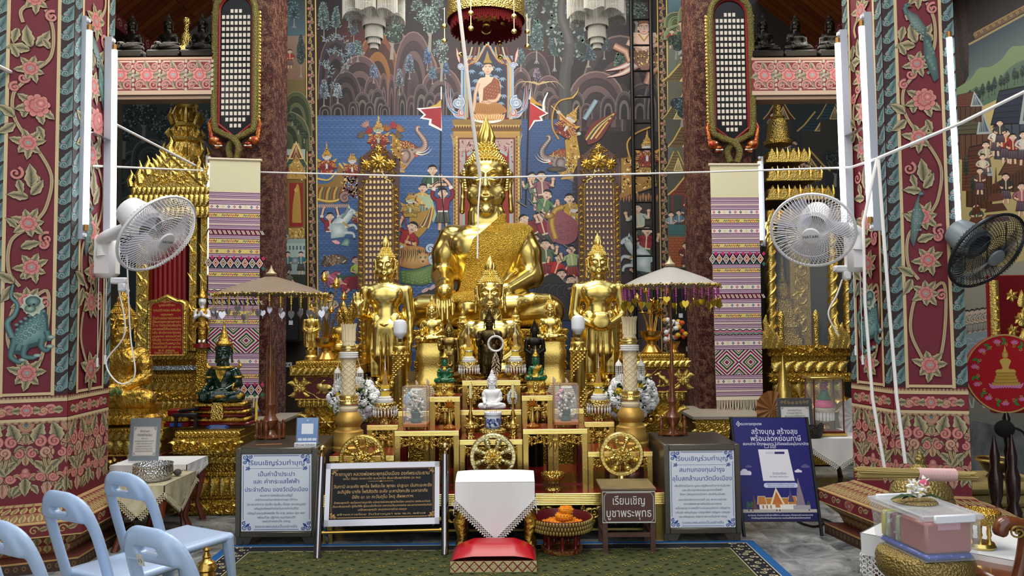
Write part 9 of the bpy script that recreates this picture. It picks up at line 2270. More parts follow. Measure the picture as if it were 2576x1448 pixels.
A=Art();A.colour('5a3c34').b6(-w2,w2,-.008,.008,b0,H-.022,.002);A.fr=lambda x,v,o:(x,-.0082-o,v);q=[(x,z)for x,z in((-w2+.03,b0+.008),(w2-.03,b0+.008),(w2-.012,b0+.03),(w2-.012,H-.06),(w2-.03,H-.034),(-w2+.03,H-.034),(-w2+.012,H-.06),(-w2+.012,b0+.03))];A.line([(-w2,b0+.004),(w2,b0+.004),(w2,H-.026),(-w2,H-.026)],.008,'c8c4bc',closed=True);A.line(q,.005,'c8c4bc',closed=True);A.build('front_board',PAINT_S,t)
sign_text(t,[("เรียนเชิญ",0,b0+.135,.235,.085,.085),("บูชาพระพุทธ",0,b0+.045,.33,.085,.085)],lambda x,v,o:(x,-.009-o,v),mat('white_paint','f0eee8',.5))
CH=mat('pale_blue_plastic','b0c4de',.22,spec=.6)
def chair_proto():
 t=thing('plastic_chair','x','chair',(0,0,0));s=Sculpt((-.27,-.36,.36),(.27,.04,.90),.0085)
 L=lambda z:-.03-(z-.40)*.30
 P=[(x*.92,L(z)-.03*(1-(x/.21)**2),z)for x,z in smooth2([(-.2,.40),(-.205,.54),(-.2,.69),(-.165,.795),(-.09,.838),(0,.845),(.09,.838),(.165,.795),(.2,.69),(.205,.54),(.2,.40)],5)]
 for a,b in zip(P[:-1],P[1:]):s.cone(a,b,.036,.036,.012,flat=2.0)
 for k in range(6):z=.75+k*.016;h=.15*sqrt(max(.05,1-((z-.71)/.16)**2));s.cone((-h,L(z)-.028,z),(h,L(z)-.028,z),.02,.02,.02)
 s.ell((0,L(.57)-.02,.565),(.135,.16,.165),.015,True);s.cone((-.05,L(.785)-.03,.787),(.05,L(.785)-.03,.787),.02,.02,.005,True,flat=.25)
 V,Fc=s.mesh();skin('backrest',(V,Fc),CH,t)
 s=Sculpt((-.27,-.08,.33),(.27,.46,.46),.0085);[s.cone((-.175,y*.01,.405),(.175,y*.01,.405),.022,.022,.012)for y in range(-1,41,2)];[s.cone((sx*.205,0,.40),(sx*.2,.4,.40),.024,.024,.015)for sx in(-1,1)];s.cone((-.19,.41,.395),(.19,.41,.395),.026,.026,.015);skin('seat',s.mesh(),CH,t)
 for sx in(-1,1):
  for y,y2 in((.39,.43),(-.01,-.07)):MB().tube([(sx*.195,y,.40),(sx*.205,(y+y2)/2,.22),(sx*.215,y2,0)],[.036,.028,.022],8).build('leg',CH,t)
 return t
ch=chair_proto();rzc=-radians(29)
for i,(px,py,Y,lab)in enumerate(((305,1195,4.4,'pale blue plastic chair nearest the lace-covered table, farthest of the four'),(150,1243,3.9,'pale blue plastic chair in the middle, against the base of the left pillar'),(372,1335,3.19,'pale blue plastic chair with a small paper tag on its back, nearest the brass urn'),(-8,1312,3.34,'pale blue plastic chair cut off by the left edge of the photo'))):
 c=W(px,py,Y);t=ch if i==0 else dup(ch,(0,0,0));t['group']='pale blue plastic chairs';t['label']=lab;off=Matrix.Rotation(rzc,3,'Z')@Vector((0,-.19,0));t.location=(c.x-off.x,Y-off.y,0);t.rotation_euler=(0,0,rzc)
 if i==2:tg=t
M_=Matrix.Rotation(.29,4,'X');q=MB();q.T=Matrix.Translation((-.05,-.185,.742))@M_;q.b6(-.017,.017,-.004,.001,-.026,.026);q.build('paper_tag',mat('tag_paper','d8d2c0',.7),tg,None)
text_lines([("ป 3",0,-.01,.022,.024,.02)],lambda u,v,o:tuple(Matrix.Translation((-.05,-.185,.742))@M_@Vector((u,-.0045-o,v)))).build('tag_writing',BLACK_PL,tg,None)
def cloth_table(label,x0,x1,y0,y1,z,m,legm,tip,rz=0,loc=None,clabel=None,lm=None,dx=0):
 w2,d2=(x1-x0)/2,(y1-y0)/2;t=thing('side_table',label,'table',((x0+x1)/2,(y0+y1)/2,0),rz);MB().b6(-w2,w2,-d2,d2,z-.05,z-.006,.005).build('tabletop',legm,t)
 for sx in(-1,1):
  for sy in(-1,1):MB().tube([(sx*(w2-.04),sy*(d2-.04),z-.05),(sx*(w2-.02),sy*(d2-.02),z-.14),(sx*(w2-.05),sy*(d2-.05),z*.3),(sx*(w2-.01),sy*(d2-.01),.0)],[.035,.038,.02,.03],8).build('leg',legm,t)
 k=thing('tablecloth',clabel,'tablecloth',((x0+x1)/2,(y0+y1)/2,z-.005),rz);q=MB();w,d=w2+.012,d2+.012;q.grid(lambda u,v:(-w+2*w*u,-d+2*d*v,.004),8,8);E=[]
 for p0,p1,nrm in(((-w,-d),(w,-d),(0,-1)),((w,-d),(w,d),(1,0)),((w,d),(-w,d),(0,1)),((-w,d),(-w,-d),(-1,0))):
  dr=lambda u:.03+tip*(1-abs(2*u-1)*.92)
  q.grid(lambda u,v:(p0[0]+(p1[0]-p0[0])*u+nrm[0]*.006*(1+sin(u*19)*v),p0[1]+(p1[1]-p0[1])*u+nrm[1]*.006*(1+sin(u*19)*v),.004-(1-v)*0-v*dr(u)),20,6)
  E.append([(p0[0]+(p1[0]-p0[0])*u+nrm[0]*.008,p0[1]+(p1[1]-p0[1])*u+nrm[1]*.008,.004-dr(u))for u in(0,.5,1)])
 q.build('cloth',m,k,50);e=MB();[lace(e,p,(0,0,-1),.009)for p in E];e.build('lace_edge',lm or LACE,k,None)
CRM=mat('cream_damask','d8ccaa',.7,var=(14,'c8ba92',.45,.55));CRL=mat('cream_lace','d8cca8',.9)
cloth_table('dark wood table under the cream lace cloth, left of the aisle',-3.04,-2.66,5.9,6.46,.50,CRM,WOOD_R,.2,0,None,'cream damask cloth with a lace edge under the silver bowl',CRL);cloth_table('plain table under a white cloth behind the lace-covered table',-3.35,-2.74,6.49,6.9,.55,CLOTH_W,WOOD_R,.05,0,None,'white cloth under the framed gold-leaf notice')
c=W(385,1192,6.1);u=S(1,6.1);t=thing('silver_bowl','embossed silver bowl on the cream lace cloth','bowl',(c.x,6.1,.502));MB().lathe([(38*u,0),(43*u,5*u),(47*u,20*u),(46*u,36*u),(48*u,40*u),(45*u,40*u),(43*u,20*u),(36*u,4*u),(1*u,3*u)],40).build('bowl',mat('hammered_silver','d0d0d0',.25,1,bump=(80,.7),kind='voronoi'),t)
c=W(440,1180,6.2);t=thing('gong_mallet','grey padded mallet lying beside the silver bowl','mallet',(c.x,6.25,.53));q=MB();q.ell((0,0,0),(.03,.03,.027));q.build('padded_head',mat('grey_felt','5a5854',.9),t);MB().cyl((-.02,0,0),(-.2,.06,-.012),.008,n=8).build('handle',WOOD_D,t)
def gold_sheet(A):A.rect(10,12,90,80,'e6e0d4');A.X=(10,12,.8,.68,0);cornerset(A,100,100,'8a8478',.7);A.X=None
acrylic_stand('framed notice about gold leaf on the white-covered table, left of the aisle',326,398,1045,1150,6.6,.552,gold_sheet,[("เรียนเชิญบูชา",50,68,34,6),("ทองคำเปลว",50,58,50,9),("เพื่อปิดทอง",50,51,22,4),("หลวงพ่อพระพุทธสิหิงค์ ๑ น่านเจ้า",50,45,64,4.4),("ใช้สำหรับปิดทอง",50,39,54,4),("( เชิญบูชาตามจิตศรัทธา )",50,33,56,4),("ให้พร้อมจำหน่ายบูชาทุกวัน",50,27,62,4),("พบในตู้รับบริจาคทุกวัน",50,21,60,5)],back='7c868c')
c=W(520,1385,4.3);t=thing('brass_urn','brass lidded urn standing on a stool beside the carpet edge','urn',(c.x,4.3,.2));u=S(1,4.3);MB().lathe([(20*u,0),(26*u,6*u),(27*u,40*u),(20*u,62*u),(18*u,70*u),(26*u,76*u)],28).build('vessel',BRASS,t);MB().lathe([(26*u,76*u),(24*u,84*u),(22*u,86*u),(20*u,92*u),(13*u,96*u),(9*u,102*u),(11*u,106*u),(7*u,112*u),(6*u,118*u),(10*u,123*u),(7*u,128*u),(.1*u,129*u)],28).build('lid',BRASS,t)
t=thing('stool','small wooden stool under the brass urn','stool',(c.x,4.3,0));MB().b6(-.12,.12,-.12,.12,.17,.2,.01).build('seat',WOOD_D,t);[MB().cyl((sx*.08,sy*.08,.17),(sx*.1,sy*.1,0),.02,n=8).build('leg',WOOD_D,t)for sx in(-1,1)for sy in(-1,1)]
c=W(480,1040,7.2);t=thing('microphone_stand','black gadget shelf with a microphone beside the green Buddha pedestal','shelf',(c.x,7.14,ze));MB().b6(-.12,.1,-.06,.06,.1,.13,.004).build('shelf',BLACK_PL,t);[MB().b6(x-.012,x+.012,-.04,.04,0,.1).build('leg',BLACK_PL,t)for x in(-.1,.08)];MB().tube([(-.08,0,.15),(.05,0,.16),(.1,0,.17)],[.014,.014,.024],8).build('microphone',BLACK_PL,t)
NAVY='1c1a6a'
B=[W(1868,1312,6.22),W(2063,1311,6.22),W(1838,1049,6.5),W(2029,1049,6.5)];o=Vector(((B[0].x+B[1].x)/2,6.22,0))
t=thing('notice_board','dark blue standing board with white Thai writing and a temple picture','sign',o);P=[q-o for q in B];fr=qframe(*P,100,132)
A=Art(fr);A.colour('14141c');n_=(P[1]-P[0]).cross(P[2]-P[0]).normalized();A.add([tuple(q+n_*e)for e in(0,-.015)for q in P],[(0,1,3,2),(4,6,7,5),(0,4,5,1),(1,5,7,3),(3,7,6,2),(2,6,4,0)]);A.rect(2,1,98,131,NAVY);A.rect(2,1,98,11,'16124e');A.rect(2,11,98,15,'b8b0a8')
for x,w in((10,5),(15,5),(46,4),(50,4),(88,5)):conifer(A,x,-13,12,w*1.3,'3c6c40','4c3424','2c4c34',14)
A.rect(24,15,72,22,'ece4dc')
for x,w,h in((34,22,8),(62,22,8),(28,12,10),(68,12,10)):A.poly([(x-w/2,21),(x-w*.38,21+h),(x+w*.38,21+h),(x+w/2,21)],'c07a34');A.line([(x-w/2,21),(x-w*.38,21+h),(x+w*.38,21+h),(x+w/2,21)],.8,'e8d8b0')
A.poly([(38,20),(48,42),(58,20)],'e8d8b0');A.poly([(41,21),(48,37),(55,21)],'c06a30');A.rect(45,15,51,23,'c07a34');A.rect(43.5,15,52.5,17,'f0e8dc');[A.rect(28+k*5,16,30+k*5,20,'a8784c')for k in range(3)]
A.poly([(72,18),(74,32),(78,54),(82,32),(84,18)],'8c7c88');A.rect(68,15,90,20,'a8a0a8');A.poly([(62,24),(65,36),(66,42),(67,36),(70,24)],'4c4468');A.poly([(16,15),(18,34),(22,15)],'6c3c34')
for x,y,s in((10,60,1.1),(80,62,.6),(16,68,.5),(90,68,.7)):c_='d8d4e8' if s>.55 and x<85 else '5a5488';[A.ell((x+dx*s,y+dy*s),r*s,r*s*.8,c_,n=12)for dx,dy,r in((-5,0,3),(0,1.6,4),(5,0,3.2))];A.rect(x-7*s,y-2.4*s,x+7.4*s,y,c_)
A.poly([(33,50),(74,50),(70,90),(31,90)],'e4e2e8');A.rect(40,84,51,87,'c8ccd8');A.rect(52,84,65,87,'28246c')
A.line([(36,44.5),(74,44.5)],6,'c8d0ec');A.ell((36,44.5),3,3,'c8d0ec');A.ell((74,44.5),3,3,'c8d0ec')
A.line([(9,120),(6.5,123),(9,127),(11.5,123)],.9,'f0f0f8',closed=True);A.line([(9,122),(9,124.5)],.9,'f0f0f8');A.line([(40,92),(45,92),(45,96),(40,96)],.7,'e8e8f4',closed=True)
A.build('board',PAINT_S,t)
sign_text(t,[("ธนาคารกรุงเทพ",26,121.5,27,5,.03),("สร้างบุญ สร้างสุข",55,110,60,9.5,.035),("พร้อมลดหย่อนภาษี",56,101,66,9.5,.035),("สแกนง่าย ได้ทุกธนาคาร ไม่ต้องขอใบอนุโมทนาบัตร",55,95.5,86,5,.01),("THAI QR",51,93.8,8,2.6,.02),("PAYMENT",51,91.4,8,2.6,.02)],fr,mat('white_print','f2f2fa',.5))
sign_text(t,[("วัดมิ่งเมือง",55,58,18,4,.01),("e-Donation",58.5,84.8,11,2.4,.0),("ชื่อบัญชี วัดมิ่งเมือง",54,54.5,24,2.4,.0),("กรุณาสแกนเพื่อร่วมทำบุญ",55,45,36,2.6,.0),("ได้หลายธนาคารด้วยระบบ QR Code",55,42.4,34,2.4,.0)],lambda u,v,o:fr(u,v,.0008+o),mat('slate_print','4a4a6c',.5),'small_lettering')
sign_text(t,[("หมายเหตุ: ท่านสามารถใช้บริการได้ผ่าน e-Donation เมื่อสแกนผ่านแอปธนาคาร",50,7,84,2.6,.0),("ด้วยข้อมูลเดียวกับในบัตรประชาชน และใบเสร็จรับเงินอิเล็กทรอนิกส์",50,3.6,76,2.6,.0)],lambda u,v,o:fr(u,v,.0008+o),mat('white_print'),'footnote')
for q,f in((P[0],P[2]),(P[1],P[3])):d=(f-q);MB().tube([tuple(q-d*(q.z/d.z)),tuple(f)],.014,6).build('leg',BLACK_PL,t);MB().tube([tuple(q+d*.9),(q.x,.62,0)],.012,6).build('rear_leg',BLACK_PL,t)
m=MB();pts=[floor_at(x,y)for x,y in((2010,1312),(2050,1322),(2110,1338),(2085,1352),(2040,1335),(2100,1330),(2140,1345))];t=thing('black_cable','tangle of black cable on the marble floor behind the blue board','cable',pts[0]+Vector((0,.3,.01)))
m.tube(smooth2([tuple(q-pts[0])for q in pts]),.009,6);m.build('cable',BLACK_PL,t)
ta=-.75
cloth_table('wood table under the white tasselled cloth, between the blue board and the right pillar',2.93,3.56,7.75,8.45,.53,CLOTH_W,WOOD_R,.24,0,None,'white tasselled cloth hanging in a point, behind the blue board')
c=W(2080,1072,7.95);u=S(1,7.95);t=thing('display_case','glass case holding a pink and green offering bowl, on the white tasselled cloth','display case',(c.x,8.0,.53));MB().b6(-42*u,42*u,-.13,.13,.005,.03).build('gold_base',G_SAT,t);MB().b6(-38*u,38*u,-.12,.12,.03,.05).build('red_base',RED_LAC,t)
m=MB();m.b6(-36*u,36*u,-.115,-.111,.05,.58);[m.b6(sx*36*u-.002,sx*36*u+.002,-.11,.11,.05,.58)for sx in(-1,1)];m.build('glass',GLASS,t,None);m=MB();[m.b6(sx*36*u-.006,sx*36*u+.006,sy*.113-.005,sy*.113+.005,.05,.58)for sx in(-1,1)for sy in(-1,1)];m.build('edge_strip',WOOD_R,t);MB().b6(-43*u,43*u,-.13,.13,.575,.6,.006).build('gold_top',G_SAT,t)
q=thing('offering_bowl','footed offering bowl with pink and green domes inside the glass case','bowl',(c.x,8.0,.58));MB().lathe([(.05,0),(.052,.02),(.03,.05),(.05,.08)],20).build('gold_foot',G_POL,q);m=MB();[m.lathe([(.012,-.1),(.016,-.05),(.008,0)],6,(.085*cos(TAU*k/16),.085*sin(TAU*k/16),.2))for k in range(16)];m.build('white_tassels',TAS,q)
for nm,pr,hh in(('cream_tray',((.04,.08),(.09,.18),(.105,.2),(.105,.23),(.03,.235)),'e8e0c4'),('pink_dome',((.1,.235),(.1,.26),(.07,.3),(.05,.31)),'d85a8a'),('green_dome',((.06,.31),(.06,.34),(.04,.37),(.035,.4),(.0,.41)),'2a7a54')):MB().lathe(pr,24).build(nm,mat(nm+'_paint',hh,.5),q)
m=MB();[m.ell((.03*cos(k*2.4),.03*sin(k*2.4),.42+.008*k),(.014,)*3,6,5)for k in range(9)];m.build('pink_buds',mat('pink_bud','d04a9a',.6),q)
def relic_sheet(A):A.rect(8,8,92,76,'eae8e2');A.X=(8,8,.84,.68,0);cornerset(A,100,100,'8a8478',.6);A.X=None;[A.spiral((12+k*11,88),5,k,1.2,2,'c0a048','8a6c2c',n=8)for k in range(8)]
acrylic_stand('framed notice about holy relics on the white tasselled cloth',1960,2044,968,1058,7.92,.535,relic_sheet,[("เรียนเชิญทำบุญ",48,65,40,6),("ถวายบูชาสักการะ",48,57,46,6),("พระบรมสารีริกธาตุ",48,48,60,7.5),("และ องค์พระสัมมาสัมพุทธเจ้า",48,40,62,5),("จัดสร้างเพื่อสืบอายุพระศาสนา",48,33,70,4),("โดยพระครูสิริธรรมวงศ์ เจ้าอาวาส",48,27,74,4),("ขอเชิญร่วมบุญตามกำลังศรัทธา",48,21,72,4)],back='2c2c2a')
c=W(2036,1062,7.85);t=thing('woven_basket','dark lacquered round basket beside the framed relic notice','basket',(c.x,7.84,.53));MB().lathe([(.1,0),(.115,.02),(.13,.08),(.135,.14),(.125,.14),(.11,.03),(.01,.02)],32).build('basket',mat('dark_weave','3a342e',.5,bump=(60,1),kind='voronoi'),t)
for px,py,lab,cc in((2150,1048,'white pleated paper fan stand against the right pillar edge','dcdcdc'),(1942,1030,'brown pleated fan stand beside the right banner fringe','8a5a2c')):
 c=W(px,py,8.15);t=thing('pleated_fan',lab,'fan',(c.x,8.15,c.z));m=MB();N=28;m.add([(0,0,0)]+[(.17*cos(TAU*k/N),(-.012 if k%2 else .012),.2*sin(TAU*k/N))for k in range(N)],[(0,1+k,1+(k+1)%N)for k in range(N)]);m.build('pleats',mat('pleat_'+cc,cc,.6),t,None);MB().cyl((0,.014,-.2),(0,.014,-c.z+.535),.008,n=6).build('handle',WOOD_D,t)
c=W(1970,945,8.2);t=thing('gilt_cone','gold cone ornament behind the framed relic notice','ornament',(c.x,8.2,.53));MB().lathe([(.09,0),(.09,c.z-.7),(.05,c.z-.6),(.03,c.z-.45),(0,c.z-.3)],20).build('cone',G_SAT,t)
c=W(2527,936,5.9);u=S(1,5.9);t=thing('ceremonial_fan','round red embroidered monk fan on a black turned pole, right edge','fan',(c.x,5.9,0));H=c.z
out=[(98*u*(1+.04*cos(2*a))*cos(a),98*u*(1-.03*sin(a))*sin(a))for a in[TAU*k/48 for k in range(48)]]
A=Art();A.colour('a80c1c').prism([(x,z+H)for x,z in out],-.012,.012);A.fr=lambda x,z,o:(x*u,-.0125-o,z*u+H);A.line([(x/u*.985,z/u*.985)for x,z in out],4,'b89858',closed=True)
for k in range(22):
 a=TAU*k/22+.1;x,z=78*cos(a),78*sin(a)
 if k%2:[A.leaf((x,z),a+1.57+j*.7,15,7,'4c9a44','2c6c30','1c3c1c',lobes=2)for j in(-1,1)]
 else:[A.leaf((x,z-4),pi/2+(j-2)*.5,13,6,'e890b8','c04a84','7c1c4c',lobes=1,vein=False)for j in range(5)]
 A.spiral((x*.9,z*.9),5,k,1.2,1.6,'c8a048','c8a048',n=8)
for k in range(11):A.leaf(((k-5)*6,-40),pi/2+(5-k)*.16,20,9,'e8a0c8','b85a9a','7c2c5c',lobes=1,vein=False)
for z,w in((-32,34),(-24,30),(-16,27),(-8,24)):A.rect(-w,z,w,z+8,'c8a048','a8802c');A.line([(-w,z+8),(w,z+8)],1,'6c4c14')
A.poly(smooth2([(-26,0),(-22,7),(-8,10),(-14,28),(-8,34),(0,36),(8,34),(14,28),(8,10),(22,7),(26,0)]),'d0aa54');A.ell((0,44),8,10,'d8b460','a8802c');A.poly([(-4,52),(0,68),(4,52)],'d0aa54')
A.build('embroidered_fan',mat('red_felt','888888',.85,attr=True),t)
q=[(.012,H-98*u)]+[(.016+.012*abs(sin(k*1.3)),H-98*u-.05*k)for k in range(1,9)]+[(.016,.3),(.018,.22),(.05,.2),(.03,.12),(.12,.05),(.13,0)];MB().lathe(q[::-1],14).build('turned_pole',mat('black_turned','120c0c',.2,coat=.5),t)
for x,lab in((2508,'dark turned spindle post left of the red monk fan pole'),(2552,'dark turned spindle post right of the red monk fan pole')):c=W(x,1310,5.7);t=thing('spindle_post',lab,'post',(c.x,5.7,0));MB().lathe([(.1,0),(.1,.05),(.05,.09),(.045,.2),(.055,.3),(.03,.36),(.045,.42),(.05,.55),(.03,.62),(.035,.7),(.02,.78),(.004,.86)],16).build('spindle',mat('dark_spindle','2a1614',.25,coat=.4),t)
c=W(2527,1078,5.75);t=thing('microphone','black foam microphone on a thin gooseneck before the red monk fan','microphone',(c.x+.06,5.75,0));MB().ell((-.06,0,c.z),(.07,.06,.065)).build('foam_head',mat('black_foam','0c0c0e',.95),t);MB().tube(smooth2([(-.04,0,c.z+.02),(.1,0,c.z-.06),(.13,0,.5),(.15,0,.02)]),.01,6).build('gooseneck',BLACK_PL,t);MB().lathe([(.09,0),(.09,.02),(.02,.03)],16,(.15,0,0)).build('base',BLACK_PL,t)
Yk=7.3;a,b=W(2506,1040,Yk),W(2640,690,Yk);t=thing('gilt_panel','red panel with gilt floral carving on the right wall, behind the red monk fan','panel',(a.x,Yk,0));w,z1=WR-a.x-.03,b.z;z0=a.z;MB().b6(0,w,.02,.1,z0,z1,.01).build('body',mat('cabinet_red','7c0e18',.4),t)
R=Rel(lambda x,z,o:(x,.02-o,z),.02);R.ridge([(.04,z0+.03),(.04,z1-.05)],.09,.03);[R.flower((.04,z0+.08+.1*k),.03,5,k,h=.045)for k in range(int((z1-z0-.2)/.1))];[R.leaf((.28+.12*(k%2),z0+.1+.09*k),1.2+2*(k%2),.17,.09,bend=.8)for k in range(int((z1-z0-.3)/.09))];[R.flower((.2+.07*(k%3),z0+.12+.11*k),.06,6,k)for k in range(int((z1-z0-.2)/.11))];R.build('gilt_carving',G_CRV,t)
t=thing('folded_mat','beige folded rug behind the dark spindle posts','rug',(3.95,6.5,0));[MB().b6(-.4,.4,-.3,.3,.1*k,.1*k+.09,.04).build('fold',mat('beige_rug','a8945c',.95,bump=(120,.5)),t)for k in range(4)]
for x,y,z,lab in((3.62,6.45,.4,'dark lacquer bowl with a gold rim on the beige rug, left one'),(4.0,6.45,.4,'dark lacquer bowl with a gold rim on the beige rug, right one')):t=thing('lacquer_bowl',lab,'bowl',(x,y,z));MB().lathe([(.07,0),(.05,.03),(.1,.06),(.14,.14),(.12,.13),(.01,.08)],24).build('bowl',mat('dark_lacquer','3a1210',.2,coat=.5),t);MB().torus((0,0,.14),.138,.012).build('gold_rim',G_SAT,t)
ra=-pi/4;cz=.45;ctr=Vector((2.33+.26,4.32+.26,0))
t=thing('low_table','low wooden table under the white crochet-edged cloth, lower right','table',ctr,ra);MB().b6(-.38,.38,-.34,.34,cz-.04,cz-.006,.005).build('tabletop',WOOD_R,t);[MB().b6(sx*.33-.025,sx*.33+.025,sy*.29-.025,sy*.29+.025,0,cz-.04,.004).build('leg',WOOD_R,t)for sx in(-1,1)for sy in(-1,1)]
k=thing('tablecloth','white crochet-edged cloth on the low table, lower right','tablecloth',(ctr.x,ctr.y,cz-.005),ra);m=MB();m.grid(lambda u,v:(-.4+.8*u,-.36+.72*v,.004),6,6);e=MB()
for p0,p1,nr in(((-.4,-.36),(.4,-.36),(0,-1)),((.4,-.36),(.4,.36),(1,0)),((-.4,.36),(-.4,-.36),(-1,0)),((.4,.36),(-.4,.36),(0,1))):m.grid(lambda u,v:(p0[0]+(p1[0]-p0[0])*u+nr[0]*.01*(1+sin(u*24)*v),p0[1]+(p1[1]-p0[1])*u+nr[1]*.01*(1+sin(u*24)*v),.004-.12*v),24,4);[lace(e,[(p0[0]+nr[0]*.012,p0[1]+nr[1]*.012,z),(p1[0]+nr[0]*.012,p1[1]+nr[1]*.012,z)],(0,0,-1),.014)for z in(-.115,-.18)]
m.build('cloth',CLOTH_W,k,50);e.build('crochet_edge',LACE,k,None)
t=thing('lidded_basket','gold lidded offering bowl on the crochet-edged cloth, under the incense bundle','bowl',(2.47,4.72,cz));GW=mat('antique_gold_weave','94824a',.45,.6,bump=(70,.5),kind='voronoi');MB().lathe([(.1,0),(.12,.02),(.17,.1),(.185,.16),(.17,.2)],32).build('body',GW,t);MB().lathe([(.175,.2),(.165,.24),(.12,.29),(.06,.315),(.05,.33),(.06,.35),(.025,.38),(.03,.41),(.008,.45),(0,.48)],32).build('lid',GW,t)
a,b=W(2152,1188,4.42),W(2458,1196,4.3);t=thing('incense_bundle','long bundle of bamboo incense sticks tied with pink thread, across the gold bowl','incense',a);d=b-a;m=MB();rr=random.Random(4)
n1=Vector((0,0,1));n2=d.cross(n1).normalized()
for k in range(60):r=.032*sqrt(rr.random());an=rr.uniform(0,TAU);of=n1*r*cos(an)+n2*r*sin(an);f=rr.uniform(.9,1.25);m.tube([tuple(of*1.25+d*rr.uniform(0,.03)),tuple(of*.8*f+d*.6),tuple(of*.7+d*rr.uniform(.93,1))],.0035,4)
m.build('sticks',mat('bamboo','b09a5c',.7),t);m=MB();[m.torus((0,0,0),1,1,nu=3,nv=3)for _ in()]
for k in range(26):f=.52+.012*k;m.tube([tuple(d*(f+.01*sin(i))+(n1*cos(TAU*i/10)+n2*sin(TAU*i/10))*.034)for i in range(10)],.004,4,closed=True)
m.build('pink_thread',mat('pink_thread','d8b4b0',.9),t)
c=W(2488,1374,4.22);t=thing('brass_tray','brass footed tray with a diamond-cut rim on the crochet-edged cloth','tray',(c.x,4.3,cz));MB().lathe([(.075,0),(.08,.012),(.07,.03),(.04,.032)],28).build('foot',G_POL,t);[MB().lathe([(.014,.03),(.008,.06),(.014,.08),(.009,.1),(.014,.13)],8,(.05*cos(TAU*j/6),.05*sin(TAU*j/6),0)).build('baluster',G_POL,t)for j in range(6)];MB().lathe([(.05,.128),(.085,.135),(.105,.165),(.108,.195),(.1,.2),(.095,.17),(.01,.155)],36).build('dish',mat('cut_brass','d8b860',.25,1,bump=(110,.5),kind='voronoi'),t)
tc=Vector((2.09,3.98,.53));rt=radians(7)
t=thing('tray_stand','round red and gold stand under the clear plastic tub','stand',(tc.x,tc.y,0));MB().lathe([(.2,.40),(.225,.43),(.23,.49),(.22,.52),(.2,.53),(.01,.525)],40).build('tray',mat('patterned_gilt','98824a',.4,.6,bump=(90,.5),kind='voronoi'),t);[MB().lathe([(.02,0),(.014,.1),(.022,.2),(.014,.3),(.022,.4)],10,(.16*cos(TAU*j/8),.16*sin(TAU*j/8),.02)).build('leg',RED_LAC,t)for j in range(8)];MB().lathe([(.2,0),(.2,.03),(.01,.03)],36).build('foot_ring',RED_LAC,t)
TB=gl('tub_plastic','dce4ea',.22,.15);t=thing('plastic_tub','clear plastic storage tub with a white-clipped lid, lower right','tub',tc,rt);w,d_,h=.15,.22,.21
m=MB()
for p0,p1 in(((-1,-1),(1,-1)),((1,-1),(1,1)),((1,1),(-1,1)),((-1,1),(-1,-1))):m.add([(p0[0]*w*.9,p0[1]*d_*.92,.004),(p1[0]*w*.9,p1[1]*d_*.92,.004),(p1[0]*w,p1[1]*d_,h),(p0[0]*w,p0[1]*d_,h)],[(0,1,2,3)])
m.add([(-w*.9,-d_*.92,.004),(w*.9,-d_*.92,.004),(w*.9,d_*.92,.004),(-w*.9,d_*.92,.004)],[(0,3,2,1)]);m.build('tub',TB,t,None)
m=MB();[m.b6(x0,x1,y0,y1,h-.005,h+.022,.005)for x0,x1,y0,y1 in((-w-.012,w+.012,-d_-.012,-d_+.008),(-w-.012,w+.012,d_-.008,d_+.012),(-w-.012,-w+.008,-d_+.008,d_-.008),(w-.008,w+.012,-d_+.008,d_-.008))];m.b6(-w+.008,w-.008,-d_+.008,d_-.008,h+.012,h+.016);m.build('lid',gl('lid_plastic','e8ecf0',.3,.15),t)
for sy in(-1,1):MB().b6(-w*.72,w*.72,sy*(d_+.016)-.008,sy*(d_+.016)+.008,h-.015,h+.026,.006).build('clip',WHITE_PL,t)
rm=Matrix.Rotation(rt,3,'Z')
def inside(name,lab,cat,x0,x1,y0,y1,z0,z1,mm,ch=.012):
 c=rm@Vector(((x0+x1)/2,(y0+y1)/2,0));q=thing(name,lab,cat,tc+c+Vector((0,0,z0)),rt);MB().box((0,0,(z1-z0)/2),(x1-x0,y1-y0,z1-z0),ch).build('wrapped_pack',mm,q);return q
q=inside('folded_robe_pack','salmon folded cloth in clear wrap at the front of the plastic tub','cloth pack',-.12,.125,-.19,.02,.035,.185,mat('salmon_cloth','b8685c',.3,coat=.5,bump=(9,.5)));MB().b6(-.06,.06,-.108,-.104,.115,.148,.002).build('pink_label',mat('pink_label','e0a8b4',.5),q)
inside('blue_packet','blue plastic packet on the bottom of the tub','packet',-.125,.125,-.195,.19,.006,.034,mat('blue_plastic_pack','2a48b0',.3,coat=.4,var=(30,'c8d0ec',.6,.66)))
for k,(hh,lab)in enumerate((('a8b48c','green-labelled packet nearest the salmon cloth in the tub'),('8a3c5c','wine-coloured packet in the middle of the tub'),('b4bc98','pale green packet behind the wine-coloured one in the tub'),('d8cc40','yellow packet at the back of the tub'))):inside('toiletry_packet',lab,'packet',-.12,.12,.03+.04*k,.062+.04*k,.036,.17,mat('packet_'+hh,hh,.3,coat=.4,var=(40,'e0e4d8',.55,.62)),.01)
zl=tc.z+h+.016
t=thing('crochet_doily','round gold crochet mat on the lid of the plastic tub','doily',(tc.x+.0,tc.y+.08,zl));MB().lathe([(.002,.004),(.06,.012),(.1,.012),(.11,.004)],32).build('mat',mat('gold_crochet','a8925c',.6,.3,bump=(90,1),kind='voronoi'),t)
t=thing('flower_sprig','white flowers with green leaves and a pink bud lying on the crochet mat','flowers',(tc.x+.0,tc.y+.06,zl+.016));m=MB();cen=MB()
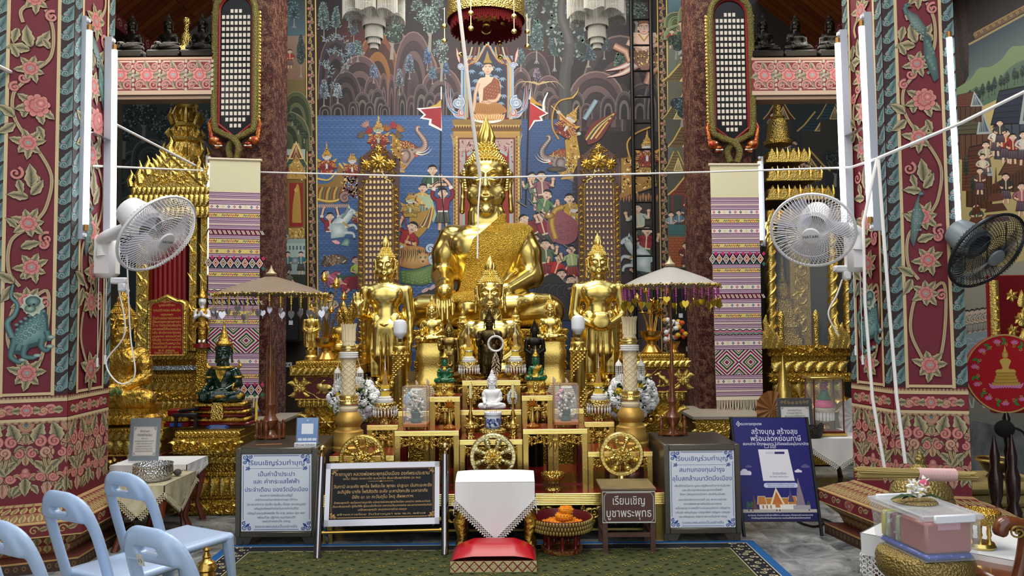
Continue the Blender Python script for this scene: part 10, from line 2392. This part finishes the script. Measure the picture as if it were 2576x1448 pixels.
for k in range(9):
 x,y,z=.05*cos(k*2.4)*(k/9)**.5,.03*sin(k*2.4),.03+.07*(k/9)
 for j in range(5):a=TAU*j/5+k;m.tube([(x,y,z),(x+.016*cos(a),y-.01,z+.016*sin(a)),(x+.032*cos(a),y-.006,z+.032*sin(a))],[.004,.011,.002],6,flat=.4)
 cen.ell((x,y-.012,z),(.005,)*3,6,4)
m.build('white_petals',mat('white_petal_fresh','f4f2ea',.7),t);cen.build('yellow_centres',ROSE_Y,t);m=MB();[m.tube([(0,0,.01),(x*.5,-.03,.03),(x,-.05,.012)],[.006,.022,.002],6,flat=.25)for x in(-.16,.12,-.1)];m.build('leaves',FOL,t);MB().ell((.035,-.01,.085),(.026,.02,.018)).build('pink_bud',mat('pink_bud_fresh','c8506c',.6),t)
c=W(2552,1400,3.75);t=thing('wooden_armchair','carved wooden armrest with a scrolled end, cut off at the lower right corner','chair',(c.x+.1,3.75,0));MB().tube(smooth2([(-.17,0,c.z+.1),(-.14,0,c.z+.16),(-.03,0,c.z+.14),(.12,.05,c.z+.13),(.4,.2,c.z+.12)]),[.02,.03]+[.035]*23,10).build('arm',WOOD_D,t);MB().tube(smooth2([(-.04,0,c.z+.12),(-.06,0,c.z),(-.12,.0,c.z-.25),(-.1,0,0)]),.03,10).build('front_post',WOOD_D,t);MB().b6(-.12,.5,.02,.6,.36,.42,.02).build('seat',WOOD_D,t);[MB().cyl((x,y,0),(x,y,.38),.025).build('leg',WOOD_D,t)for x,y in((.4,.1),(.4,.5),(-.05,.5))]
m=MB();m.tube([(-.1+.045*(1-i/26)*cos(i*.5),-.036,c.z+.125+.035*(1-i/26)*sin(i*.5))for i in range(26)],.005,5);m.build('gold_scroll_line',G_SAT,t)
def area(name,loc,rot,sx,sy,power,col=(1,.97,.92)):
 l=bpy.data.lights.new(name,'AREA');l.shape='RECTANGLE';l.size=sx;l.size_y=sy;l.energy=power;l.color=col
 o=bpy.data.objects.new(name,l);COL.objects.link(o);o.location=loc;o.rotation_euler=rot;return o
area('ceiling_fill',(-.3,7.6,7.3),(0,0,0),4,4,520)  # unseen fill light added overhead to brighten the altar and back wall
area('ceiling_fill',(-.3,3.4,7.3),(radians(25),0,0),4,2.5,420)  # second added fill without a fixture, tilted towards the altar
area('aisle_fill',(-4.4,8,5.1),(0,0,0),1,3,40);area('aisle_fill',(3.9,8,5.1),(0,0,0),1,3,40)  # added fills that lighten the side aisles, no fixture behind them
SC.view_settings.exposure=-.3
